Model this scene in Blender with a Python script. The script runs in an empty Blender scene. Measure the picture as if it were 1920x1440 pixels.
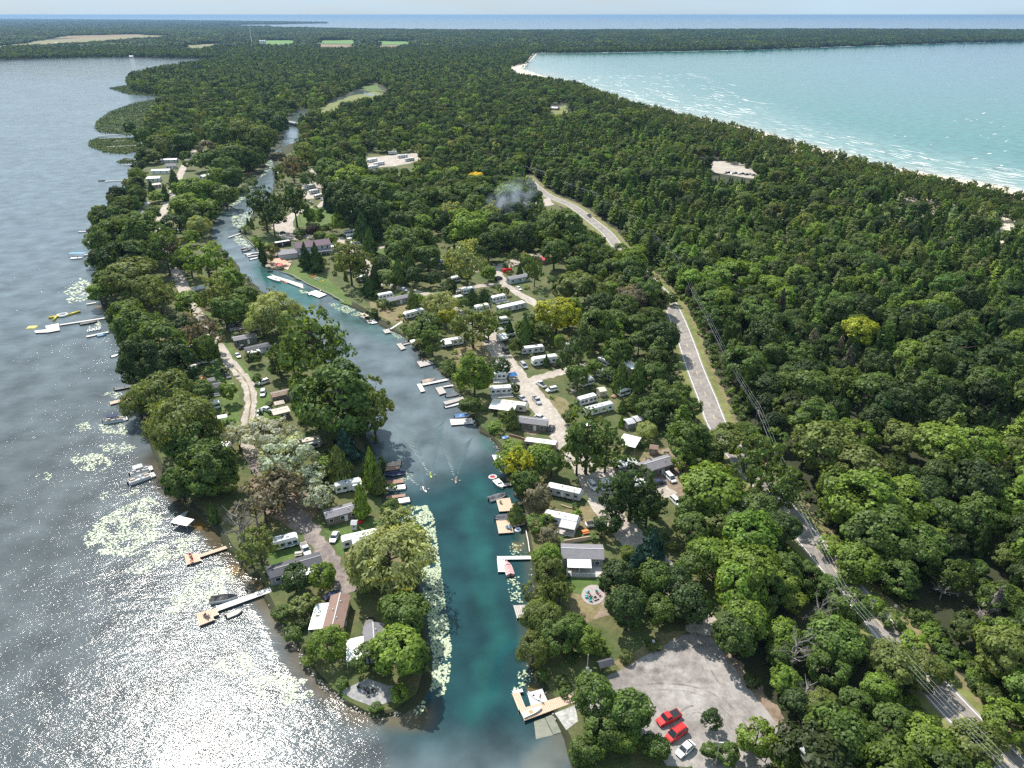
import bpy, math, random
import numpy as np
from mathutils import Vector, Matrix
from mathutils.geometry import tessellate_polygon
R = math.radians
random.seed(7)
RNG = np.random.default_rng(11)
C = bpy.context.scene.collection
S = bpy.context.scene

# ------------------------------------------------------------------ camera, sky, sun, exposure
CAM_H, FPX, YH = 130.0, 1331.0, 27.5
PITCH = math.atan((720.0 - YH) / FPX)
SP, CP = math.sin(PITCH), math.cos(PITCH)
cam = bpy.data.objects.new('camera', bpy.data.cameras.new('camera'))
C.objects.link(cam)
cam.location = (0, 0, CAM_H)
cam.rotation_euler = (math.pi / 2 - PITCH, 0, 0)
cam.data.sensor_width = 36.0
cam.data.lens = 36.0 * FPX / 1920.0
cam.data.clip_start = 1.0
cam.data.clip_end = 200000.0
S.camera = cam
SUN_EL, SUN_AZ = 50.0, 33.0            # azimuth counted from the view direction towards the left
sd = Vector((-math.sin(R(SUN_AZ)) * math.cos(R(SUN_EL)), math.cos(R(SUN_AZ)) * math.cos(R(SUN_EL)), math.sin(R(SUN_EL))))
sun = bpy.data.objects.new('sun', bpy.data.lights.new('sun', 'SUN'))
C.objects.link(sun)
sun.data.energy = 5.0
sun.data.angle = R(0.5)
sun.data.color = (1.0, 0.95, 0.88)
sun.rotation_euler = (-sd).to_track_quat('-Z', 'Y').to_euler()
W = bpy.data.worlds.new('World')
S.world = W
W.use_nodes = True
wn, wl = W.node_tree.nodes, W.node_tree.links
wn.clear()
wo = wn.new('ShaderNodeOutputWorld'); bg = wn.new('ShaderNodeBackground')
sky = wn.new('ShaderNodeTexSky'); sky.sky_type = 'NISHITA'; sky.sun_disc = False
sky.sun_elevation = R(SUN_EL); sky.sun_rotation = R(-SUN_AZ)
sky.altitude = 100; sky.air_density = 1.3; sky.dust_density = 2.0; sky.ozone_density = 1.5
tcw = wn.new('ShaderNodeTexCoord'); mpw = wn.new('ShaderNodeMapping'); mpw.inputs['Scale'].default_value = (1.6, 1.6, 14)
nzw = wn.new('ShaderNodeTexNoise'); nzw.inputs['Scale'].default_value = 2.2; nzw.inputs['Detail'].default_value = 7
rpw = wn.new('ShaderNodeValToRGB'); rpw.color_ramp.elements[0].position = 0.34; rpw.color_ramp.elements[1].position = 0.68
rpw.color_ramp.elements[0].color = (.70, .70, .70, 1); rpw.color_ramp.elements[1].color = (.96, .96, .96, 1)
mxw = wn.new('ShaderNodeMix'); mxw.data_type = 'RGBA'
mxw.inputs['B'].default_value = (4.1, 5.4, 6.5, 1)
wl.new(tcw.outputs['Generated'], mpw.inputs['Vector']); wl.new(mpw.outputs['Vector'], nzw.inputs['Vector'])
wl.new(nzw.outputs['Fac'], rpw.inputs['Fac']); wl.new(rpw.outputs['Color'], mxw.inputs['Factor'])
wl.new(sky.outputs['Color'], mxw.inputs['A']); wl.new(mxw.outputs['Result'], bg.inputs['Color'])
bg.inputs['Strength'].default_value = 0.10
wl.new(bg.outputs['Background'], wo.inputs['Surface'])
S.view_settings.view_transform = 'Standard'; S.view_settings.look = 'None'
S.view_settings.exposure = 0.5; S.view_settings.gamma = 1.0
S.view_settings.use_curve_mapping = False
S.cycles.max_bounces = 6; S.cycles.diffuse_bounces = 2; S.cycles.glossy_bounces = 2
S.cycles.transmission_bounces = 3; S.cycles.volume_bounces = 0; S.cycles.transparent_max_bounces = 16
S.cycles.use_denoising = False
S.cycles.sample_clamp_direct = 20.0; S.cycles.sample_clamp_indirect = 3.0
S.cycles.volume_step_rate = 1.0

# ------------------------------------------------------------------ helpers
LZ = 0.6                                # level of the land above the water
def G(px, py, z=0.0):
    """a point of the photograph laid on the level z"""
    u, v = (px - 960.0) / FPX, (py - 720.0) / FPX
    t = (CAM_H - z) / max(SP + v * CP, 0.0012)
    return Vector((u * t, t * (CP - v * SP), z))
def Gn(px, py, z=0.0):
    u, v = (np.asarray(px, float) - 960.0) / FPX, (np.asarray(py, float) - 720.0) / FPX
    t = (CAM_H - z) / np.maximum(SP + v * CP, 0.0012)
    return u * t, t * (CP - v * SP)
def P(x, y, z=0.0):
    d = y * CP + (CAM_H - z) * SP
    v = ((CAM_H - z) * CP - y * SP) / d
    return 960 + FPX * x / d, 720 + FPX * v, d
def inpoly(px, py, poly):
    px = np.asarray(px, float); py = np.asarray(py, float)
    r = np.zeros(px.shape, bool)
    n = len(poly)
    for i in range(n):
        x0, y0 = poly[i]; x1, y1 = poly[(i + 1) % n]
        if y0 == y1: continue
        c = ((y0 > py) != (y1 > py)) & (px < (x1 - x0) * (py - y0) / (y1 - y0) + x0)
        r ^= c
    return r
def dpoly(px, py, line):
    d = np.full(np.shape(px), 1e9)
    for (x0, y0), (x1, y1) in zip(line[:-1], line[1:]):
        dx, dy = x1 - x0, y1 - y0
        t = np.clip(((px - x0) * dx + (py - y0) * dy) / (dx * dx + dy * dy + 1e-9), 0, 1)
        d = np.minimum(d, np.hypot(px - x0 - t * dx, py - y0 - t * dy))
    return d
def sstep(a, b, x):
    t = np.clip((x - a) / (b - a), 0, 1); return t * t * (3 - 2 * t)

MATS = {}
def mat(name, col, rough=0.7, metal=0.0, var=0.12, scale=3.0, bump=0.0, spec=0.4, col2=None, detail=4, fine=0.0):
    if name in MATS: return MATS[name]
    m = bpy.data.materials.new(name); m.use_nodes = True
    n, l = m.node_tree.nodes, m.node_tree.links
    b = n['Principled BSDF']
    b.inputs['Roughness'].default_value = rough; b.inputs['Metallic'].default_value = metal
    b.inputs['Specular IOR Level'].default_value = spec
    tc = n.new('ShaderNodeTexCoord')
    nz = n.new('ShaderNodeTexNoise'); nz.inputs['Scale'].default_value = scale; nz.inputs['Detail'].default_value = detail
    nz.inputs['Roughness'].default_value = 0.65
    l.new(tc.outputs['Object'], nz.inputs['Vector'])
    rp = n.new('ShaderNodeValToRGB')
    c = Vector(col); c2 = Vector(col2) if col2 else c * (1 + var)
    c1 = c if col2 else c * (1 - var)
    rp.color_ramp.elements[0].color = (*c1, 1); rp.color_ramp.elements[1].color = (*c2, 1)
    rp.color_ramp.elements[0].position = 0.33; rp.color_ramp.elements[1].position = 0.67
    l.new(nz.outputs['Fac'], rp.inputs['Fac'])
    if fine:
        nf = n.new('ShaderNodeTexNoise'); nf.inputs['Scale'].default_value = fine; nf.inputs['Detail'].default_value = 6; nf.inputs['Roughness'].default_value = .75
        l.new(tc.outputs['Object'], nf.inputs['Vector'])
        mf = n.new('ShaderNodeMapRange'); mf.inputs['From Min'].default_value = .3; mf.inputs['From Max'].default_value = .7; mf.inputs['To Min'].default_value = .62; mf.inputs['To Max'].default_value = 1.3
        l.new(nf.outputs['Fac'], mf.inputs['Value']); vf = n.new('ShaderNodeVectorMath'); vf.operation = 'SCALE'
        l.new(rp.outputs['Color'], vf.inputs[0]); l.new(mf.outputs['Result'], vf.inputs['Scale']); l.new(vf.outputs[0], b.inputs['Base Color'])
    else: l.new(rp.outputs['Color'], b.inputs['Base Color'])
    if bump:
        bp = n.new('ShaderNodeBump'); bp.inputs['Strength'].default_value = 1.0; bp.inputs['Distance'].default_value = bump
        n2 = n.new('ShaderNodeTexNoise'); n2.inputs['Scale'].default_value = scale * 4; n2.inputs['Detail'].default_value = 3
        l.new(tc.outputs['Object'], n2.inputs['Vector'])
        l.new(n2.outputs['Fac'], bp.inputs['Height']); l.new(bp.outputs['Normal'], b.inputs['Normal'])
    MATS[name] = m
    return m

def tag(o, label=None, cat=None, group=None, kind=None):
    if label: o['label'] = label
    if cat: o['category'] = cat
    if group: o['group'] = group
    if kind: o['kind'] = kind
    return o
def link(name, me, parent=None, m=None):
    o = bpy.data.objects.new(name, me); C.objects.link(o)
    if m is not None:
        for k in (m if isinstance(m, (list, tuple)) else [m]): me.materials.append(k)
    if parent is not None: o.parent = parent
    return o
def empty(name, loc, rz=0.0):
    o = bpy.data.objects.new(name, None); C.objects.link(o)
    o.location = loc; o.rotation_euler = (0, 0, rz); o.empty_display_size = 0.5
    return o
def mesh_np(name, verts, faces_flat, k, mi=None, smooth=False):
    """verts (n,3); faces_flat (m*k,) of k-gons"""
    me = bpy.data.meshes.new(name)
    n = len(verts); f = len(faces_flat) // k
    me.vertices.add(n); me.vertices.foreach_set('co', np.asarray(verts, np.float32).ravel())
    me.loops.add(f * k); me.loops.foreach_set('vertex_index', np.asarray(faces_flat, np.int32).ravel())
    me.polygons.add(f)
    me.polygons.foreach_set('loop_start', np.arange(0, f * k, k, dtype=np.int32))
    try: me.polygons.foreach_set('loop_total', np.full(f, k, np.int32))
    except Exception: pass
    if smooth: me.polygons.foreach_set('use_smooth', np.ones(f, bool))
    me.update(calc_edges=True); me.validate()
    return me

class MB:
    def __init__(s): s.v = []; s.f = []
    def add(s, vs, fs):
        k = len(s.v); s.v += [tuple(p) for p in vs]; s.f += [tuple(i + k for i in f) for f in fs]; return s
    def box(s, cx, cy, cz, sx, sy, sz, rz=0.0, rx=0.0, ry=0.0):
        """centre in x, y; cz is the BOTTOM"""
        M = Matrix.Translation((cx, cy, cz + sz / 2)) @ Matrix.Rotation(rz, 4, 'Z') @ Matrix.Rotation(ry, 4, 'Y') @ Matrix.Rotation(rx, 4, 'X')
        vs = [M @ Vector((a * sx / 2, b * sy / 2, c * sz / 2)) for a in (-1, 1) for b in (-1, 1) for c in (-1, 1)]
        return s.add(vs, [(0, 1, 3, 2), (4, 6, 7, 5), (0, 4, 5, 1), (2, 3, 7, 6), (0, 2, 6, 4), (1, 5, 7, 3)])
    def bev(s, cx, cy, cz, sx, sy, sz, b=0.1, bt=None):
        """box with chamfered plan corners and top"""
        bt = b if bt is None else bt
        def ring(x, y, bb, z):
            x /= 2; y /= 2
            return [(cx - x + bb, cy - y, z), (cx + x - bb, cy - y, z), (cx + x, cy - y + bb, z), (cx + x, cy + y - bb, z),
                    (cx + x - bb, cy + y, z), (cx - x + bb, cy + y, z), (cx - x, cy + y - bb, z), (cx - x, cy - y + bb, z)]
        r = ring(sx, sy, b, cz) + ring(sx, sy, b, cz + sz - bt) + ring(sx - 2 * bt, sy - 2 * bt, b, cz + sz)
        fs = [tuple(range(7, -1, -1)), tuple(range(16, 24))]
        for q in (0, 8):
            fs += [(q + i, q + (i + 1) % 8, q + 8 + (i + 1) % 8, q + 8 + i) for i in range(8)]
        return s.add(r, fs)
    def cyl(s, p0, p1, r0, r1=None, n=8, cap=True):
        r1 = r0 if r1 is None else r1
        p0 = Vector(p0); p1 = Vector(p1); d = (p1 - p0).normalized()
        a = d.orthogonal().normalized(); b = d.cross(a)
        vs = [p + (a * math.cos(2 * math.pi * i / n) + b * math.sin(2 * math.pi * i / n)) * r for p, r in ((p0, r0), (p1, r1)) for i in range(n)]
        fs = [(i, (i + 1) % n, n + (i + 1) % n, n + i) for i in range(n)]
        if cap: fs += [tuple(range(n - 1, -1, -1)), tuple(range(n, 2 * n))]
        return s.add(vs, fs)
    def tube(s, pts, r, n=6, r1=None):
        pts = [Vector(p) for p in pts]; L = len(pts); k = len(s.v)
        for i, p in enumerate(pts):
            d = (pts[min(i + 1, L - 1)] - pts[max(i - 1, 0)]).normalized()
            a = d.cross(Vector((0, 0, 1)));
            a = a.normalized() if a.length > 1e-3 else Vector((1, 0, 0))
            b = d.cross(a); rr = r if r1 is None else r + (r1 - r) * i / (L - 1)
            s.v += [tuple(p + (a * math.cos(2 * math.pi * j / n) + b * math.sin(2 * math.pi * j / n)) * rr) for j in range(n)]
        for i in range(L - 1):
            s.f += [(k + i * n + j, k + i * n + (j + 1) % n, k + (i + 1) * n + (j + 1) % n, k + (i + 1) * n + j) for j in range(n)]
        s.f += [tuple(k + j for j in range(n - 1, -1, -1)), tuple(k + (L - 1) * n + j for j in range(n))]
        return s
    def loft(s, rings, cap=True):
        n = len(rings[0]); k = len(s.v)
        for r in rings: s.v += [tuple(p) for p in r]
        for i in range(len(rings) - 1):
            s.f += [(k + i * n + j, k + i * n + (j + 1) % n, k + (i + 1) * n + (j + 1) % n, k + (i + 1) * n + j) for j in range(n)]
        if cap: s.f += [tuple(k + j for j in range(n - 1, -1, -1)), tuple(k + (len(rings) - 1) * n + j for j in range(n))]
        return s
    def prism(s, poly, z0, z1):
        n = len(poly)
        return s.loft([[(x, y, z0) for x, y in poly], [(x, y, z1) for x, y in poly]])
    def build(s, name, m, parent=None, smooth=False):
        me = bpy.data.meshes.new(name); me.from_pydata(s.v, [], s.f)
        me.materials.append(m)
        if smooth:
            for p in me.polygons: p.use_smooth = True
        me.update()
        o = bpy.data.objects.new(name, me); C.objects.link(o)
        if parent is not None: o.parent = parent
        return o

def seg(p0, p1, z):
    a, b = G(*p0, z), G(*p1, z); d = b - a
    return (a + b) / 2, math.atan2(d.y, d.x), d.length
def copytree(o, parent=None):
    c = o.copy(); C.objects.link(c); c.parent = parent
    for ch in o.children: copytree(ch, c)
    return c
USED = []                               # (x, y, r) footprints the scattered trees keep clear of
def keep(x, y, r): USED.append((x, y, r))
LAND = []                               # landmarks: (px, py, phrase)
def lm(px, py, ph): LAND.append((px, py, ph))

# ------------------------------------------------------------------ outlines (points of the photograph, laid on the water level)
EBANK = [(1110, 1700), (1095, 1500), (1072, 1425), (1062, 1385), (1046, 1352), (1034, 1322), (1022, 1292), (1003, 1268), (992, 1240), (992, 1205),
         (990, 1170), (1000, 1145), (1004, 1110), (1002, 1062), (992, 1034), (987, 1010), (985, 985), (988, 945), (970, 925), (963, 908), (951, 885), (942, 866), (938, 848),
         (930, 830), (918, 820), (902, 812), (893, 796), (882, 780), (871, 762), (862, 742), (851, 726), (842, 712), (829, 702), (819, 686), (803, 678), (790, 671), (787, 659),
         (778, 649), (765, 637), (752, 628), (736, 620), (714, 611), (704, 598), (690, 590), (675, 584), (645, 565), (622, 552), (597, 541), (575, 531), (548, 515), (522, 507),
         (502, 504), (492, 496), (490, 485), (484, 471), (470, 454), (454, 441), (460, 426), (470, 410), (478, 396), (500, 376), (514, 352), (516, 330), (513, 308),
         (520, 290), (538, 273), (562, 264), (567, 255), (560, 243), (557, 233)]
WBANK = [(533, 236), (531, 250), (526, 272), (510, 290), (500, 302), (494, 322), (478, 338), (457, 355), (443, 368), (425, 386), (408, 400), (399, 418), (397, 447), (409, 462),
         (425, 476), (440, 491), (452, 516), (485, 545), (517, 558), (545, 585), (575, 620), (600, 655), (612, 690), (640, 730), (672, 790), (695, 835), (702, 865),
         (712, 895), (720, 930), (734, 965), (746, 995), (766, 1040), (782, 1090), (790, 1140), (795, 1190), (806, 1240), (806, 1280), (790, 1312), (758, 1334), (712, 1344)]
WSHORE = [(705, 1344), (655, 1322), (612, 1288), (583, 1256), (562, 1212), (536, 1180), (512, 1150), (498, 1122), (505, 1100), (496, 1082), (470, 1078), (452, 1055), (440, 1040), (425, 1028), (417, 1006),
          (398, 985), (370, 965), (352, 950), (336, 930), (316, 905), (300, 876), (288, 845), (276, 800), (268, 770), (258, 745), (250, 722), (243, 692), (236, 660), (226, 640),
          (208, 612), (198, 590), (194, 565), (186, 540), (184, 505), (180, 470), (176, 440), (186, 418), (202, 403), (214, 392), (228, 377), (240, 362), (246, 348), (255, 335), (264, 318),
          (262, 300), (264, 285), (270, 265), (274, 248), (280, 232), (292, 215), (302, 197), (308, 184), (290, 178), (262, 174), (246, 168), (240, 156), (246, 148), (290, 135), (345, 125), (400, 118), (436, 111),
          (400, 109.5), (330, 109), (250, 107), (200, 107), (100, 109), (0, 112), (-300, 118), (-1200, 135)]
COAST = [(-1500, 36.5), (0, 36), (300, 38), (480, 40.5), (594, 42.3), (597, 43.4), (540, 44.6), (470, 45.6), (395, 46.6), (385, 48), (430, 50), (520, 52), (600, 54.5), (680, 56.5), (850, 58), (1000, 59),
         (1150, 58), (1280, 57.5), (1500, 56.5), (1700, 57), (1920, 58), (2300, 58), (3200, 58)]
BAY = [(3200, 66), (2300, 72), (1920, 77), (1780, 80), (1640, 84.5), (1500, 89.5), (1400, 93), (1280, 95.5), (1100, 98.5), (1003, 98.5), (998, 101), (995, 110), (985, 119), (974, 128), (990, 135), (1010, 141), (1040, 150), (1083, 161),
       (1140, 180), (1207, 200), (1280, 218), (1380, 236), (1433, 250), (1500, 270), (1563, 285), (1657, 313), (1770, 332), (1873, 350), (1960, 372), (2120, 415), (2500, 500), (3300, 640), (3600, 1700)]

# ------------------------------------------------------------------ land
def dens(px_line, near_step=2.5):
    pts = [G(*p)[:2] for p in px_line]
    out = []
    for a, b in zip(pts[:-1], pts[1:]):
        a = np.array(a); b = np.array(b); L = np.hypot(*(b - a))
        st = max(near_step, 0.012 * np.hypot(*a))
        n = max(1, int(L / st)); n = min(n, 60)
        t0 = np.arange(n) / n
        nrm = np.array([-(b - a)[1], (b - a)[0]]) / (L + 1e-9)
        for t in t0:
            j = 0 if t == 0 else RNG.normal(0, 0.12 * min(st, L * .2))
            out.append(a + (b - a) * t + nrm * j)
    out.append(np.array(pts[-1]))
    return out
def outline_mesh(name, px_line, z, m, skirt=0.0, step=2.5, kind='structure', label=None, parent=None, closed_px=True):
    pts = np.array(dens(px_line + [px_line[0]], step)[:-1])
    A = 0.5 * np.sum(pts[:, 0] * np.roll(pts[:, 1], -1) - np.roll(pts[:, 0], -1) * pts[:, 1])
    if A < 0: pts = pts[::-1]
    tris = tessellate_polygon([[Vector((p[0], p[1], 0)) for p in pts]])
    v = [(p[0], p[1], z) for p in pts]; f = [tuple(t) for t in tris]
    n = len(pts)
    if skirt:
        d = np.roll(pts, -1, 0) - np.roll(pts, 1, 0); d /= np.maximum(np.hypot(d[:, 0], d[:, 1]), 1e-6)[:, None]
        nr = np.stack([d[:, 1], -d[:, 0]], 1)
        out = pts + nr * skirt
        v += [(p[0], p[1], -0.8) for p in out]
        f += [(i, n + i, n + (i + 1) % n, (i + 1) % n) for i in range(n)]
    me = bpy.data.meshes.new(name); me.from_pydata(v, [], f); me.materials.append(m); me.update()
    # face up
    up = [p for p in me.polygons[:3]]
    if up and up[0].normal.z < 0: me.flip_normals()
    o = bpy.data.objects.new(name, me); C.objects.link(o)
    if parent is not None: o.parent = parent
    if kind: o['kind'] = kind
    if label: o['label'] = label
    return o

M_forest = mat('forest_floor', (.020, .026, .010), .95, 0, scale=.05, col2=(.050, .052, .022), bump=.3)
M_grass = mat('grass', (.050, .085, .020), .95, 0, scale=.09, col2=(.13, .12, .050), bump=.10, detail=8, fine=0.9)
M_lawn = mat('lawn', (.060, .115, .022), .95, 0, scale=.12, col2=(.110, .150, .038), bump=.06, detail=8, fine=0.7)
M_dry = mat('dry_grass', (.12, .115, .045), .95, 0, scale=.15, col2=(.24, .19, .10), bump=.06, detail=8, fine=1.0)
M_gravel = mat('gravel', (.34, .29, .24), .95, 0, scale=.12, col2=(.46, .41, .36), bump=.04, detail=10, fine=0.8)
M_gravel2 = mat('parking_gravel', (.20, .175, .16), .95, 0, scale=.07, col2=(.36, .335, .31), bump=.05, detail=12, fine=0.55)
M_asphalt = mat('asphalt', (.215, .19, .17), .9, 0, scale=.10, col2=(.30, .27, .245), bump=.01, detail=10, fine=0.5)
M_paint = mat('road_paint', (.75, .74, .70), .7, 0, var=.1, scale=2)
M_sand = mat('sand', (.50, .42, .33), .95, 0, scale=.02, col2=(.64, .56, .46), detail=8)
M_dirt = mat('dirt', (.17, .12, .08), .95, 0, scale=.3, col2=(.30, .23, .17), bump=.05, detail=8, fine=1.0)
M_conc = mat('concrete', (.33, .33, .30), .85, 0, scale=.4, col2=(.48, .47, .44), detail=8, fine=0.8)
M_meadow = mat('meadow', (.12, .15, .035), .95, 0, scale=.02, col2=(.20, .20, .07), detail=8, fine=0.3)
M_field1 = mat('field_green', (.10, .20, .04), .95, 0, scale=.004, var=.15)
M_field2 = mat('field_brown', (.19, .14, .08), .95, 0, scale=.004, var=.15)
M_field3 = mat('field_olive', (.12, .15, .06), .95, 0, scale=.003, col2=(.24, .18, .09))

ring = EBANK + WBANK + WSHORE + COAST + BAY
land = outline_mesh('ground', ring, LZ, M_forest, skirt=1.2)

def spline(pts, n=8):
    out = []
    P_ = [pts[0]] + list(pts) + [pts[-1]]
    for i in range(1, len(P_) - 2):
        p0, p1, p2, p3 = [np.array(q, float) for q in P_[i - 1:i + 3]]
        for k in range(n):
            t = k / n
            out.append(.5 * ((2 * p1) + (-p0 + p2) * t + (2 * p0 - 5 * p1 + 4 * p2 - p3) * t * t + (-p0 + 3 * p1 - 3 * p2 + p3) * t ** 3))
    out.append(np.array(pts[-1], float)); return np.array(out)
SZ = [0]
def strip(name, pxs, w, z, m, off=0.0, kind='structure', n=8, label=None, jit=0.0, parent=None):
    if name in ('gravel_road', 'dirt_track'): SZ[0] += 1; z += .0007 * SZ[0]
    pts = spline([G(x, y, LZ)[:2] for x, y in pxs], n)
    d = np.gradient(pts, axis=0); d /= np.hypot(d[:, 0], d[:, 1])[:, None]
    nr = np.stack([-d[:, 1], d[:, 0]], 1)
    ww = w / 2 + (RNG.normal(0, jit, (len(pts), 2)) if jit else np.zeros((len(pts), 2)))
    a = pts + nr * (off + ww[:, :1]); b = pts + nr * (off - ww[:, 1:])
    v = [(p[0], p[1], z) for p in a] + [(p[0], p[1], z) for p in b]
    k = len(pts)
    f = [(i, k + i, k + i + 1, i + 1) for i in range(k - 1)]
    me = bpy.data.meshes.new(name); me.from_pydata(v, [], f); me.materials.append(m); me.update()
    if me.polygons[0].normal.z < 0: me.flip_normals()
    o = bpy.data.objects.new(name, me); C.objects.link(o)
    if parent is not None: o.parent = parent
    if kind: o['kind'] = kind
    if label: o['label'] = label
    return o
PZ = [0]
def patch(name, poly, m, dz, kind='structure', step=1.5, label=None):
    PZ[0] += 1; dz += .0004 * PZ[0]
    return outline_mesh(name, poly, LZ + dz, m, 0, step, kind, label)

# grassy ground of the two camp shores
patch('grass_ground', [(700, 1338), (640, 1310), (590, 1255), (560, 1205), (530, 1170), (510, 1125), (480, 1070), (440, 1030), (410, 985), (340, 925), (300, 860), (275, 770), (250, 690), (215, 600), (202, 560), (195, 500),
      (190, 430), (235, 380), (262, 330), (272, 270), (300, 215), (330, 200), (420, 215), (480, 225), (520, 250), (505, 285), (480, 325), (430, 375), (397, 405), (390, 450), (430, 495), (500, 565), (560, 610), (600, 680), (650, 770), (690, 860), (712, 930), (735, 990), (755, 1050), (775, 1110), (786, 1180), (796, 1250), (780, 1305), (745, 1330)], M_grass, .02)
patch('grass_ground', [(1120, 1600), (1090, 1440), (1070, 1385), (1040, 1310), (1010, 1260), (1000, 1200), (1010, 1110), (1000, 1040), (992, 980), (975, 915), (945, 840), (900, 800), (872, 745), (835, 700), (790, 660), (740, 615), (670, 572), (600, 535),
      (545, 508), (498, 492), (480, 455), (470, 430), (482, 400), (520, 360), (522, 300), (570, 270), (640, 265), (800, 270), (840, 300), (850, 340), (1000, 350), (1060, 395), (1130, 445), (1150, 500), (1210, 560), (1245, 620), (1275, 700), (1320, 810), (1380, 900), (1440, 990), (1400, 1080), (1340, 1180), (1480, 1390), (1560, 1600)], M_grass, .02)
# brighter lawns and dry patches
for pl in ([(365, 585), (400, 590), (425, 640), (470, 700), (505, 740), (505, 800), (478, 800), (478, 730), (440, 690), (400, 650)],
           [(380, 650), (412, 680), (440, 720), (452, 760), (448, 800), (415, 800), (400, 740), (385, 700)],
           [(547, 400), (600, 388), (640, 390), (652, 400), (640, 425), (590, 432), (553, 425)],
           [(447, 440), (500, 450), (530, 462), (505, 478), (480, 458), (458, 442)],
           [(525, 508), (560, 500), (610, 520), (640, 545), (660, 575), (640, 570), (600, 545), (550, 520)],
           [(690, 480), (720, 466), (750, 470), (745, 500), (705, 500)],
           [(1060, 1062), (1135, 1068), (1135, 1100), (1090, 1120), (1065, 1105)],
           [(640, 990), (680, 970), (720, 985), (700, 1010), (640, 1045), (610, 1000)],
           [(500, 1040), (560, 1015), (575, 1030), (560, 1048), (510, 1066)]):
    patch('lawn', pl, M_lawn, .028)
for pl in ([(690, 565), (740, 560), (790, 570), (760, 590), (780, 625), (740, 610), (700, 590)], [(850, 650), (900, 640), (945, 668), (900, 700), (850, 690)],
           [(1020, 740), (1060, 750), (1085, 780), (1070, 800), (1035, 770)], [(975, 930), (1010, 930), (1050, 960), (1110, 950), (1120, 990), (1000, 1010)],
           [(1150, 1245), (1200, 1220), (1240, 1190), (1290, 1185), (1240, 1215), (1170, 1265)],
           [(1180, 850), (1230, 850), (1200, 870)], [(690, 1000), (740, 1000), (760, 1060), (720, 1050)], [(1065, 1112), (1130, 1140), (1110, 1170), (1070, 1150)]):
    patch('dry_grass', pl, M_dry, .030)
for pl in ([(470, 900), (560, 890), (600, 960), (560, 1000), (480, 960)], [(1060, 1120), (1140, 1105), (1150, 1150), (1100, 1170)], [(960, 800), (1010, 790), (1040, 800), (1000, 820)],
           [(480, 465), (545, 470), (548, 492), (510, 505), (498, 488)], [(1195, 860), (1260, 840), (1300, 890), (1290, 940), (1240, 930)]):
    patch('bare_earth', pl, M_dirt, .022)

# roads and tracks
HWY = [(985, 330), (1005, 350), (1030, 368), (1070, 385), (1106, 411), (1138, 437), (1158, 462), (1190, 496), (1225, 532), (1250, 560), (1266, 590), (1284, 635), (1303, 690), (1325, 745), (1348, 802), (1395, 870), (1450, 930), (1500, 990), (1550, 1050), (1610, 1122), (1680, 1205), (1752, 1288), (1822, 1362), (1910, 1450), (2040, 1580)]
strip('road_verge', HWY, 16, LZ + .03, M_dry, jit=.5, n=10)
strip('road_verge', HWY, 12.5, LZ + .034, M_meadow, jit=.5, n=10)
hw = strip('road', HWY, 8.0, LZ + .06, M_asphalt, n=12)
for off in (-3.35, 3.35):
    strip('edge_line', HWY, .22, LZ + .075, M_paint, off=off, n=12)
# broken centre line
cp = spline([G(x, y, LZ)[:2] for x, y in HWY], 60)
s_ = np.concatenate([[0], np.cumsum(np.hypot(*np.diff(cp, axis=0).T))])
dash = MB()
for a in np.arange(0, s_[-1] - 4, 9.0):
    q = [np.array([np.interp(a + t, s_, cp[:, 0]), np.interp(a + t, s_, cp[:, 1])]) for t in (0, 3.2)]
    d = (q[1] - q[0]) / np.hypot(*(q[1] - q[0])); nn = np.array([-d[1], d[0]]) * .09
    dash.add([(*(q[0] + nn), LZ + .075), (*(q[0] - nn), LZ + .075), (*(q[1] - nn), LZ + .075), (*(q[1] + nn), LZ + .075)], [(0, 1, 2, 3)])
tag(dash.build('centre_line', mat('line_yellow', (.60, .52, .22), .7)), kind='structure')
CAMPR = [(905, 610), (930, 652), (960, 692), (1000, 742), (1036, 790), (1062, 830), (1092, 872), (1118, 915), (1142, 960), (1185, 1010), (1235, 1060), (1290, 1120)]
strip('gravel_road', CAMPR, 8.2, LZ + .05, M_gravel, jit=.3)
PENR = [(382, 262), (362, 285), (345, 312), (335, 335), (322, 365), (306, 400), (300, 430), (318, 480), (336, 522), (352, 560), (382, 602), (410, 648), (440, 690), (462, 716), (470, 745), (468, 775), (462, 810), (470, 850), (500, 900), (540, 950), (580, 996), (612, 1040), (640, 1086), (655, 1112)]
strip('dirt_track', PENR[:10], 6.0, LZ + .05, M_gravel, jit=.2)
t1 = strip('dirt_track', PENR[9:19], 4.4, LZ + .05, M_gravel, jit=.3)
strip('dirt_track', PENR[17:], 5.0, LZ + .052, mat('earth_track', (.15, .125, .115), .95, 0, scale=.3, col2=(.30, .25, .22), bump=.04, detail=8, fine=1.0), jit=.5)
strip('track_grass', PENR[12:17], .5, LZ + .065, M_dry, jit=.1, kind='stuff', label='strip of dry grass between the wheel ruts')
RL = [[(1000, 742), (1000, 715), (1035, 702), (1080, 690), (1130, 680)], [(672, 482), (700, 468), (732, 462), (790, 470)], [(700, 528), (740, 536), (800, 552), (850, 545), (900, 536), (945, 536), (975, 552), (1010, 575), (1040, 610)],
      [(700, 528), (690, 500), (672, 482)], [(945, 536), (935, 515), (925, 508)], [(600, 388), (570, 392), (545, 408), (540, 425), (560, 440), (600, 447), (640, 450), (672, 482)], [(600, 388), (620, 372), (640, 372), (655, 385)],
      [(598, 345), (586, 330), (590, 318), (606, 305), (606, 280), (600, 262)], [(598, 345), (620, 372)], [(770, 302), (740, 300), (700, 315), (690, 330)], [(905, 610), (880, 600), (850, 575), (850, 548)], [(1110, 900), (1170, 880), (1215, 900), (1260, 930)],
      [(1290, 1120), (1320, 1160), (1300, 1190)]]
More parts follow.
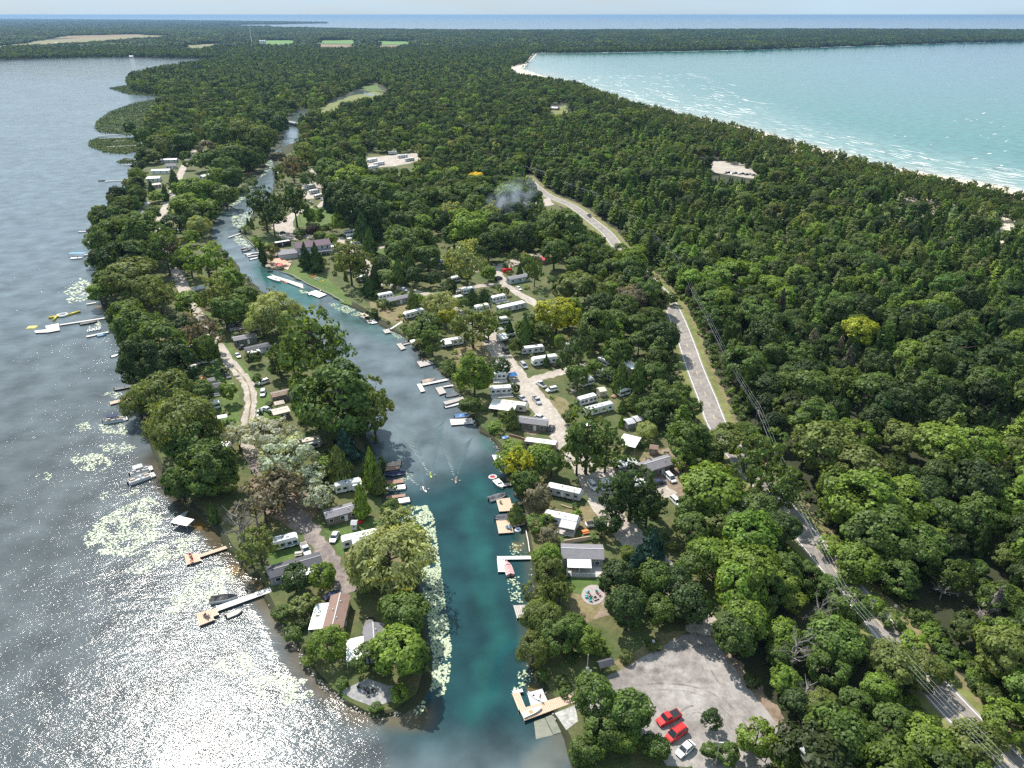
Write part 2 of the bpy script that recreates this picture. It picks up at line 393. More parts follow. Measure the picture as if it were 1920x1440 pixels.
for r_ in RL: strip('gravel_road', r_, 5.0 if r_[0][1] > 400 else 7.0, LZ + .048, M_gravel, jit=.3)
patch('gravel_yard', [(860, 498), (930, 498), (980, 480), (1018, 474), (1018, 486), (990, 492), (950, 506), (930, 512), (880, 512)], M_gravel, .062)
patch('gravel_yard', [(505, 425), (545, 408), (548, 440), (560, 452), (530, 450)], M_gravel, .062)
patch('gravel_yard', [(640, 450), (690, 440), (690, 470), (660, 478)], M_gravel, .062)
patch('gravel_yard', [(688, 297), (780, 288), (788, 302), (740, 313), (688, 316)], M_gravel, .055)
patch('gravel_yard', [(565, 340), (612, 345), (610, 372), (570, 375)], M_gravel, .05)
patch('gravel_yard', [(945, 380), (1010, 378), (1030, 372), (1040, 385), (1000, 395), (950, 396)], M_gravel, .05)
# parking lot at the bottom with its stains
PARK = [(1302, 1188), (1335, 1200), (1362, 1238), (1400, 1290), (1440, 1340), (1478, 1392), (1440, 1440), (1380, 1452), (1250, 1440), (1215, 1400), (1180, 1370), (1140, 1345), (1078, 1335), (1075, 1305), (1120, 1282), (1168, 1258), (1205, 1235), (1258, 1204)]
patch('parking_lot', PARK, M_gravel2, .06)
M_rut = mat('wheel_rut', (.17, .15, .135), .95, 0, scale=.4, col2=(.33, .30, .28), detail=9, fine=.8)
for ti, tr in enumerate([[(1420, 1420), (1390, 1360), (1340, 1310), (1280, 1290), (1200, 1290), (1130, 1305)], [(1440, 1420), (1400, 1350), (1340, 1280), (1310, 1220)], [(1270, 1350), (1300, 1330), (1330, 1340), (1370, 1380), (1400, 1425)]]):
    for o__ in (-.8, .8): strip('wheel_rut', tr, .32, LZ + .082 + ti * .001, M_rut, off=o__, jit=.05, kind='stuff', label='faint wheel rut across the gravel lot')
strip('dirt_edge', [(1330, 1190), (1365, 1235), (1402, 1282), (1445, 1335), (1490, 1395)], 3.0, LZ + .064, M_dirt, jit=.5)
M_stain = mat('mud_stain', (.10, .082, .070), .9, 0, scale=.5, col2=(.20, .18, .165), detail=10)
_n, _l = M_stain.node_tree.nodes, M_stain.node_tree.links
_at = _n.new('ShaderNodeAttribute'); _at.attribute_name = 'fade'; _nz = _n.new('ShaderNodeTexNoise'); _nz.inputs['Scale'].default_value = .35; _nz.inputs['Detail'].default_value = 8
_tc = _n.new('ShaderNodeTexCoord'); _l.new(_tc.outputs['Object'], _nz.inputs['Vector'])
_m = _n.new('ShaderNodeMath'); _m.operation = 'MULTIPLY_ADD'; _l.new(_nz.outputs['Fac'], _m.inputs[0]); _m.inputs[1].default_value = 2.4; _m.inputs[2].default_value = -1.05
_m2 = _n.new('ShaderNodeMath'); _m2.operation = 'MULTIPLY'; _m2.use_clamp = True; _l.new(_m.outputs[0], _m2.inputs[0]); _l.new(_at.outputs['Fac'], _m2.inputs[1])
_l.new(_m2.outputs[0], _n['Principled BSDF'].inputs['Alpha'])
for si, (cx, cy, rx, ry) in enumerate(((1235, 1262, 50, 24), (1272, 1248, 34, 18), (1205, 1254, 34, 12), (1318, 1278, 28, 9), (1300, 1212, 26, 14), (1262, 1280, 40, 12), (1200, 1300, 14, 8), (1340, 1330, 40, 16), (1300, 1360, 50, 16), (1180, 1300, 30, 14), (1390, 1350, 36, 22))):
    c_ = G(cx, cy, LZ); z_ = LZ + .085 + si * .004; v = [(c_.x, c_.y, z_)]; f = []
    for i in range(24):
        a_ = i / 24 * 2 * math.pi; p = G(cx + rx * math.cos(a_), cy + ry * math.sin(a_), LZ); v.append((p.x, p.y, z_)); f.append((0, 1 + i, 1 + (i + 1) % 24))
    me = bpy.data.meshes.new('mud_stain'); me.from_pydata(v, [], f); me.materials.append(M_stain)
    fa = me.attributes.new('fade', 'FLOAT', 'POINT'); fa.data.foreach_set('value', np.array([1.0 if si < 7 else .5] + [0.0] * 24, np.float32))
    tag(link('mud_stain', me), 'dark damp stain on the pale gravel parking lot', kind='stuff')
# beach, far fields, meadow by the creek
patch('beach', [(1003, 99), (998, 101), (995, 110), (985, 119), (974, 128), (990, 135), (1010, 141), (1083, 161), (1140, 180), (1207, 200), (1280, 218), (1380, 236), (1433, 250), (1500, 270), (1563, 285), (1657, 313), (1770, 332), (1873, 350), (1960, 372), (2120, 415), (2250, 450),
       (2200, 540), (1990, 460), (1900, 428), (1780, 404), (1680, 372), (1560, 330), (1480, 306), (1380, 268), (1280, 238), (1200, 214), (1120, 190), (1060, 170), (1000, 150), (975, 140), (958, 128), (964, 112), (985, 99)], M_sand, .03, step=4)
patch('meadow', [(585, 212), (612, 198), (660, 180), (700, 172), (720, 176), (700, 190), (650, 200), (620, 222), (596, 228)], M_meadow, .03)
patch('meadow', [(676, 164), (702, 158), (720, 172), (690, 172)], M_lawn, .035)
FIELDS = [([(470, 84), (478, 76), (560, 75), (566, 81), (540, 86)], M_field1), ([(585, 82), (590, 76), (660, 75), (682, 78), (676, 83)], M_field1), ([(582, 90), (585, 83), (676, 84), (672, 90)], M_field2),
          ([(694, 84), (697, 77), (786, 78), (788, 84)], M_field1), ([(690, 89), (694, 85), (770, 85), (760, 90)], M_field2), ([(-300, 88), (0, 82), (70, 76), (280, 66), (340, 67), (300, 74), (100, 84), (0, 90), (-300, 98)], M_field3),
          ([(60, 72), (120, 67), (270, 64), (280, 67), (160, 72)], M_field2), ([(330, 86), (420, 81), (430, 85), (380, 92), (335, 91)], M_field3)]
for pl, m_ in FIELDS: patch('field', pl, m_, .3, step=20)
patch('clearing', [(1030, 205), (1060, 198), (1072, 222), (1045, 222)], M_meadow, .05)
patch('clearing', [(1420, 308), (1300, 300), (1340, 325), (1400, 335), (1500, 345)], M_gravel, .05)
patch('clearing', [(1640, 385), (1760, 395), (1740, 412), (1650, 400)], M_sand, .05)
patch('clearing', [(1850, 445), (1885, 420), (1905, 440), (1870, 460)], M_sand, .05)
# creek beyond the bridge
M_creek = mat('creek_water', (.10, .13, .13), .08, 0, scale=.02, var=.1)
strip('creek', [(545, 236), (552, 222), (575, 205), (620, 190), (670, 176), (664, 169), (690, 163)], 15, LZ + .04, M_creek, jit=1.5)
strip('creek', [(668, 170), (690, 177), (725, 180)], 17, LZ + .045, M_creek, jit=1.5)

# ------------------------------------------------------------------ water: one sheet, its colour holds depth, bottom and some painted sky reflection
gy = np.concatenate([[28.9, 29.5, 30.3, 31.5, 33, 35, 37, 40, 43, 46, 50, 55, 60, 66, 72], np.arange(78, 1500, 6.0), [1520, 1560, 1620, 1700]])
gx = np.concatenate([[-2600, -1800, -1200, -800, -500, -300, -150], np.arange(-60, 1990, 9.0), [2060, 2200, 2400, 2800, 3400, 4200]])
GX, GY = np.meshgrid(gx, gy)
wx, wy = Gn(GX, GY)
V_ = np.stack([wx.ravel(), wy.ravel(), np.zeros(wx.size)], 1)
ny, nx = GX.shape
ii = (np.arange(ny - 1)[:, None] * nx + np.arange(nx - 1)[None, :]).ravel()
F_ = np.stack([ii, ii + nx, ii + nx + 1, ii + 1], 1).ravel()
wme = mesh_np('water', V_, F_, 4)
col = np.zeros((ny, nx, 3)); 
def mix(mask, c):
    global col
    col = col * (1 - mask[..., None]) + np.array(c) * mask[..., None]
def wob(ax, ay, a=1.0, b=0.0):
    return np.sin(GX / ax + b) * np.cos(GY / ay + 1.7 * b) * a
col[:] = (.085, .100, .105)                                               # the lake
mix(sstep(900, 300, GY), (.110, .145, .165))  # far lake paler and bluer: sky reflection put into the colour
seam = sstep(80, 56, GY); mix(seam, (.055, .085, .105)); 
bayp = (GX > 940) & (GY > 60) & (GY < 560) & ((GY - 98 < .30 * (GX - 970) + 60) | (GX > 1400))
bm = bayp.astype(float) * sstep(940, 985, GX)
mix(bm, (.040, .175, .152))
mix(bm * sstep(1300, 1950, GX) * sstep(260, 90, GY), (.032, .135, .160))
dsh = dpoly(GX, GY, [(998, 101), (974, 128), (1083, 161), (1207, 200), (1280, 218), (1380, 236), (1500, 270), (1657, 313), (1873, 350), (2120, 415)])
mix(bm * sstep(75, 4, dsh + wob(60, 17, 7)) * .8, (.22, .32, .28))
mix(bm * sstep(16, 2, dsh) * .8, (.36, .36, .29))
# channel
chan = inpoly(GX, GY, EBANK[3:] + WBANK + [(705, 1344), (760, 1500), (1080, 1500)]).astype(float)
for _ in range(5):
    pch = np.pad(chan, 1, mode='edge'); chan = (pch[:-2, 1:-1] + pch[2:, 1:-1] + pch[1:-1, :-2] + pch[1:-1, 2:] + 2 * pch[1:-1, 1:-1]) / 6
lowch = sstep(820, 930, GY + (GX - 850) * .35 + wob(30, 22, 10)) * chan
mix(chan * .8, (.110, .140, .155))  # pale grey-blue of the upper channel is painted sky reflection
mix(lowch * sstep(1500, 1320, GY), (.010, .044, .050))
tl = dpoly(GX, GY, [(893, 925), (886, 985), (905, 1030), (903, 1090), (925, 1150), (935, 1200), (905, 1250), (915, 1300), (880, 1340)])
mix(lowch * sstep(34, 4, tl + wob(14, 19, 7)) * .62, (.013, .082, .074))
tl2 = dpoly(GX, GY, [(985, 1190), (940, 1225), (925, 1290)])
mix(lowch * sstep(16, 3, tl2) * .6, (.004, .060, .068))
mix(chan * sstep(30, 5, dpoly(GX, GY, [(490, 505), (530, 540), (580, 560)])) * .8, (.008, .085, .070))  # deep teal-green patch by the marina
mix(chan * sstep(40, 10, dpoly(GX, GY, [(640, 580), (690, 600), (730, 620)])) * .5, (.010, .080, .060))
mix(chan * sstep(42, 10, dpoly(GX, GY, [(930, 780), (925, 820)])) * .7, (.010, .070, .050))
# brown shallows
bs = dpoly(GX, GY, [(498, 1122), (536, 1180), (583, 1256), (655, 1322), (730, 1350), (790, 1340)])
mix(sstep(40, 8, bs + wob(20, 16, 8)) * .75, (.115, .090, .055))
bs = dpoly(GX, GY, [(300, 876), (370, 965), (425, 1028), (470, 1078), (510, 1110)])
mix(sstep(46, 10, bs + wob(18, 16, 10)) * .85, (.060, .042, .014))
for cx, cy, r_ in ((372, 985, 18), (440, 1068, 22), (186, 578, 14), (970, 1025, 16), (1000, 1290, 18), (955, 900, 10)):
    mix(sstep(r_, r_ * .3, np.hypot(GX - cx, (GY - cy) * 1.4)) * .8, (.16, .10, .025))
mix(sstep(28, 6, dpoly(GX, GY, [(985, 1005), (1000, 1060), (1002, 1140), (990, 1200), (1020, 1290), (1060, 1400)])) * .55 * (GY > 990), (.055, .060, .030))
mix(sstep(30, 4, dpoly(GX, GY, [(1050, 1400), (1010, 1440), (990, 1500)]) - 14) * .6, (.12, .12, .10))
mix(sstep(26, 6, dpoly(GX, GY, [(640, 130), (330, 125), (200, 130), (0, 128)])) * .5 * (GX < 420), (.09, .085, .06))
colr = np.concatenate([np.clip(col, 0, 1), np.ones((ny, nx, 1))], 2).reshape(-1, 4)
at = wme.attributes.new('water_colour', 'FLOAT_COLOR', 'POINT'); at.data.foreach_set('color', colr.astype(np.float32).ravel())
# how ruffled the surface is: the sheltered channel is calmer than the open lake
ruf = 1.0 - .78 * chan; ruf = ruf * (1 - bm * .7)
ruf = ruf * (1 - .65 * sstep(46, 12, dpoly(GX, GY, [(498, 1122), (470, 1078), (400, 1000), (300, 880), (250, 740)]))) * (1 - .85 * sstep(50, 16, dpoly(GX, GY, [(498, 1122), (550, 1230), (600, 1280)])))
ra = wme.attributes.new('ruffle', 'FLOAT', 'POINT'); ra.data.foreach_set('value', ruf.astype(np.float32).ravel())
WM = bpy.data.materials.new('water'); WM.use_nodes = True
n, l = WM.node_tree.nodes, WM.node_tree.links
pb = n['Principled BSDF']; pb.inputs['Roughness'].default_value = .09; pb.inputs['IOR'].default_value = 1.34
a1 = n.new('ShaderNodeAttribute'); a1.attribute_name = 'water_colour'
a2 = n.new('ShaderNodeAttribute'); a2.attribute_name = 'ruffle'
geo = n.new('ShaderNodeNewGeometry')
mp = n.new('ShaderNodeMapping'); mp.inputs['Rotation'].default_value = (0, 0, R(20)); mp.inputs['Scale'].default_value = (1.0, 2.2, 1.0)
l.new(geo.outputs['Position'], mp.inputs['Vector'])
z1 = n.new('ShaderNodeTexNoise'); z1.inputs['Scale'].default_value = 1.0; z1.inputs['Detail'].default_value = 3; z1.inputs['Roughness'].default_value = .6
z2 = n.new('ShaderNodeTexNoise'); z2.inputs['Scale'].default_value = .16; z2.inputs['Detail'].default_value = 3
l.new(mp.outputs['Vector'], z1.inputs['Vector']); l.new(mp.outputs['Vector'], z2.inputs['Vector'])
# gust patches
z3 = n.new('ShaderNodeTexNoise'); z3.inputs['Scale'].default_value = .018; z3.inputs['Detail'].default_value = 4
l.new(geo.outputs['Position'], z3.inputs['Vector'])
mr = n.new('ShaderNodeMapRange'); mr.inputs['From Min'].default_value = .35; mr.inputs['From Max'].default_value = .65; mr.inputs['To Min'].default_value = .55; mr.inputs['To Max'].default_value = 1.15
l.new(z3.outputs['Fac'], mr.inputs['Value'])
mm = n.new('ShaderNodeMath'); mm.operation = 'MULTIPLY'; l.new(mr.outputs['Result'], mm.inputs[0]); l.new(a2.outputs['Fac'], mm.inputs[1])
b1 = n.new('ShaderNodeBump'); b1.inputs['Distance'].default_value = .115
b2 = n.new('ShaderNodeBump'); b2.inputs['Distance'].default_value = .34
l.new(mm.outputs[0], b1.inputs['Strength']); l.new(mm.outputs[0], b2.inputs['Strength'])
l.new(z2.outputs['Fac'], b2.inputs['Height']); l.new(z1.outputs['Fac'], b1.inputs['Height']); l.new(b2.outputs['Normal'], b1.inputs['Normal'])
l.new(b1.outputs['Normal'], pb.inputs['Normal'])
zc = n.new('ShaderNodeTexNoise'); zc.inputs['Scale'].default_value = .09; zc.inputs['Detail'].default_value = 7; l.new(geo.outputs['Position'], zc.inputs['Vector'])
mc = n.new('ShaderNodeMapRange'); mc.inputs['From Min'].default_value = .3; mc.inputs['From Max'].default_value = .7; mc.inputs['To Min'].default_value = .62; mc.inputs['To Max'].default_value = 1.38; l.new(zc.outputs['Fac'], mc.inputs['Value'])
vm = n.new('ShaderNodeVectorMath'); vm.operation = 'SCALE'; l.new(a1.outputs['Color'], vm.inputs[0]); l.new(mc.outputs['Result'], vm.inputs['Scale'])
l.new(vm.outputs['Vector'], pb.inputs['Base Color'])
wme.materials.append(WM)
tag(link('water', wme), kind='structure')

# ------------------------------------------------------------------ buildings, trailers, vehicles, boats, docks
def cm(name, c, **k): return mat(name, c, **{'rough': .6, 'var': .10, 'scale': 1.2, **k})
M_white = cm('white_paint', (.78, .78, .76)); M_cream = cm('cream_paint', (.62, .57, .47)); M_roofw = cm('white_metal_roof', (.80, .80, .78), rough=.45)
M_grey = cm('grey_siding', (.30, .30, .31)); M_lgrey = cm('light_grey', (.48, .48, .49)); M_dgrey = cm('dark_grey', (.075, .075, .085)); M_shdark = cm('dark_shingles', (.085, .083, .095), rough=.9, bump=.03)
M_shgrey = cm('grey_shingles', (.20, .19, .205), rough=.9, bump=.03); M_shbrown = cm('brown_shingles', (.235, .155, .125), rough=.9, bump=.03); M_shmar = cm('maroon_shingles', (.165, .115, .135), rough=.9, bump=.03)
M_taupe = cm('taupe_siding', (.19, .155, .14)); M_blue = cm('blue_grey_siding', (.20, .28, .36)); M_tan = cm('tan_siding', (.38, .29, .22)); M_red = cm('red_paint', (.55, .03, .03), rough=.3); M_black = cm('black', (.015, .015, .018), rough=.4)
M_glass = cm('window_glass', (.03, .04, .05), rough=.08, spec=.8); M_glassl = cm('windscreen', (.10, .14, .17), rough=.08, spec=.9); M_wood = cm('deck_wood', (.52, .38, .27), col2=(.62, .47, .35), scale=2.5, rough=.85)
M_wgrey = cm('weathered_wood', (.40, .36, .33), col2=(.52, .48, .45), scale=2.5, rough=.9); M_wred = cm('reddish_wood', (.36, .21, .15), scale=2.5, rough=.9); M_wpale = cm('pale_dock', (.66, .63, .60), scale=2, rough=.85)
M_tyre = cm('tyre', (.02, .02, .02), rough=.9); M_alu = cm('aluminium', (.55, .56, .58), metal=.7, rough=.35); M_navy = cm('navy_cover', (.02, .03, .08), rough=.8); M_bblue = cm('blue_tarp', (.05, .20, .50), rough=.5)
M_teal = cm('teal_canvas', (.03, .20, .32), rough=.6); M_orange = cm('orange_plastic', (.85, .22, .06), rough=.5); M_orsail = cm('orange_sail', (.90, .30, .18), rough=.7); M_yel = cm('yellow_vinyl', (.62, .50, .06), rough=.4)
M_pink = cm('pink_cover', (.60, .33, .32), rough=.8); M_beigec = cm('beige_cover', (.50, .36, .27), rough=.8); M_silver = cm('silver_paint', (.55, .56, .58), rough=.25, metal=.3); M_redroof = cm('red_roof', (.62, .10, .13), rough=.6)
M_pinkroof = cm('pinkish_roof', (.38, .15, .15), rough=.7); M_turq = cm('turquoise_plastic', (.04, .42, .42), rough=.5); M_skin = cm('skin', (.50, .30, .21)); M_stone = cm('stone', (.32, .28, .26), scale=3); M_rock = cm('rock', (.30, .27, .23), col2=(.50, .46, .40), scale=2, rough=.95)
M_greenp = cm('green_plastic', (.35, .60, .10), rough=.4); M_lblue = cm('light_blue', (.25, .50, .75), rough=.4); M_redwood = cm('red_brown_wall', (.20, .06, .05)); M_ltan = cm('pale_tan', (.50, .42, .34)); M_wire = cm('wire', (.30, .30, .32), rough=.4, metal=.5)
M_pole = cm('pole_wood', (.16, .12, .10), rough=.95)

def root_at(name, p0, p1, z, zbase, label, cat, group=None, r=None):
    m_, a, L = seg(p0, p1, z)
    o = empty(name, (m_.x, m_.y, zbase), a); tag(o, label, cat, group)
    return o, L
def gable(mb, L, W_, z0, rise, ov=.3, t=.12):
    for s_ in (-1, 1):
        a = [(-L / 2 - ov, 0, z0 + rise), (L / 2 + ov, 0, z0 + rise), (L / 2 + ov, s_ * (W_ / 2 + ov), z0 - ov * rise / (W_ / 2)), (-L / 2 - ov, s_ * (W_ / 2 + ov), z0 - ov * rise / (W_ / 2))]
        mb.add(a + [(x, y, z + t) for x, y, z in a], [(0, 1, 2, 3), (4, 7, 6, 5), (0, 4, 5, 1), (1, 5, 6, 2), (2, 6, 7, 3), (3, 7, 4, 0)])
def wall_gable(L, W_, H, rise):
    mb = MB(); x = L / 2; y = W_ / 2
    mb.add([(-x, -y, 0), (x, -y, 0), (x, y, 0), (-x, y, 0), (-x, -y, H), (x, -y, H), (x, y, H), (-x, y, H), (-x, 0, H + rise), (x, 0, H + rise)],
           [(0, 1, 5, 4), (2, 3, 7, 6), (1, 2, 6, 9, 5), (3, 0, 4, 8, 7), (4, 5, 9, 8), (6, 7, 8, 9)]); return mb
def window(parent, x, y, z, w, h, side='y', sgn=-1, name='window', frame=None, glass=None):
    """side 'y': on the long wall at y; side 'x': on the end wall at x"""
    f = MB(); g = MB()
    if side == 'y':
        f.box(x, y + sgn * .03, z, w + .16, .07, h + .16); o = f.build(name, frame or M_white, parent)
        MB().box(x, y + sgn * .07, z + .08, w, .02, h).build('pane', glass or M_glass, o)
    else:
        f.box(x + sgn * .03, y, z, .07, w + .16, h + .16); o = f.build(name, frame or M_white, parent)
        MB().box(x + sgn * .07, y, z + .08, .02, w, h).build('pane', glass or M_glass, o)
    return o
def house(p0, p1, W_, label, cat='cottage', name='cottage', H=2.7, rise=.9, wall=None, roof=None, z=None, awn=None, vents=2, porch=None, group=None, win=3, front=-1, L=None):
    z = z or (LZ + H + rise * .8)
    o, L0 = root_at(name, p0, p1, z, LZ, label, cat, group); L = L or L0
    keep(o.location.x, o.location.y, max(L, W_) * .5)
    wall_gable(L, W_, H, rise).build('wall', wall or M_grey, o)
    mb = MB(); gable(mb, L, W_, H + .02, rise); rf = mb.build('roof', roof or M_shgrey, o)
    for i in range(vents): MB().cyl((L * (-.25 + .5 * i / max(vents - 1, 1)), -W_ * .2 if i % 2 else W_ * .12, H + rise * .5), (L * (-.25 + .5 * i / max(vents - 1, 1)), -W_ * .2 if i % 2 else W_ * .12, H + rise * .75 + .4), .16, n=6).build('roof_vent', M_lgrey, rf)
    MB().box(0, 0, H + rise + .13, L + .6, .22, .06).build('ridge_cap', M_lgrey if roof is not M_shdark else M_grey, rf)
    for s_ in (-1, 1):
        for i in range(win): window(o, L * (-.36 + .72 * i / max(win - 1, 1)), s_ * W_ / 2, 1.0, 1.1, 1.0, 'y', s_)
        window(o, s_ * L / 2, 0, .9, W_ * .35, 1.2, 'x', s_)
        f = MB(); f.box(L * .12, s_ * (W_ / 2 + .035), .1, .95, .07, 2.05); f.build('door', M_white, o)
    if awn:
        x0, x1, s_, d, col_ = awn; zt = H - .1; y0 = s_ * (W_ / 2 + .05); y1 = s_ * (W_ / 2 + d)
        a = MB(); a.add([(x0 * L, y0, zt), (x1 * L, y0, zt), (x1 * L, y1, zt - .35), (x0 * L, y1, zt - .35), (x0 * L, y0, zt + .1), (x1 * L, y0, zt + .1), (x1 * L, y1, zt - .25), (x0 * L, y1, zt - .25)], [(0, 1, 2, 3), (4, 7, 6, 5), (0, 4, 5, 1), (1, 5, 6, 2), (2, 6, 7, 3), (3, 7, 4, 0)])
        aw = a.build('porch_roof', col_, o)
        for x in (x0, x1, (x0 + x1) / 2): MB().box(x * L * .985, y1 * .985, 0, .12, .12, zt - .35).build('post', M_white, aw)
    if porch:
        x0, x1, s_, d = porch; MB().box((x0 + x1) / 2 * L, s_ * (W_ / 2 + d / 2 + .03), 0, (x1 - x0) * L, d, .5).build('porch_floor', M_wgrey, o)
        r_ = MB()
        for k in range(int((x1 - x0) * L / .8) + 1): r_.box(x0 * L + k * .8, s_ * (W_ / 2 + d - .05), .5, .07, .07, .95)
        r_.box((x0 + x1) / 2 * L, s_ * (W_ / 2 + d - .05), 1.42, (x1 - x0) * L, .09, .07); r_.build('railing', M_white, o)
    return o
def trailer(p0, p1, W_, label, name='travel_trailer', cat='trailer', body=None, roof=None, H=3.1, z=None, awn=None, slide=None, stripe=None, front='x', group=None, nose=1, L=None, porch=None, wheels=True, dark_end=False):
    z = z or (LZ + H)
    o, L0 = root_at(name, p0, p1, z, LZ, label, cat, group); L = L or L0
    keep(o.location.x, o.location.y, L * .42)
    b = body or M_white; z0 = .55
    prof = [(-L / 2, z0), (L / 2 - .5, z0), (L / 2, z0 + .7), (L / 2 - .15, H - .5), (L / 2 - .8, H - .02), (-L / 2 + .25, H - .02), (-L / 2, H - .3)]
    if nose < 0: prof = [(-x, q) for x, q in prof][::-1]
    m_ = MB(); m_.loft([[(x, -W_ / 2, q) for x, q in prof], [(x, W_ / 2, q) for x, q in prof]]); m_.build('body', b, o)
    rf = MB().bev(0, 0, H - .03, L - 1.1, W_ - .1, .12, .12, .05).build('roof', roof or M_roofw, o)
    MB().bev(L * .08, 0, H + .08, .9, .75, .32, .1, .08).build('air_conditioner', M_white, rf)
    for i, x in enumerate((-.3, -.08, .3)): MB().box(x * L, (.3 if i % 2 else -.3), H + .08, .5, .5, .1).build('roof_hatch', M_dgrey if i == 1 else M_lgrey, rf)
    for s_ in (-1, 1):
        for i, x in enumerate((-.38, -.15, .12, .34)):
            if slide and slide[2] == s_ and slide[0] - .06 < x < slide[1] + .06: continue
            window(o, x * L, s_ * W_ / 2, 1.45, .95, .65, 'y', s_, frame=M_dgrey)
        MB().box(L * .0 - .4, s_ * (W_ / 2 + .03), .7, .7, .06, 1.85).build('door', M_lgrey if b is not M_lgrey else M_white, o)
        if stripe: MB().box(0, s_ * (W_ / 2 + .018), 1.0, L * .9, .03, .32).build('stripe', stripe, o)
        if wheels:
            for x in (-.06, .06): MB().cyl((x * L - .1, s_ * (W_ / 2 - .25), .36), (x * L - .1, s_ * (W_ / 2 + .02), .36), .36, n=12).build('wheel', M_tyre, o)
    window(o, -nose * L / 2, 0, 1.4, W_ * .5, .7, 'x', -nose, frame=M_dgrey)
    MB().box(0, 0, .28, L * .94, W_ * .9, .26).build('skirting', M_dgrey, o)
    if slide:
        x0, x1, s_, d, c_ = slide; MB().box((x0 + x1) / 2 * L, s_ * (W_ / 2 + d / 2), .8, (x1 - x0) * L, d, H - 1.15).build('slide_out', c_, o)
        window(o, (x0 + x1) / 2 * L, s_ * (W_ / 2 + d), 1.35, (x1 - x0) * L * .5, .7, 'y', s_, frame=M_dgrey)
    if awn:
        x0, x1, s_, d, c_ = awn; y0 = s_ * (W_ / 2 + .02); y1 = s_ * (W_ / 2 + d); zt = H - .15
        a = MB(); a.add([(x0 * L, y0, zt), (x1 * L, y0, zt), (x1 * L, y1, zt - .5), (x0 * L, y1, zt - .5), (x0 * L, y0, zt + .07), (x1 * L, y0, zt + .07), (x1 * L, y1, zt - .43), (x0 * L, y1, zt - .43)], [(0, 1, 2, 3), (4, 7, 6, 5), (0, 4, 5, 1), (1, 5, 6, 2), (2, 6, 7, 3), (3, 7, 4, 0)])
        aw = a.build('awning', c_, o)
        for x in (x0, x1): MB().box(x * L * .98, y1 * .98, 0, .08, .08, zt - .45).build('awning_post', M_alu, aw)
    if porch:
        x0, x1, s_, d = porch; MB().box((x0 + x1) / 2 * L, s_ * (W_ / 2 + d / 2 + .02), 0, (x1 - x0) * L, d, .4).build('porch_floor', M_wgrey, o)
    if not wheels: pass
    hb = MB(); hx = nose * L / 2; hb.tube([(hx - nose * .3, -.6, .5), (hx + nose * 1.1, 0, .5), (hx - nose * .3, .6, .5)], .06, 4); hb.build('hitch', M_dgrey, o)
    return o
def motorhome(p0, p1, label, stripe=None, body=None, roof=None, H=3.2, W_=2.5, L=None):
    o = trailer(p0, p1, W_, label, 'motorhome', 'motorhome', body=body, roof=roof, H=H, stripe=stripe, nose=1, L=L)
    for c in list(o.children):
        if c.name.startswith('hitch'): bpy.data.objects.remove(c)
    L = max(abs(v.co.x) for c in o.children if c.name.startswith('body') for v in c.data.vertices) * 2
    MB().box(L / 2 - .07, 0, 1.25, .1, W_ * .86, 1.2, ry=-.12).build('windscreen', M_glass, o)
    for s_ in (-1, 1):
        MB().cyl((L * .36, s_ * (W_ / 2 - .25), .42), (L * .36, s_ * (W_ / 2 + .02), .42), .42, n=12).build('wheel', M_tyre, o)
        MB().box(L / 2 - .3, s_ * (W_ / 2 + .2), 1.5, .12, .22, .4).build('mirror', M_black, o)
    return o
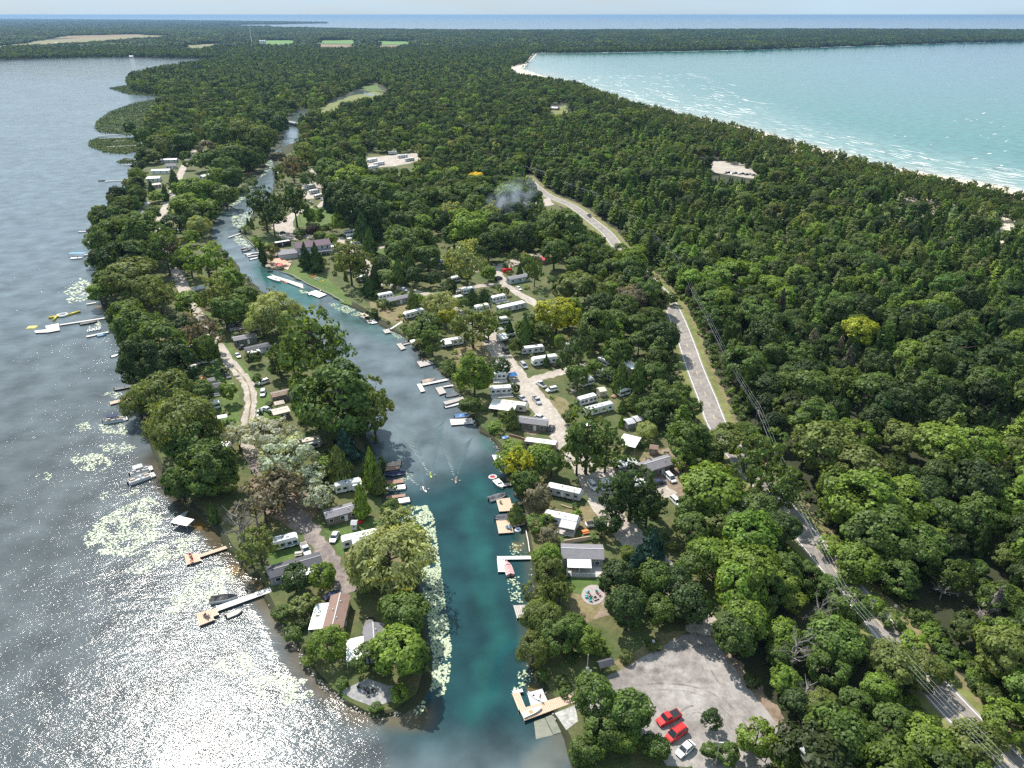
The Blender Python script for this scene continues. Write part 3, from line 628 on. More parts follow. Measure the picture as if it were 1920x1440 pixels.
def car(p0, p1, kind, paint, label, z=None, group='parked cars and pickups around the campground', L=None, roofm=None):
    """p0 rear, p1 front, at mid-height"""
    o, L0 = root_at({'pickup': 'pickup_truck', 'van': 'minivan', 'suv': 'suv_car'}.get(kind, 'parked_car'), p0, p1, LZ + .8, LZ + .06, label, {'pickup': 'pickup truck', 'van': 'minivan'}.get(kind, 'car'), group)
    L = L or {'pickup': 5.6, 'van': 5.0, 'suv': 4.8}.get(kind, 4.5); Wd = 1.95 if kind != 'sedan' else 1.82
    keep(o.location.x, o.location.y, 2.6)
    h1 = {'pickup': 1.12, 'van': 1.05, 'suv': 1.10}.get(kind, .92); h2 = {'pickup': 1.85, 'van': 1.78, 'suv': 1.78}.get(kind, 1.48)
    def sect(x, w, za, zb): return [(x, -w / 2, za), (x, w / 2, za), (x, w / 2 + .0, (za + zb) / 2 + .1), (x, w / 2 - .10, zb), (x, -w / 2 + .10, zb), (x, -w / 2, (za + zb) / 2 + .1)]
    b = MB(); hood = h1 - .12
    xs = [(-L / 2, Wd - .25, .42, h1 - .14), (-L / 2 + .18, Wd, .30, h1), (L * .17, Wd, .28, h1), (L * .30, Wd, .28, hood + .03), (L / 2 - .3, Wd - .08, .30, hood - .10), (L / 2, Wd - .35, .42, hood - .28)]
    b.loft([sect(*q) for q in xs]); b.build('body', paint, o, smooth=False)
    c0, c1, c2, c3 = {'pickup': (-.06, -.03, .16, .26), 'van': (-.48, -.42, .14, .33), 'suv': (-.48, -.40, .12, .26)}.get(kind, (-.42, -.26, .08, .24))
    g = MB(); wt = Wd - .42
    def rr_(x, w, q): return [(x, -w / 2, q), (x, w / 2, q)]
    bot = [(c0 * L, -Wd / 2 + .08, h1), (c3 * L, -Wd / 2 + .08, h1 - .02), (c3 * L, Wd / 2 - .08, h1 - .02), (c0 * L, Wd / 2 - .08, h1)]
    top = [(c1 * L, -wt / 2, h2 - .04), (c2 * L, -wt / 2, h2 - .04), (c2 * L, wt / 2, h2 - .04), (c1 * L, wt / 2, h2 - .04)]
    g.add(bot + top, [(0, 1, 5, 4), (1, 2, 6, 5), (2, 3, 7, 6), (3, 0, 4, 7), (4, 5, 6, 7)]); g.build('windows', M_glass, o)
    r_ = MB().bev((c1 + c2) / 2 * L, 0, h2 - .06, (c2 - c1) * L + .06, wt + .06, .10, .12, .06).build('car_roof', roofm or paint, o)
    pl = MB()
    for x, xt in ((c0 + .005, c1), ((c0 + c3) / 2 - .02, (c1 + c2) / 2 - .02), (c3 - .01, c2)):
        for s_ in (-1, 1): pl.tube([(x * L, s_ * (Wd / 2 - .07), h1), (xt * L, s_ * (wt / 2 + .01), h2 - .03)], .05, 4)
    pl.build('window_pillars', paint, o)
    for x in (-.31, .33):
        for s_ in (-1, 1):
            w_ = MB().cyl((x * L, s_ * (Wd / 2 - .22), .34), (x * L, s_ * (Wd / 2 + .02), .34), .34, n=14).build('wheel', M_tyre, o)
            MB().cyl((x * L, s_ * (Wd / 2 + .02), .34), (x * L, s_ * (Wd / 2 + .035), .34), .19, n=8).build('rim', M_alu, w_)
    for s_ in (-1, 1):
        MB().box(L / 2 - .12, s_ * Wd * .33, hood - .42, .22, .36, .16).build('headlight', M_lgrey, o); MB().box(-L / 2 + .03, s_ * Wd * .36, h1 - .42, .14, .22, .3).build('tail_light', M_red, o)
        MB().box((c3 - .05) * L, s_ * (Wd / 2 + .08), h1 + .02, .14, .2, .14).build('mirror', paint, o)
    if kind == 'pickup': MB().box(-.27 * L, 0, h1 - .02, L * .36, Wd - .3, .05).build('bed_cover', M_black, o)
    if kind in ('van', 'suv'):
        for s_ in (-1, 1): MB().tube([(c1 * L + .2, s_ * wt * .42, h2 + .09), (c2 * L - .2, s_ * wt * .42, h2 + .09)], .03, 4).build('roof_rail', M_black, o)
    return o
WZ = 0.0
def hull(L, W_, h, blunt=.5, n=7, z0=-.12, deck=True):
    rings = []
    for i in range(n):
        t = i / (n - 1); x = -L / 2 + L * t
        w = W_ / 2 * (1 - max(0, (t - blunt) / (1 - blunt)) ** 2.2 * .97); hh = h + .18 * t * t
        rings.append([(x, -w, hh), (x, -w * .82, z0 + .1 + .12 * t ** 3), (x, 0, z0 + .35 * t ** 4), (x, w * .82, z0 + .1 + .12 * t ** 3), (x, w, hh)])
    mb = MB(); mb.loft(rings, cap=False)
    mb.f += [tuple(range(4, -1, -1))]
    return mb
def boat(p0, p1, kind, label, paint=None, cover=None, W_=2.2, group='boats moored at the docks', z=.6, L=None):
    """p0 stern, p1 bow"""
    nm = {'pontoon': 'pontoon_boat', 'skiff': 'rowing_boat', 'raft': 'inflatable_boat'}.get(kind, 'motor_boat')
    o, L0 = root_at(nm, p0, p1, z, WZ, label, 'boat', group); L = L or L0; paint = paint or M_white
    if kind == 'pontoon':
        for s_ in (-1, 1): MB().cyl((-L / 2, s_ * W_ * .36, .12), (L / 2 - .5, s_ * W_ * .36, .12), .32, n=8).build('pontoon', M_alu, o)
        MB().box(0, 0, .42, L, W_, .12).build('deck', M_lgrey, o)
        f = MB()
        for s_ in (-1, 1): f.box(-.1 * L, s_ * (W_ / 2 - .04), .54, L * .78, .07, .7)
        f.box(L * .38, 0, .54, .07, W_ - .7, .7); f.box(-L * .48, 0, .54, .07, W_ - .9, .7); f.build('fence', paint, o)
        for x, y in ((-.32, -.3), (-.32, .3), (.22, -.3), (.22, .3)): MB().bev(x * L, y * W_, .54, L * .2, W_ * .26, .45, .08).build('seat', cover if cover and cover is not M_navy else M_ltan, o)
        MB().bev(-.02 * L, W_ * .22, .54, .6, .55, .9, .1).build('console', M_white, o)
        if cover:
            t = MB().bev(-.12 * L, 0, 2.3, L * .45, W_ * .95, .14, .2, .1).build('canopy', cover, o)
            for x in (-.3, .06):
                for s_ in (-1, 1): MB().box(x * L, s_ * W_ * .45, .54, .05, .05, 1.8).build('canopy_pole', M_alu, t)
        MB().bev(-L / 2 - .25, 0, .1, .45, .4, 1.0, .08).build('outboard_motor', M_black, o)
        return o
    h = {'skiff': .42, 'cruiser': .85, 'raft': .35}.get(kind, .65)
    hull(L, W_, h).build('hull', paint, o)
    t_ = []
    for i in range(7):
        t = i / 6; x = -L / 2 + L * t; w = W_ / 2 * (1 - max(0, (t - .5) / .5) ** 2.2 * .97); t_.append((x, w, h + .18 * t * t))
    rim = MB(); rim.tube([(x, w, q) for x, w, q in t_] + [(x, -w, q) for x, w, q in t_[::-1]], .05, 5); rim.build('gunwale', M_lgrey if paint is not M_lgrey else M_white, o)
    fl = MB(); fl.add([(x, w * .93, h * .35 + .02) for x, w, q in t_] + [(x, -w * .93, h * .35 + .02) for x, w, q in t_[::-1]], [tuple(range(14))]); fl.build('floor', M_ltan if kind != 'skiff' else M_wred, o)
    if cover:
        cv = MB()
        for a, b_ in zip(t_[:-1], t_[1:]):
            for s_ in (-1, 1): cv.add([(a[0], s_ * a[1], a[2] + .04), (b_[0], s_ * b_[1], b_[2] + .04), (b_[0], 0, b_[2] + .42), (a[0], 0, a[2] + .45 + .15 * math.sin(a[0] * 2))], [(0, 1, 2, 3) if s_ < 0 else (3, 2, 1, 0)])
        cv.build('boat_cover', cover, o)
    else:
        if kind != 'skiff':
            fd = MB(); q = [k for k in t_ if k[0] > L * .12]; fd.add([(x, w * .96, z_ + .02) for x, w, z_ in q] + [(x, -w * .96, z_ + .02) for x, w, z_ in q[::-1]], [tuple(range(2 * len(q)))]); fd.build('foredeck', paint, o)
            MB().box(L * .08, 0, h + .02, .06, W_ * .72, .42, ry=-.5).build('windscreen', M_glassl, o)
        for x in ((-.3, 0, .22) if kind == 'skiff' else (-.34, -.08)): MB().bev(x * L, 0, h * .36, .45, W_ * .72, .24, .05).build('seat', M_ltan if kind != 'skiff' else M_white, o)
    if kind != 'raft': MB().bev(-L / 2 - .2, 0, .05, .38, .35, .95, .07).build('outboard_motor', M_black, o)
    return o
DK = 'docks along the shores'
def deck(px, label, m=None, name='dock', z=.55, plank=None, edge=None, posts=True, group=DK, cat='dock', th=.22):
    """deck from a list of quads given by four photo points each, planks across the first side"""
    m = m or M_wpale; o = None
    for qi, q in enumerate(px):
        pts = [G(x, y, z) for x, y in q]
        if o is None:
            c = sum(pts, Vector()) / 4; o = empty(name, (c.x, c.y, 0)); tag(o, label, cat, group)
        lp = [(p.x - c.x, p.y - c.y) for p in pts]
        A = sum(lp[i][0] * lp[(i + 1) % 4][1] - lp[(i + 1) % 4][0] * lp[i][1] for i in range(4))
        # planks run across the edge 0-1, laid side by side towards edge 3-2
        a0, a1, b1, b0 = [Vector((*p, 0)) for p in lp]
        n_ = max(2, int((b0 - a0).length / (plank or .42)))
        mb = MB(); gap = .035 / max((b0 - a0).length / n_, .1)
        for i in range(n_):
            t0, t1 = (i + gap) / n_, (i + 1 - gap) / n_; dz = RNG.uniform(-.006, .006)
            v = [a0.lerp(b0, t0), a1.lerp(b1, t0), a1.lerp(b1, t1), a0.lerp(b0, t1)]
            if A < 0: v = v[::-1]
            mb.add([(p.x, p.y, z - .05 + dz) for p in v] + [(p.x, p.y, z + dz) for p in v], [(3, 2, 1, 0), (4, 5, 6, 7), (0, 1, 5, 4), (1, 2, 6, 5), (2, 3, 7, 6), (3, 0, 4, 7)])
        pk = mb.build('planks', m, o); pk['kind'] = 'stuff'
        k_ = .985; cc = (a0 + a1 + b0 + b1) / 4
        sub = MB(); vv = [cc + (p - cc) * k_ for p in (a0, a1, b1, b0)]
        if A < 0: vv = vv[::-1]
        sub.prism([(p.x, p.y) for p in vv], z - .05 - th, z - .056); sub.build('frame', edge or M_dgrey, o)
        if posts:
            pp = MB()
            for p in (a0, a1, b1, b0): pp.cyl((p.x, p.y, -.6), (p.x, p.y, z + .12), .07, n=6)
            pp.build('posts', M_alu, o)
        px_, py_, _ = P(c.x, c.y, z)
    return o
def line_deck(p0, p1, w, label, m=None, z=.55, head=None, name='dock', **k):
    a, b = G(*p0, z), G(*p1, z); d = (b - a).normalized(); nr = Vector((-d.y, d.x, 0)) * w / 2
    def pp(v): return P(v.x, v.y, z)[:2]
    q = [[pp(a - nr), pp(a + nr), pp(b + nr), pp(b - nr)]]
    if head: q.append(head)
    return deck(q, label, m, name, z, **k)
def person(loc, rz, pose, shirt, label, shorts=None, cat='person'):
    """one skinned body; pose 'sit' or 'stand' or 'lie'"""
    J = {'stand': [(0, 0, .92), (0, 0, 1.18), (0, 0, 1.42), (0, 0, 1.52), (0, .02, 1.68), (.19, 0, 1.40), (.27, .05, 1.12), (.25, .18, .90), (-.19, 0, 1.40), (-.28, .03, 1.12), (-.30, .10, .88), (.10, 0, .88), (.12, .04, .48), (.12, 0, .06), (.12, .16, .03), (-.10, 0, .88), (-.13, .0, .48), (-.14, -.04, .06), (-.14, .12, .03)],
         'sit': [(0, 0, .12), (0, .02, .38), (0, .03, .62), (0, .04, .72), (0, .06, .88), (.19, .03, .60), (.30, .20, .42), (.28, .42, .42), (-.19, .03, .60), (-.30, .20, .42), (-.28, .42, .42), (.10, .04, .10), (.14, .46, .30), (.13, .86, .10), (.13, .96, .18), (-.10, .04, .10), (-.14, .46, .30), (-.13, .86, .10), (-.13, .96, .18)]}['stand' if pose == 'stand' else 'sit']
    E = [(0, 1), (1, 2), (2, 3), (3, 4), (2, 5), (5, 6), (6, 7), (2, 8), (8, 9), (9, 10), (0, 11), (11, 12), (12, 13), (13, 14), (0, 15), (15, 16), (16, 17), (17, 18)]
    rad = [.13, .13, .14, .06, .11, .07, .045, .035, .07, .045, .035, .10, .07, .045, .035, .10, .07, .045, .035]
    me = bpy.data.meshes.new('person'); me.from_pydata(J, E, [])
    o = link('person', me, None, M_skin); o.modifiers.new('skin', 'SKIN')
    for i, r_ in enumerate(rad): me.skin_vertices[0].data[i].radius = (r_, r_ * .8)
    me.skin_vertices[0].data[0].use_root = True
    s_ = o.modifiers.new('sub', 'SUBSURF'); s_.levels = 1; s_.render_levels = 1
    o.location = loc; o.rotation_euler = (0, 0, rz); tag(o, label, cat)
    hd = Vector(J[4]); tz = J[1][2]
    s2 = MB(); s2.loft([[(w * math.cos(a), w * .75 * math.sin(a) + y, z_) for a in np.arange(0, 6.28, .785)] for w, y, z_ in ((.16, J[0][1], J[0][2] - .02), (.165, J[1][1], tz), (.20, J[2][1], J[2][2] - .05), (.10, J[3][1], J[3][2] - .03))]); s2.build('shirt', shirt, o)
    h_ = MB(); h_.loft([[(hd.x + w * math.cos(a), hd.y - .01 + w * math.sin(a), hd.z + z_) for a in np.arange(0, 6.28, .785)] for w, z_ in ((.10, .0), (.115, .06), (.08, .12), (.02, .14))]); h_.build('hair', M_black if shorts is None else M_wred, o)
    return o
def kayak(p0, p1, m, label, loc=None, z=.15, flat=False, L=3.4, group=None):
    a, r_, _ = seg(p0, p1, z)
    o = empty('kayak', (a.x, a.y, z - .15 if not flat else z), r_); tag(o, label, 'kayak', group)
    rings = []
    for t in np.linspace(0, 1, 9):
        w = .36 * math.sin(math.pi * min(max(t, .02), .98)) ** .7; x = -L / 2 + L * t; up = .10 * abs(2 * t - 1) ** 3
        rings.append([(x, -w, .18 + up), (x, -w * .6, .02 + up), (x, w * .6, .02 + up), (x, w, .18 + up), (x, w * .5, .27 + up), (x, -w * .5, .27 + up)])
    MB().loft(rings).build('hull', m, o)
    c = MB(); c.cyl((-.1, 0, .26), (-.1, 0, .30), .27, n=10); c.build('cockpit', M_black, o)
    return o
def chair(x, y, z, rz, m, label, group='garden chairs by the water', loc=True):
    o = empty('garden_chair', (x, y, z), rz); tag(o, label, 'chair', group)
    MB().box(0, 0, .32, .6, .58, .06, rx=.08).build('seat', m, o); MB().box(0, -.32, .38, .58, .07, .75, rx=.3).build('backrest', m, o)
    for s_ in (-1, 1):
        MB().box(s_ * .32, 0, .55, .1, .65, .04).build('armrest', m, o)
        for y_ in (-.25, .25): MB().box(s_ * .28, y_, 0, .07, .07, .55).build('leg', m, o)
    return o
def shed(p0, p1, W_, H, wall, roof, label, name='shed', z=None, cat='shed'):
    o, L = root_at(name, p0, p1, z or LZ + H + .3, LZ, label, cat); keep(o.location.x, o.location.y, L * .6)
    wall_gable(L, W_, H, .55).build('wall', wall, o); mb = MB(); gable(mb, L, W_, H + .02, .55, .15, .07); mb.build('roof', roof, o)
    MB().box(L / 2 + .03, 0, .05, .05, W_ * .5, H * .8).build('door', M_wred if wall is not M_wred else M_white, o); window(o, 0, -W_ / 2, 1, .6, .6, 'y', -1)
    return o
def canopy(p0, p1, W_, H, m, label, name='canopy_tent', base=LZ, cat='canopy', peak=.6, group=None):
    o, L = root_at(name, p0, p1, base + H, base, label, cat, group); keep(o.location.x, o.location.y, L * .5)
    mb = MB(); x, y = L / 2, W_ / 2; mb.add([(-x, -y, H), (x, -y, H), (x, y, H), (-x, y, H), (-x * .5, 0, H + peak), (x * .5, 0, H + peak)], [(0, 1, 5, 4), (1, 2, 5), (2, 3, 4, 5), (3, 0, 4), (3, 2, 1, 0)])
    mb.build('cover', m, o)
    for a in (-1, 1):
        for b_ in (-1, 1): MB().box(a * x * .96, b_ * y * .94, -.6 if base == 0 else 0, .1, .1, H + (.6 if base == 0 else 0)).build('post', M_alu, o)
    return o

# ---- left shore, from the point upward
house((638, 1113), (623, 1174), 4.3, 'brown-roofed cottage with a flat white side roof, near the end of the point', wall=M_tan, roof=M_shbrown, H=2.9, rise=.8, vents=3, awn=(-.30, .48, -1, 3.6, M_roofw), win=4, z=LZ + 3.7)
house((700, 1178), (702, 1212), 4.2, 'grey-roofed cabin half hidden under the trees at the tip of the point', wall=M_lgrey, roof=M_shgrey, H=2.6, awn=(-.2, .55, -1, 4.2, M_roofw), vents=2, name='cabin', cat='cabin', z=LZ + 3.4, L=8.5)
house((503, 1071), (600, 1043), 4.4, 'dark-roofed long cottage with a white awning roof facing the lake', wall=M_grey, roof=M_shdark, H=2.7, rise=.6, awn=(-.28, .30, -1, 2.4, M_roofw), vents=0, win=4)
motorhome((511, 1013), (558, 1001), 'white motorhome with a long blue side stripe', stripe=M_teal, roof=M_lgrey)
trailer((640, 1010), (710, 994), 2.6, 'long white trailer with dark glazed end, behind the big pale willow', roof=M_roofw, awn=(-.25, .18, -1, 2.0, M_roofw), name='trailer_home')
house((609, 963), (666, 947), 4.0, 'grey mobile home with a patchy grey roof beside two tall cedars', cat='mobile home', name='mobile_home', wall=M_taupe, roof=M_shgrey, rise=.5, H=2.7, vents=2)
shed((659, 978), (669, 978), 2.0, 2.0, M_lgrey, M_lgrey, 'small light grey shed at the corner of the grey mobile home')
trailer((627, 908), (678, 898), 2.6, 'white fifth-wheel with a slide-out and dark marks along its roof', slide=(.12, .45, -1, .8, M_white), name='fifth_wheel_trailer', roof=M_lgrey)
shed((643, 878), (655, 878), 3.0, 2.2, M_white, M_roofw, 'white garden shed on the shaded lawn beside the canal trees')
trailer((537, 832), (602, 819), 2.7, 'beige-roofed trailer with a grey slide-out under the big maple', roof=M_ltan, body=M_lgrey, slide=(.10, .42, -1, 1.0, M_lgrey), name='park_trailer')
house((509, 739), (562, 727), 4.0, 'cabin with a mossy brown metal roof beside the parked white cars', cat='cabin', name='cabin', wall=M_taupe, roof=mat('rusty_brown_roof', (.16, .10, .07), .8, col2=(.26, .19, .14), scale=1), rise=.5, vents=0)
house((511, 772), (540, 765), 4.0, 'small cabin with a flat beige roof, half under the big maple', cat='cabin', name='cabin', wall=M_taupe, roof=M_ltan, rise=.4, vents=1)
canopy((514, 757), (533, 753), 3.0, 2.3, M_ltan, 'beige gazebo roof standing between two brown cabins', name='gazebo', cat='gazebo')
canopy((404, 783), (426, 779), 2.6, 2.6, M_roofw, 'plain white canopy roof beside the silver poplars')
trailer((388, 755), (411, 750), 2.4, 'small white camper with a dark roof hatch behind the round willow')
house((396, 836), (434, 830), 3.4, 'low shed with a bright white flat roof beside the silver poplars', name='shed_house', cat='shed', wall=M_grey, roof=M_roofw, rise=.25, vents=0)
house((366, 728), (413, 719), 4.2, 'blue-grey cottage with a dark roof on the west lawn', wall=M_blue, roof=M_shdark, rise=.6, vents=0, porch=(-.3, .4, -1, 2.4))
shed((388, 712), (402, 709), 3.0, 2.2, M_grey, M_shgrey, 'grey shed behind the blue-grey cottage')
canopy((427, 723), (438, 721), 3.0, 2.2, M_lgrey, 'small grey eight-sided looking gazebo on the bright lawn', name='gazebo', cat='gazebo')
canopy((351, 648), (368, 645), 4.0, 2.6, M_white, 'white awning roof under the dark trees west of the track')
trailer((369, 671), (383, 668), 2.4, 'white camper under a lone tall-trunked tree', L=6)
shed((390, 669), (398, 667), 2.4, 2.4, M_white, M_white, 'narrow white utility shed beside the lone tall-trunked tree')
house((432, 592), (458, 588), 10, 'dark-roofed gabled house with a row of glazed doors', cat='house', name='house', wall=M_dgrey, roof=M_shdark, H=3.0, rise=2.0, win=6, vents=0, L=12, porch=(-.4, .5, -1, 3))
house((437, 634), (478, 626), 5.0, 'low dark-roofed cottage under the walnut tree', wall=mat('sage_siding', (.16, .17, .13), .8), roof=M_shgrey, rise=.5, vents=0)
house((460, 654), (503, 644), 4.2, 'cottage roofed half in striped white metal, half in dark shingles', wall=M_lgrey, roof=M_shdark, rise=.4, vents=0, awn=(-.5, .0, -1, 2.6, M_roofw))
house((362, 540), (381, 536), 4.5, 'small grey-roofed garden cabin by the gravel loop', cat='cabin', name='cabin', wall=M_lgrey, roof=M_lgrey, rise=.5, vents=0)
canopy((316, 524), (328, 522), 3.5, 2.3, M_dgrey, 'dark carport at the gravel loop', name='carport', cat='carport')
house((331, 487), (366, 480), 5.5, 'cottage with a bright orange roof among trees', wall=M_cream, roof=mat('orange_roof', (.72, .20, .10), .7), rise=.8, vents=0)
house((334, 396), (360, 392), 6.5, 'grey-roofed bungalow with a wooden patio beside the lane', wall=M_lgrey, roof=M_shgrey, rise=1, porch=(-.4, .4, -1, 4))
house((350, 382), (362, 378), 7, 'slate-roofed cottage behind the round tree north of the bungalow', wall=M_lgrey, roof=M_shgrey, rise=1.4)
house((242, 396), (258, 398), 6, 'pink-red roofed lakeside cabin', cat='cabin', name='cabin', wall=M_tan, roof=M_pinkroof, rise=1.0)
house((256, 394), (272, 397), 6, 'grey-roofed cabin joined beside the pink-red one', cat='cabin', name='cabin', wall=M_tan, roof=M_shgrey, rise=1.0)
house((258, 383), (274, 378), 6, 'pale grey hipped cottage at the waterside', wall=M_lgrey, roof=M_lgrey, rise=1.2)
canopy((321, 431), (336, 430), 4, 2.4, M_lblue, 'light blue canopy near the shaded camp kitchen', name='canopy_tent')
canopy((298, 420), (310, 418), 4, 2.4, M_white, 'white canopy just behind the maple grove')
house((276, 332), (300, 331), 9, 'large white flat-roofed lakeside house', cat='house', name='house', wall=M_white, roof=M_roofw, H=3, rise=.6, vents=0)
house((285, 318), (318, 317), 6, 'white-roofed long house just north of the large white one', cat='house', name='house', wall=M_white, roof=M_roofw, H=3, rise=.6, vents=0)
house((311, 308), (330, 307), 8, 'blue-grey gabled house by the lane', cat='house', name='house', wall=M_lgrey, roof=M_shgrey, rise=1.6, vents=0)
house((302, 298), (332, 297), 6, 'house with a long light grey roof by the lane', cat='house', name='house', wall=M_lgrey, roof=M_lgrey, rise=.8, vents=0)
house((319, 280), (334, 277), 7, 'small white-roofed house north of the long light roof', cat='house', name='house', wall=M_white, roof=M_roofw, rise=.7, vents=0)
house((376, 329), (391, 326), 6, 'white cottage east of the lane beside a round tree', wall=M_white, roof=M_roofw, rise=.8, vents=0)
house((284, 345), (299, 343), 6, 'low beige cabin among dark cedars', cat='cabin', name='cabin', wall=M_tan, roof=M_ltan, rise=.7)
house((285, 250), (300, 247), 8, 'brown-roofed house beneath the northern trees', cat='house', name='house', wall=M_tan, roof=M_shbrown, rise=1)
house((428, 272), (440, 270), 6, 'cream cabin on the west canal bank', cat='cabin', name='cabin', wall=M_cream, roof=M_lgrey, rise=.8)
# ---- marina lodge: two storeys with lean-to roofs
lg = empty('lodge_building', G(590, 482, LZ)); a_, b_ = G(556, 478, LZ), G(618, 470, LZ); ang = math.atan2((b_ - a_).y, (b_ - a_).x); lg.rotation_euler = (0, 0, ang)
lg.location = (a_ + b_) / 2; tag(lg, 'two-storey lodge with a maroon shingle roof and grey porch roofs', 'lodge'); keep(lg.location.x, lg.location.y, 16)
LL = (b_ - a_).length
wall_gable(LL, 10, 5.6, 2.0).build('wall', M_lgrey, lg); mb = MB(); gable(mb, LL, 10, 5.62, 2.0, .5); mb.build('roof', M_shmar, lg)
for x in np.linspace(-.4, .4, 6): window(lg, x * LL, -5, 3.5, 1.0, 1.3, 'y', -1)
for x in (-.3, -.1, .1, .3): window(lg, x * LL, -5, .9, 1.5, 1.3, 'y', -1)
mb = MB(); mb.add([(-LL / 2, -5.1, 3.1), (LL / 2, -5.1, 3.1), (LL / 2, -8.6, 2.5), (-LL / 2, -8.6, 2.5), (-LL / 2, -5.1, 3.25), (LL / 2, -5.1, 3.25), (LL / 2, -8.6, 2.65), (-LL / 2, -8.6, 2.65)], [(0, 1, 2, 3), (4, 7, 6, 5), (0, 4, 5, 1), (1, 5, 6, 2), (2, 6, 7, 3), (3, 7, 4, 0)]); pr = mb.build('porch_roof', M_shgrey, lg)
for x in np.linspace(-.48, .48, 7): MB().box(x * LL, -8.4, 0, .15, .15, 2.5).build('porch_post', M_white, pr)
MB().box(-LL / 2 - 5.5, -1.5, 0, 10.6, 9.5, 2.9).build('side_wing', M_lgrey, lg); MB().bev(-LL / 2 - 5.5, -1.5, 2.9, 11.4, 10.3, .25, .05).build('wing_roof', M_shgrey, lg)
MB().box(LL / 2 + 2.6, 0, 0, 5, 6, 2.8).build('side_wing', M_white, lg); MB().box(LL / 2 + 2.6, 0, 2.8, 5.4, 6.4, .2).build('wing_roof', M_roofw, lg)
deck([[(508, 494), (516, 484), (546, 494), (540, 506)]], 'wooden patio deck of the lodge beside the canal', m=M_wood, z=LZ + .35, name='patio_deck', cat='deck', posts=False, group=None)
for i, (q0, q1) in enumerate((((514, 488), (526, 486)), ((523, 492), (537, 489)))): canopy(q0, q1, 5.0, 2.6, M_orsail, ('left' if i == 0 else 'right') + ' orange sun sail over the lodge patio', name='sun_sail', cat='sun sail', group='orange sun sails')
canopy((498, 499), (508, 498), 3.5, 2.3, M_tan, 'thatched round tiki hut at the canal edge', name='tiki_hut', cat='hut', base=LZ, peak=1.0)
canopy((519, 497), (530, 496), 3.6, 2.4, M_red, 'dark red patio umbrella by the sun sails', name='patio_umbrella', cat='umbrella', peak=.8)
trailer((514, 455), (544, 450), 2.6, 'black-sided trailer with a white roof under the tall poplars', body=M_black, roof=M_roofw)
for i, ((a, b), lb) in enumerate(zip([((644, 433), (667, 430)), ((647, 440), (672, 437)), ((650, 447), (675, 444)), ((655, 454), (681, 450))], ['topmost white camper of the four parked in a row behind the lodge', 'second white camper of the four parked behind the lodge', 'third white camper of the four parked behind the lodge', 'white camper at the open end of the row behind the lodge, beside the black truck'])):
    trailer(a, b, 2.4, lb, group='campers parked in a row', L=7.5)
canopy((640, 398), (659, 396), 7, 3.0, M_roofw, 'big white marquee roof north of the lodge')
# ---- right shore
trailer((709, 552), (736, 547), 2.5, 'white camper just behind the slate-grey mobile home')
house((723, 562), (764, 553), 4.0, 'slate-grey mobile home with white trimmed windows', cat='mobile home', name='mobile_home', wall=M_grey, roof=M_shgrey, rise=.6, vents=0)
motorhome((793, 578), (757, 587), 'white waterside motorhome with an open awning and dark windscreen', roof=M_roofw)
trailer((781, 603), (808, 600), 2.5, 'white camper half hidden behind the willow near the stony bank')
trailer((826, 639), (868, 632), 2.6, 'white-roofed trailer with a front awning below the large elm', awn=(-.4, -.1, -1, 2.0, M_roofw))
trailer((843, 559), (867, 553), 2.5, 'long white camper roof between the poplar trunk and the willow')
trailer((870, 541), (886, 538), 2.5, 'white camper right of the tall poplar trunk', L=7)
trailer((891, 574), (916, 569), 2.7, 'boxy white camper with a dark corner window', L=7.5, H=3.5)
trailer((925, 556), (944, 552), 2.6, 'white camper with a pale wooden deck at the road curve', porch=(-.4, .5, -1, 2.5), L=8)
trailer((934, 576), (984, 565), 3.6, 'trailer under one very long cream-white awning roof', body=M_lgrey, roof=M_roofw, name='trailer_home')
trailer((937, 596), (949, 594), 2.4, 'small rounded white camper below the long awning', L=5)
trailer((986, 594), (1004, 591), 2.5, 'white camper left of the yellow-green maple', L=7.5)
trailer((932, 629), (967, 622), 2.6, 'white camper with a slanted awning at the lane junction', awn=(-.5, -.1, -1, 2.2, M_white), L=9)
canopy((934, 617), (942, 615), 3, 2.5, M_lgrey, 'grey pointed canopy behind the camper at the lane junction')
house((953, 521), (990, 514), 4.2, 'pale blue-grey mobile home with a dark roof', cat='mobile home', name='mobile_home', wall=mat('pale_blue_siding', (.45, .52, .58), .7), roof=M_shgrey, rise=.5)
house((1012, 483), (1036, 477), 6, 'hut with a pinkish red metal roof at the gravel yard', cat='hut', name='hut', wall=M_tan, roof=M_redroof, rise=1.1, vents=0)
du = empty('dumpster', G(951, 510, LZ), .2); tag(du, 'red dumpster standing at the edge of the gravel yard', 'dumpster'); MB().bev(0, 0, .1, 5.2, 2.2, 1.8, .1).build('container', M_red, du); MB().box(0, 0, 1.9, 5.3, 2.3, .1).build('lid', M_red, du)
trailer((997, 672), (1044, 665), 2.7, 'big white fifth-wheel with rounded front beside the lane', name='fifth_wheel_trailer', nose=-1, H=3.5)
trailer((977, 652), (1020, 647), 2.5, 'shaded camper directly behind the big fifth-wheel', body=M_lgrey)
trailer((1060, 645), (1079, 641), 2.5, 'white camper peeping out behind the tall dark tree', L=7)
trailer((917, 698), (946, 697), 2.8, 'white-roofed trailer with a wooden porch right of the bright maple', porch=(-.2, .5, -1, 2.6), L=8)
trailer((925, 726), (954, 724), 2.6, 'cream trailer with its own wooden deck left of the lane', porch=(-.5, .5, -1, 2.4), L=8.5)
canopy((954, 703), (969, 701), 3.0, 2.2, M_bblue, 'blue and grey dome tent beside the utility pole', name='dome_tent', cat='tent', peak=1.0)
trailer((922, 750), (989, 758), 2.8, 'cream trailer with one huge white awning facing the water', roof=M_cream, body=M_cream, awn=(-.48, .22, -1, 3.8, M_roofw), name='park_trailer')
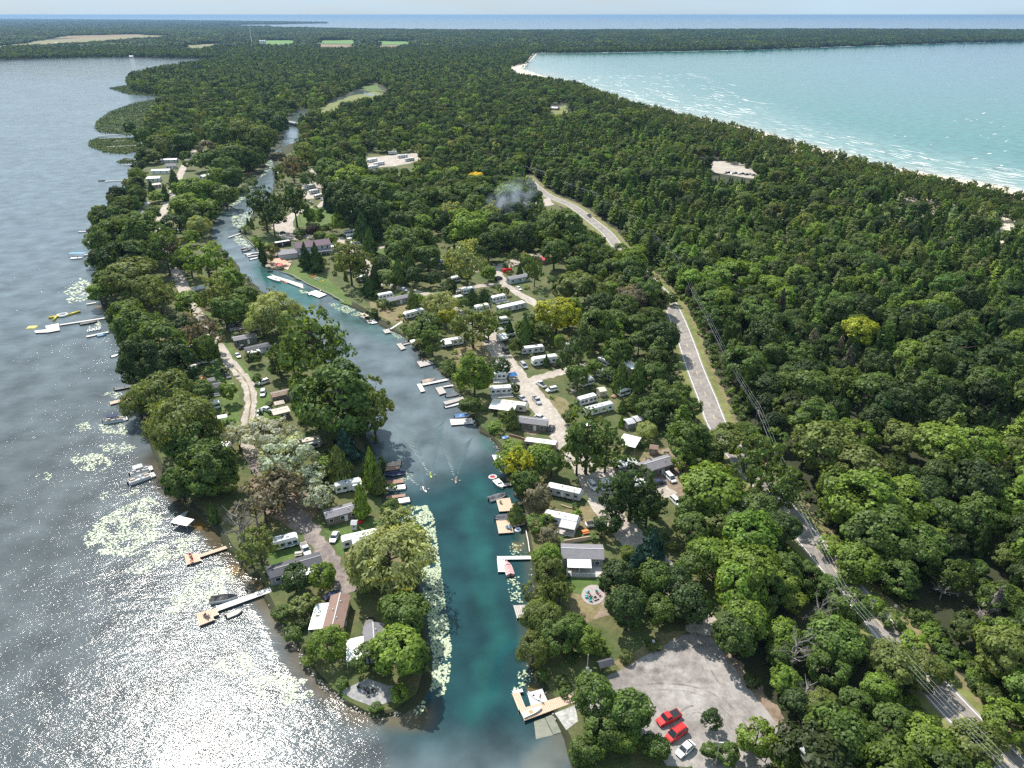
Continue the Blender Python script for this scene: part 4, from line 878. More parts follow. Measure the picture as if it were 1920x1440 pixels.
house((972, 783), (1026, 790), 4.2, 'taupe mobile home with a grey roof beside the small cedar', cat='mobile home', name='mobile_home', wall=M_taupe, roof=M_shgrey, rise=.7, vents=1)
trailer((984, 823), (1046, 831), 2.8, 'long white-roofed trailer with pinkish beige sides', body=M_tan, roof=M_roofw, name='trailer_home')
trailer((1096, 767), (1149, 753), 2.6, 'long camper with a ribbed grey-white roof on the grass', roof=M_lgrey)
shed((1122, 730), (1134, 728), 3.2, 2.3, M_ltan, M_cream, 'beige garden shed on the sunny grass')
trailer((1085, 747), (1118, 738), 2.5, 'camper in deep shade behind the tall dark tree', body=M_lgrey)
motorhome((1123, 691), (1150, 702), 'half-hidden white motorhome among cedars')
house((1166, 674), (1192, 689), 3.2, 'long narrow building with a bright white roof in the trees', cat='shed', name='long_shed', wall=M_tan, roof=M_roofw, rise=.3, vents=0)
shed((1173, 790), (1187, 787), 3.5, 2.3, M_grey, M_lgrey, 'left one of the two small grey-roofed sheds')
shed((1189, 785), (1204, 781), 3.5, 2.3, M_grey, M_lgrey, 'right one of the two small grey-roofed sheds')
canopy((1164, 822), (1197, 830), 7, 3.0, M_white, 'large white marquee among the poplars')
canopy((1098, 795), (1116, 793), 4, 2.8, M_white, 'white tent roof glimpsed through the leaves of the big poplar')
shed((1219, 836), (1234, 838), 2.6, 2.5, M_taupe, M_shbrown, 'tiny brown garden shed with a pointed roof')
house((1201, 874), (1257, 857), 5.0, 'long mobile home with a grey roof and brown sides', cat='mobile home', name='mobile_home', wall=M_taupe, roof=M_shgrey, rise=1.0, H=3.0, vents=2)
house((1152, 872), (1192, 862), 3.0, 'low lean-to with a pale grey roof left of the long grey-roofed home', cat='shed', name='lean_to', wall=M_taupe, roof=M_lgrey, rise=.3, vents=0, L=7)
trailer((1027, 908), (1092, 922), 2.7, 'white-roofed trailer deep in the shade behind the utility pole', body=M_lgrey)
trailer((1021, 960), (1087, 973), 2.9, 'white trailer with a weathered grey porch roof', awn=(.02, .46, -1, 3.0, M_lgrey), name='park_trailer', porch=(-.1, .45, -1, 3.2), body=M_lgrey)
house((1054, 1029), (1130, 1031), 5.4, 'lakeside house with a charcoal roof and a white awning over its deck', cat='house', name='house', wall=M_grey, roof=M_shgrey, rise=.9, H=3.0, awn=(-.38, .20, -1, 3.2, M_roofw), porch=(-.40, .5, -1, 4.0), vents=0)
# small cabins and campers seen far off
for (a, b, lb) in [((690, 299), (706, 296), 'leftmost white camper of the inland yard'), ((702, 305), (720, 302), 'second white camper of the inland yard'), ((728, 284), (744, 283), 'white camper at the top of the inland yard'), ((746, 291), (764, 289), 'white camper on the right side of the inland yard'), ((760, 297), (776, 295), 'rightmost white camper of the inland yard'), ((690, 312), (708, 309), 'lowest white camper of the inland yard'),
                   ((567, 305), (590, 303), 'white camper with open windows above the canal docks'), ((572, 348), (590, 345), 'upper camper beside the second canal bend'), ((580, 357), (598, 354), 'camper with a pale roof beside the poplars'), ((590, 366), (606, 362), 'dark-windowed camper beside the lane to the round lawn'), ((596, 254), (612, 252), 'first of two campers near the creek bridge'), ((616, 264), (630, 262), 'second of two campers near the creek bridge')]:
    trailer(a, b, 2.6, lb, group='campers far up the campground')
for (a, b, W_, wl, rf, lb) in [((1032, 200), (1047, 201), 9, M_wred, M_lgrey, 'lone park pavilion in the forest clearing'), ((1176, 271), (1189, 276), 8, M_white, M_roofw, 'small white-roofed washroom in the forest'), ((1655, 381), (1671, 383), 9, M_dgrey, M_shgrey, 'grey hip-roofed beach pavilion'), ((1078, 91), (1087, 91), 20, M_white, M_roofw, 'white house on the far bay shore'), ((1419, 84.5), (1436, 84), 20, M_tan, M_roofw, 'white-roofed house on the far shore of the turquoise bay'), ((1060, 73), (1074, 73), 30, M_white, M_lgrey, 'pale farmhouse on the far land')]:
    house(a, b, W_, lb, cat='pavilion' if 'pavilion' in lb else 'house', name='pavilion' if 'pavilion' in lb else 'house', wall=wl, roof=rf, H=3, rise=1.5, vents=0, win=2)

# ---- cars
CARS = [((1286, 1362), (1251, 1386), 'van', M_red, 'bright red minivan parked nose to the trees'), ((1300, 1391), (1270, 1416), 'sedan', M_white, 'white hatchback parked beside the red minivan'), ((1270, 1337), (1238, 1353), 'pickup', M_red, 'red pickup with a black bed behind the minivan'),
 ((695, 1158), (685, 1192), 'pickup', M_black, 'black pickup truck beside the brown-roofed cottage'), ((608, 1122), (640, 1108), 'sedan', M_navy, 'dark blue car behind the brown-roofed cottage'), ((568, 1020), (577, 1038), 'pickup', M_white, 'white pickup with a red load beside the dark-roofed cottage'),
 ((500, 714), (487, 718), 'suv', M_white, 'white car nearest the curve of the track'), ((495, 728), (491, 745), 'suv', M_white, 'white SUV parked facing down the track'), ((508, 770), (489, 762), 'sedan', M_white, 'white sedan parked sideways by the beige cabin roof'), ((488, 766), (486, 782), 'pickup', M_white, 'white pickup half under the silver poplar'),
 ((441, 661), (450, 671), 'sedan', M_silver, 'silver car on the lawn beside the striped roof'), ((452, 651), (458, 648), 'sedan', M_black, 'dark car under the eave of the striped roof'), ((942, 651), (956, 664), 'suv', M_black, 'black SUV parked along the gravel lane'), ((975, 677), (989, 692), 'van', M_silver, 'silver wagon beside the big fifth-wheel'), ((1040, 686), (1055, 682), 'suv', M_black, 'black SUV behind the big fifth-wheel'),
 ((1026, 728), (1003, 712), 'pickup', M_white, 'white pickup truck angled off the gravel lane'), ((1048, 727), (1021, 733), 'suv', M_white, 'white SUV next to the white pickup'), ((1102, 983), (1129, 979), 'pickup', M_white, 'white pickup with a black bed cover beside the grey porch roof'), ((1031, 807), (1036, 796), 'sedan', M_dgrey, 'dark grey car at the end of the taupe mobile home'),
 ((965, 536), (980, 545), 'sedan', M_white, 'white car parked below the pale blue mobile home'), ((1008, 567), (1024, 563), 'pickup', M_dgrey, 'dark grey pickup above the yellow-green maple'), ((930, 523), (940, 520), 'suv', M_black, 'dark car behind the small bright maple'), ((699, 532), (710, 540), 'sedan', M_black, 'dark car by the gravel junction'), ((684, 540), (696, 537), 'suv', M_navy, 'dark blue car in the shade by the junction'),
 ((655, 461), (674, 457), 'pickup', M_black, 'black truck at the end of the camper row'), ((577, 378), (588, 381), 'sedan', M_silver, 'silver car on the grass north of the round lawn'), ((526, 437), (534, 434), 'sedan', M_dgrey, 'grey car under the tall poplars'), ((1252, 890), (1262, 900), 'van', M_white, 'white van beside the brown mobile home'), ((1263, 935), (1273, 945), 'suv', M_white, 'white car glimpsed between two big crowns'),
 ((973, 742), (985, 750), 'sedan', M_silver, 'silver car behind the huge white awning'), ((1008, 780), (1018, 784), 'sedan', M_white, 'white car between lane and taupe mobile home'), ((349, 290), (354, 287), 'sedan', M_white, 'white car on the northern lane'), ((318, 362), (322, 366), 'sedan', M_black, 'black car on the lane under the wires'), ((1510, 1415), (1526, 1432), 'van', M_silver, 'silver vehicle at the lower edge of the trees')]
for a, b, k, m_, lb in CARS: car(a, b, k, m_, lb)
for i in range(9):
    x = 1358 + i * 6.5; car((x, 324 - (i % 2) * 1.5 + i * .5), (x + 6, 323 + i * .5), 'sedan', [M_black, M_navy, M_silver, M_dgrey, M_white][i % 5], 'car parked in the beach car park behind the tree belt', group='cars in the beach car park')

for a, b, lb in [((808, 489), (834, 486), 'white camper roof under the maples above the lane junction'), ((668, 519), (690, 515), 'white camper glimpsed under the spreading olive tree'), ((1124, 668), (1142, 676), 'pale camper between two cedars near the highway'), ((1188, 905), (1214, 899), 'white camper hidden beneath the dark poplar'), ((1128, 903), (1148, 899), 'short camper between gravel lane and dark poplar'),
                 ((1160, 730), (1180, 724), 'camper behind the pointed cedars'), ((1042, 598), (1060, 595), 'camper under the yellow-green maple'), ((1090, 712), (1112, 706), 'white camper behind the tall dark tree crown'), ((1290, 955), (1312, 950), 'white camper below the bright round crown'), ((590, 872), (612, 868), 'white camper between silver poplar and maple'), ((352, 688), (372, 684), 'white camper deep under the dark trees'), ((470, 610), (484, 607), 'white van-like camper behind the dark gabled house'),
                 ((700, 385), (720, 382), 'camper among the trees north of the row'), ((846, 520), (862, 517), 'small camper beside the gravel yard'), ((590, 318), (606, 316), 'camper at the lane bend north of the round lawn'), ((770, 640), (790, 636), 'small camper behind the bank bushes')]: trailer(a, b, 2.5, lb)
for a, b, k, m_, lb in [((752, 541), (763, 544), 'sedan', M_silver, 'silver car at the first lane junction'), ((893, 601), (903, 606), 'suv', M_white, 'white car by the boxy camper'), ((905, 633), (914, 640), 'sedan', M_dgrey, 'dark car left of the lane by the elm'), ((1076, 690), (1088, 688), 'sedan', M_silver, 'silver car on the side lane'), ((1002, 745), (1011, 755), 'pickup', M_silver, 'grey pickup standing on the lane edge'),
                        ((1108, 905), (1116, 915), 'suv', M_white, 'white car on the shaded lower lane'), ((1230, 905), (1242, 902), 'sedan', M_navy, 'dark blue car below the brown mobile home'), ((600, 372), (610, 376), 'suv', M_white, 'white car at the northern lane fork'), ((424, 700), (430, 708), 'sedan', M_dgrey, 'dark car on the west lawn by the track'), ((630, 1000), (624, 1012), 'sedan', M_silver, 'silver car at the end of the bus-like trailer'),
                        ((1262, 566), (1260, 556), 'sedan', M_white, 'white car driving on the highway by the hidden bend'), ((1100, 400), (1110, 408), 'pickup', M_dgrey, 'dark pickup on the upper highway bend')]: car(a, b, k, m_, lb)
for px, py, rz, m_, lb in [(745, 600, .2, M_wred, 'brown picnic table on the dry bank'), (940, 742, .3, M_wgrey, 'picnic table beside the cream trailer deck'), (1075, 735, .1, M_wgrey, 'grey picnic table on open grass'), (1150, 745, 1.0, M_wred, 'brown picnic table by the beige shed'), (445, 705, .8, M_wgrey, 'grey picnic table on the west lawn'), (655, 1040, .4, M_wred, 'picnic table in front of the bus-like trailer'), (560, 1040, .2, M_wgrey, 'picnic table by the motorhome')]:
    YARD = globals().setdefault('YARD', []); YARD.append((px, py, rz, m_, lb))

# ---- docks and boats of the right shore
deck([[(973, 1330), (983, 1351), (1081, 1315), (1073, 1299)], [(960, 1301), (972, 1331), (986, 1327), (974, 1297)]], 'new wooden launch dock bent at its end, beside the boat ramp', m=M_wood, edge=M_wred, name='launch_dock', z=.7)
deck([[(988, 1299), (995, 1323), (1027, 1314), (1017, 1291)]], 'pale grey floating platform inside the launch dock', m=M_lgrey, plank=2.2, name='float_platform', z=.5)
deck([[(960, 1296), (962, 1301), (981, 1297), (979, 1291)]], 'small white lift at the outer end of the launch dock', m=M_white, name='boat_lift', cat='lift', z=.6)
rampz = []
for i, q in enumerate([[(1040, 1337), (1078, 1322), (1084, 1352), (1062, 1369)], [(1022, 1345), (1039, 1338), (1061, 1370), (1038, 1377)], [(1001, 1352), (1021, 1346), (1037, 1378), (1005, 1386)]]):
    z = (LZ + .09, .10, .02)[i]; mb = MB(); mb.prism([tuple(G(x, y, z)[:2]) for x, y in q][::-1], z - .3, z); rampz.append(mb)
rp_ = empty('boat_ramp', G(1050, 1360, 0)); tag(rp_, 'concrete boat ramp sliding under the water', 'boat ramp')
for i, mb in enumerate(rampz): o = mb.build('slab', M_conc if i < 1 else mat('wet_concrete', (.13, .14, .10), .5, col2=(.22, .22, .17), scale=.5), rp_); o.location = -rp_.location
line_deck((932, 1046), (999, 1045), 1.3, 'white T-shaped dock beside the pink covered boat', M_white, head=[(932, 1050), (934, 1072), (948, 1072), (947, 1050)], group=DK)
boat((957, 1078), (949, 1053), 'bow', 'motor boat under a pink cover at the T-shaped dock', cover=M_pink, paint=M_pink)
deck([[(962, 1135), (969, 1159), (990, 1156), (984, 1134)]], 'square grey dock under overhanging shrubs', M_wgrey); line_deck((986, 1144), (1004, 1140), 1.2, 'short gangway of the square grey dock', M_wgrey, name='gangway')
deck([[(930, 976), (935, 1000), (963, 998), (959, 974)]], 'wooden dock with blue lounge chairs', M_wood, edge=M_wred); line_deck((961, 985), (986, 979), 1.6, 'gangway of the dock with blue lounge chairs', M_wood, name='gangway')
deck([[(930, 936), (936, 959), (963, 957), (956, 933)]], 'wooden dock beside the grey-covered speedboat', M_wood, edge=M_wred); line_deck((961, 947), (990, 940), 1.2, 'gangway of the dock by the grey-covered speedboat', M_wood, name='gangway')
line_deck((944, 909), (969, 905), 1.5, 'weathered dock beside the white bow boat', M_wgrey)
deck([[(922, 853), (927, 864), (942, 862), (940, 852)]], 'small white dock below the yellow-green bushes', M_white)
deck([[(843, 786), (846, 797), (888, 794), (885, 784)]], 'long pale dock beside the blue-covered boat', M_wpale); line_deck((886, 790), (915, 780), 1.0, 'curved gangway of the long pale dock', M_wgrey, name='gangway')
line_deck((792, 721), (850, 709), 1.5, 'long white walkway dock with a cross head', M_wpale, head=[(781, 720), (789, 735), (797, 733), (790, 719)])
deck([[(816, 727), (824, 740), (837, 736), (829, 724)]], 'brown-grey square dock next to the cross-headed one', M_wgrey); line_deck((831, 725), (850, 722), 1.0, 'gangway of the brown-grey square dock', M_wpale, name='gangway')
line_deck((833, 756), (870, 746), 2.4, 'brown boat-lift deck with a skiff moored beneath', M_wgrey, z=1.0)
deck([[(781, 678), (788, 688), (817, 681), (811, 674)]], 'wooden dock below the dark bush on the stony bank', M_wgrey)
deck([[(743, 645), (752, 656), (761, 653), (752, 643)]], 'small grey dock with a ramp to the bank', M_wgrey); line_deck((756, 646), (775, 641), 1.0, 'ramp of the small grey dock', M_wgrey, name='gangway')
deck([[(717, 619), (722, 625), (733, 623), (729, 616)]], 'tiny square dock at the foot of the bank path', M_wgrey); line_deck((732, 617), (754, 603), 1.0, 'bank path ramp above the tiny square dock', M_wpale, name='gangway', z=.8)
deck([[(690, 603), (698, 607), (708, 605), (702, 599)]], 'small dock beside the beige pontoon boat', M_wpale)
boat((677, 592), (697, 605), 'pontoon', 'beige pontoon boat beside the lily pads', paint=M_ltan, cover=M_ltan, W_=2.6)
deck([[(507, 514), (513, 519), (569, 541), (568, 533)]], 'long white floating dock in front of the lodge lawn', M_wpale)
deck([[(576, 549), (598, 558), (613, 552), (592, 544)]], 'wide white dock downstream of the lodge dock', M_white); line_deck((600, 545), (614, 540), 1.2, 'narrow gangway to the wide white dock', M_wpale, name='gangway')
line_deck((428, 445), (470, 431), 1.3, 'slender dock crossing the pale weed bed', M_wpale); line_deck((451, 466), (474, 463), 2.4, 'upper dock of the lawn marina', M_dgrey); line_deck((458, 476), (489, 473), 1.6, 'middle dock of the lawn marina', M_wpale); line_deck((464, 481), (492, 477), 1.4, 'lower dock of the lawn marina', M_wpale)
B = [((917, 936), (950, 926), 'bow', M_lgrey, M_dgrey, 'grey-covered speedboat with a dark console behind the wooden dock'), ((958, 968), (926, 972), 'bow', M_dgrey, M_dgrey, 'speedboat under a dark grey cover between two wooden docks'), ((929, 899), (943, 914), 'bow', M_white, None, 'open white bow boat pointing down the canal'),
     ((853, 780), (880, 778), 'bow', M_white, M_bblue, 'boat with a bright blue cover'), ((834, 762), (866, 755), 'skiff', M_alu, None, 'aluminium skiff beneath the brown lift deck'), ((791, 716), (816, 711), 'bow', M_white, M_beigec, 'white boat with a tan cover behind the long walkway dock'), ((504, 519), (526, 528), 'cruiser', M_white, None, 'white speedboat moored at the lodge dock'),
     ((836, 742), (862, 738), 'skiff', M_dgrey, None, 'dark skiff behind the brown lift deck'),
     ((751, 868), (722, 873), 'bow', M_ltan, M_beigec, 'boat with a brown cover at the northernmost dock of the left bank'), ((758, 886), (722, 891), 'cruiser', M_navy, M_navy, 'boat under a dark navy cover on the left canal bank'), ((760, 912), (722, 917), 'bow', M_white, None, 'open white boat moored below the brown plank dock'), ((768, 936), (730, 943), 'bow', M_white, None, 'white fishing boat nearest the lily pads'),
     ((455, 471), (471, 466), 'bow', M_dgrey, None, 'dark motor boat at the lawn marina'), ((462, 478), (474, 474), 'skiff', M_white, None, 'small white boat at the lawn marina'), ((468, 486), (490, 481), 'skiff', M_alu, None, 'aluminium boat at the lawn marina'), ((578, 552), (594, 548), 'skiff', M_alu, None, 'small boat inside the wide white dock'), ((448, 434), (464, 431), 'bow', M_dgrey, M_dgrey, 'dark boat at the slender dock'),
     ((395, 1125), (446, 1118), 'cruiser', M_white, M_black, 'large white runabout with a black canopy at the long lakeside dock'), ((425, 1154), (454, 1143), 'skiff', M_ltan, None, 'wooden rowing boat beside the long lakeside dock'), ((215, 729), (248, 724), 'bow', M_black, None, 'black and white boat near the willow shore'), ((156, 455), (172, 453), 'bow', M_white, None, 'small boat at the northern lake docks'),
     ((325, 980), (352, 958), 'skiff', M_alu, None, 'aluminium canoe-like boat beside the white lift'), ((150, 607), (182, 602), 'bow', M_black, None, 'dark hulled boat moored at the raft walkway'), ((182, 629), (199, 626), 'bow', M_lblue, M_teal, 'boat with a teal cover at the lower raft dock'), ((185, 338), (197, 338), 'bow', M_black, None, 'black boat at the end of the long northern dock'), ((208, 668), (222, 664), 'skiff', M_white, None, 'white boat close under the dark trees'),
     ((457, 326), (474, 324), 'bow', M_red, M_redroof, 'red covered boat on the upper canal')]
for a, b, k, p_, c_, lb in B: boat(a, b, k, lb, paint=p_, cover=c_, W_=2.3 if k != 'skiff' else 1.6)
r_ = empty('rubber_raft', G(924, 895, .1), .1); tag(r_, 'red and white rubber raft moored by the bow boat', 'raft'); mb = MB(); mb.tube([(1.0 * math.cos(a) * 1.15, math.sin(a) * 1.0, .1) for a in np.linspace(0, 2 * math.pi, 13)], .26, 6); mb.build('tube', M_white, r_); MB().box(0, 0, .0, 1.6, 1.2, .14).build('floor', M_red, r_)
r_ = empty('swim_ring', G(971, 994, .1)); tag(r_, 'round white swim ring with a blue centre beside the dock', 'swim ring'); mb = MB(); mb.tube([(.75 * math.cos(a), .75 * math.sin(a), .1) for a in np.linspace(0, 2 * math.pi, 13)], .28, 6); mb.build('tube', M_white, r_); MB().cyl((0, 0, 0), (0, 0, .1), .6, n=10).build('floor', M_bblue, r_)
# left canal bank
line_deck((705, 881), (750, 875), 2.6, 'reddish plank dock with a boat on each side', M_wred); line_deck((722, 905), (757, 901), 2.0, 'brown plank dock above the open white boat', M_wred); line_deck((724, 933), (760, 928), 1.4, 'narrow brown dock beside the white fishing boat', M_wred)
line_deck((709, 926), (734, 962), 1.9, 'grey boardwalk along the bank', M_wgrey, name='boardwalk'); deck([[(764, 981), (771, 995), (785, 991), (777, 977)]], 'small wooden dock standing in the lily pads', M_wood)
# lake side
line_deck((407, 1141), (508, 1105), 1.9, 'long white lakeside dock with a wooden head', M_wpale, z=.65, head=None); deck([[(367, 1151), (374, 1173), (402, 1162), (396, 1141)], [(393, 1145), (397, 1157), (410, 1152), (406, 1140)]], 'wooden head platform of the long lakeside dock', M_wood, edge=M_wred, name='dock_platform', z=.66)
deck([[(345, 1041), (350, 1059), (377, 1051), (372, 1036)]], 'square wooden dock head with red chairs', M_wood, edge=M_wred); line_deck((372, 1043), (432, 1023), 1.3, 'plank walkway behind the dock head with red chairs', M_wood, name='walkway')
line_deck((206, 756), (262, 742), 2.4, 'low wooden dock under the willow branches', M_wood)
boat((241, 905), (290, 888), 'pontoon', 'white pontoon boat under the big willow', paint=M_white, W_=2.7); boat((244, 888), (286, 876), 'pontoon', 'covered pontoon boat behind the white one', paint=M_lgrey, cover=M_lgrey, W_=2.6)
boat((194, 790), (240, 783), 'pontoon', 'pontoon boat with a navy canopy', paint=M_lgrey, cover=M_navy, W_=2.6)
canopy((327, 973), (357, 980), 3.2, 1.9, M_white, 'white boat lift with a torn cover at the shore', name='boat_lift', cat='boat lift', base=0.0, peak=.3)
canopy((130, 474), (160, 474), 3.4, 2.3, M_teal, 'bright blue boat lift canopy on the open lake', name='boat_lift', cat='boat lift', base=0.0, peak=.25)
boat((132, 484), (156, 483), 'bow', 'boat hanging under the blue lift canopy', paint=M_white); line_deck((157, 478), (176, 475), 1.4, 'dock behind the blue lift canopy', M_wpale)
deck([[(84, 611), (90, 623), (112, 619), (110, 606)], [(64, 620), (66, 624), (90, 623), (88, 617)]], 'wide pale swim platform at the end of the lake walkway', M_wpale); line_deck((112, 609), (196, 596), 1.4, 'long walkway dock to the swim platform', M_wpale)
line_deck((162, 631), (204, 622), 1.6, 'lower dock with a row of white jet skis', M_wpale)
mt = empty('float_mat', G(60, 613.5, .08), .1); tag(mt, 'square yellow floating mat beside the swim platform', 'float mat'); MB().bev(0, 0, 0, 4.2, 3.4, .18, .3).build('mat', M_yel, mt)
for a, b, r_, lb in [((126, 591), (150, 584), .55, 'long yellow inflatable log pointing to the shore'), ((91, 596), (112, 593), .6, 'yellow inflatable log at the raft'), ((100, 601), (109, 590), .5, 'slanted yellow inflatable beam leaning on the raft')]:
    q0, q1 = G(*a, .4), G(*b, .4); o = empty('inflatable_log', (q0 + q1) / 2); tag(o, lb, 'inflatable', 'yellow inflatables'); d = (q1 - q0) / 2; mb = MB(); mb.cyl(-d, d, r_, n=10); mb.build('tube', M_yel, o, True)
    for s_ in (-1, 1): MB().cyl(d * s_ * .96, d * s_ * 1.03, r_ * 1.04, r_ * .7, n=10).build('end_cap', M_yel, o)
o = empty('water_trampoline', G(118, 592, .1)); tag(o, 'round white water trampoline between yellow logs', 'trampoline'); mb = MB(); mb.tube([(2.0 * math.cos(a), 2.0 * math.sin(a), .4) for a in np.linspace(0, 2 * math.pi, 17)], .42, 6); mb.build('tube', M_white, o); MB().cyl((0, 0, .45), (0, 0, .5), 1.7, n=14).build('mat', M_dgrey, o)
for i in range(4):
    p_ = G(167 + i * 6.5, 620.5 - i * 1.2, .1); o = empty('jet_ski', p_, 1.9); tag(o, ('leftmost', 'second', 'third', 'rightmost')[i] + ' of the four white jet skis in a row', 'jet ski', 'white jet skis')
    hull(3.0, 1.1, .45).build('hull', M_white, o); MB().bev(-.4, 0, .4, 1.3, .4, .35, .08).build('seat', M_black, o); MB().box(.3, 0, .8, .08, .7, .08).build('handlebar', M_black, o)
for a, b, w_, lb in [((147, 434.5), (172, 433), 1.6, 'short white dock beside the maple grove shore'), ((180, 413), (214, 411), 1.5, 'pale dock just north of the maple grove'), ((162, 570), (180, 567), 1.3, 'little dock beside the pale weed patch'), ((197, 340), (248, 337), 1.5, 'long northern dock with a black boat'), ((184, 254.5), (226, 252), 1.8, 'first dock in the reeds'), ((186, 260), (229, 257.5), 1.6, 'second dock in the reeds'), ((200, 275), (256, 272.5), 1.8, 'longest dock in the reeds'), ((229, 309.5), (258, 308), 1.8, 'dock at the small reed island'), ((236, 300), (256, 298), 1.8, 'dock north of the small reed island'),
                   ((212, 265), (236, 263.5), 1.6, 'short dock between two reed docks'), ((240, 352), (262, 349), 1.6, 'dock below the large white house'), ((237, 373), (262, 372), 1.5, 'white dock beside the grey hipped cottage'), ((241, 360), (266, 357), 2.4, 'brown boathouse deck at the seawall'), ((152, 453), (176, 450), 1.6, 'dock with a small boat north of the blue lift'), ((163, 437), (176, 436), 1.2, 'tiny dock next to the short white one'), ((255, 690), (236, 694), 2.0, 'small float in the shade of the dark trees')]:
    line_deck(a, b, w_, lb, M_wpale)
for a, b, w_, lb in [((516, 258), (530, 255), 2, 'uppermost dock of the west canal bank'), ((511, 264), (526, 262), 2, 'second dock of the west canal bank'), ((507, 274), (521, 272), 2, 'third dock of the west canal bank'), ((493, 286), (510, 283), 2, 'fourth dock of the west canal bank'), ((487, 297), (506, 294), 2, 'fifth dock of the west canal bank'), ((515, 327), (538, 324), 2, 'dock with boats at the second canal bend'), ((516, 336), (535, 333), 2, 'dock just below the second bend'), ((430, 346), (450, 343), 1.6, 'dock among the weeds of the west bank'), ((415, 362), (436, 360), 1.6, 'lower dock among the weeds of the west bank'), ((561, 252), (578, 249), 2, 'dock on the east bank by the bridge')]:
    line_deck(a, b, w_, lb, M_wgrey)
for a, b, m_, lb in [((517, 324), (532, 321), M_white, 'white boat at the second canal bend'), ((518, 332), (533, 329), M_white, 'lower white boat at the second canal bend'), ((512, 260), (523, 258), M_dgrey, 'dark boat at the uppermost canal dock'), ((508, 268), (520, 266), M_white, 'white boat below the uppermost canal dock'), ((563, 256), (574, 254), M_dgrey, 'dark boat on the east bank by the bridge')]:
    boat(a, b, 'bow', lb, paint=m_)

# ---- kayaks, people, boards
for p_, a_, m_, sh, lb, ps in [((808, 891), -1.35, M_greenp, M_white, 'green kayak in the wake behind the white one', 'person paddling the green kayak'), ((796, 918), -1.1, M_white, M_lgrey, 'white kayak leading the wake on the left', 'person paddling the white kayak'), ((855, 901), -1.5, M_tan, M_orange, 'tan kayak alone in mid canal', 'person in orange paddling the tan kayak')]:
    p = G(*p_, .1); o = empty('kayak', (p.x, p.y, -.03), a_); tag(o, lb, 'kayak', 'kayaks on the canal'); L = 3.6
    rings = []
    for t in np.linspace(0, 1, 9):
        w = .37 * math.sin(math.pi * min(max(t, .02), .98)) ** .7; x = -L / 2 + L * t; up = .10 * abs(2 * t - 1) ** 3
        rings.append([(x, -w, .18 + up), (x, -w * .6, .02 + up), (x, w * .6, .02 + up), (x, w, .18 + up), (x, w * .5, .27 + up), (x, -w * .5, .27 + up)])
    MB().loft(rings).build('hull', m_, o); MB().cyl((-.1, 0, .26), (-.1, 0, .30), .27, n=10).build('cockpit', M_black, o)
    person((p.x - .1 * math.cos(a_), p.y - .1 * math.sin(a_), .12), a_ - math.pi / 2, 'sit', sh, ps, cat='person')
    pd = empty('paddle', (p.x + .3 * math.cos(a_), p.y + .3 * math.sin(a_), .62), a_ + 1.4); tag(pd, 'double-bladed paddle held by the ' + ps.replace('person ', 'person '), 'paddle', None)
    mb = MB(); mb.cyl((-1.1, 0, .1), (1.1, 0, -.1), .02, n=5); mb.build('shaft', M_black, pd)
    for s_ in (-1, 1): MB().box(s_ * 1.15, 0, -s_ * .1 - .05, .42, .16, .03).build('blade', M_white, pd)
    # wake: low arcs of water trailing behind
p = G(1013, 1312, .72); person((p.x, p.y, .72), .6, 'stand', M_red, 'person in a dark red shirt standing on the launch dock')
o = kayak((990, 1298), (1012, 1314), M_white, 'white and red kayak lying across the grey platform', z=.5, flat=True); o.location.z = .5
tb = empty('canopy_boat', G(998, 1336, .72), .45); tag(tb, 'small white boat with an orange cushion lying on the launch dock', 'boat'); hull(4.4, 1.2, .35).build('hull', M_white, tb); MB().box(-.1, 0, .2, 1.2, .9, .2).build('cushion', M_orange, tb)
for px, py, m_, lb in [((585), (517), M_red, 'red kayak on the lodge lawn'), (588, 519.5, M_orange, 'orange kayak on the lodge lawn'), (593, 522, M_lgrey, 'grey kayak on the lodge lawn'), (596, 524.5, M_grey, 'dark grey kayak on the lodge lawn'), (603, 528, M_yel, 'yellow kayak on the lodge lawn')]:
    o = kayak((px - 7, py + 2.2), (px + 7, py - 2.2), m_, lb, z=LZ, flat=True, group='kayaks on the lodge lawn', L=4.2); o.location.z = LZ
for px, py, lb in [(528, 526, 'orange kayak moored at the head of the lodge dock'), (536, 529.5, 'second orange kayak moored along the lodge dock')]:
    kayak((px - 5, py - 2), (px + 5, py + 2), M_orange, lb, L=4.0)
o = empty('paddle_board', G(505, 1084, LZ), 1.2); tag(o, 'turquoise paddle board leaning at the end of the dark-roofed cottage', 'paddle board'); MB().loft([[(-.06, -w, z), (.06, -w, z), (.06, w, z), (-.06, w, z)] for z, w in ((0, .12), (.5, .34), (1.6, .40), (2.7, .3), (3.2, .08))]).build('board', M_turq, o)
rb = empty('red_kayak', G(674, 981, LZ), .3); tag(rb, 'small red plastic boat beside the grey shed', 'boat'); hull(2.4, 1.1, .5, z0=0).build('hull', M_red, rb)
dg = boat((942, 823), (953, 820), 'raft', 'blue dinghy pulled up on the bank by the cream trailer', paint=M_bblue, W_=1.5, group=None, z=LZ); dg.location.z = LZ
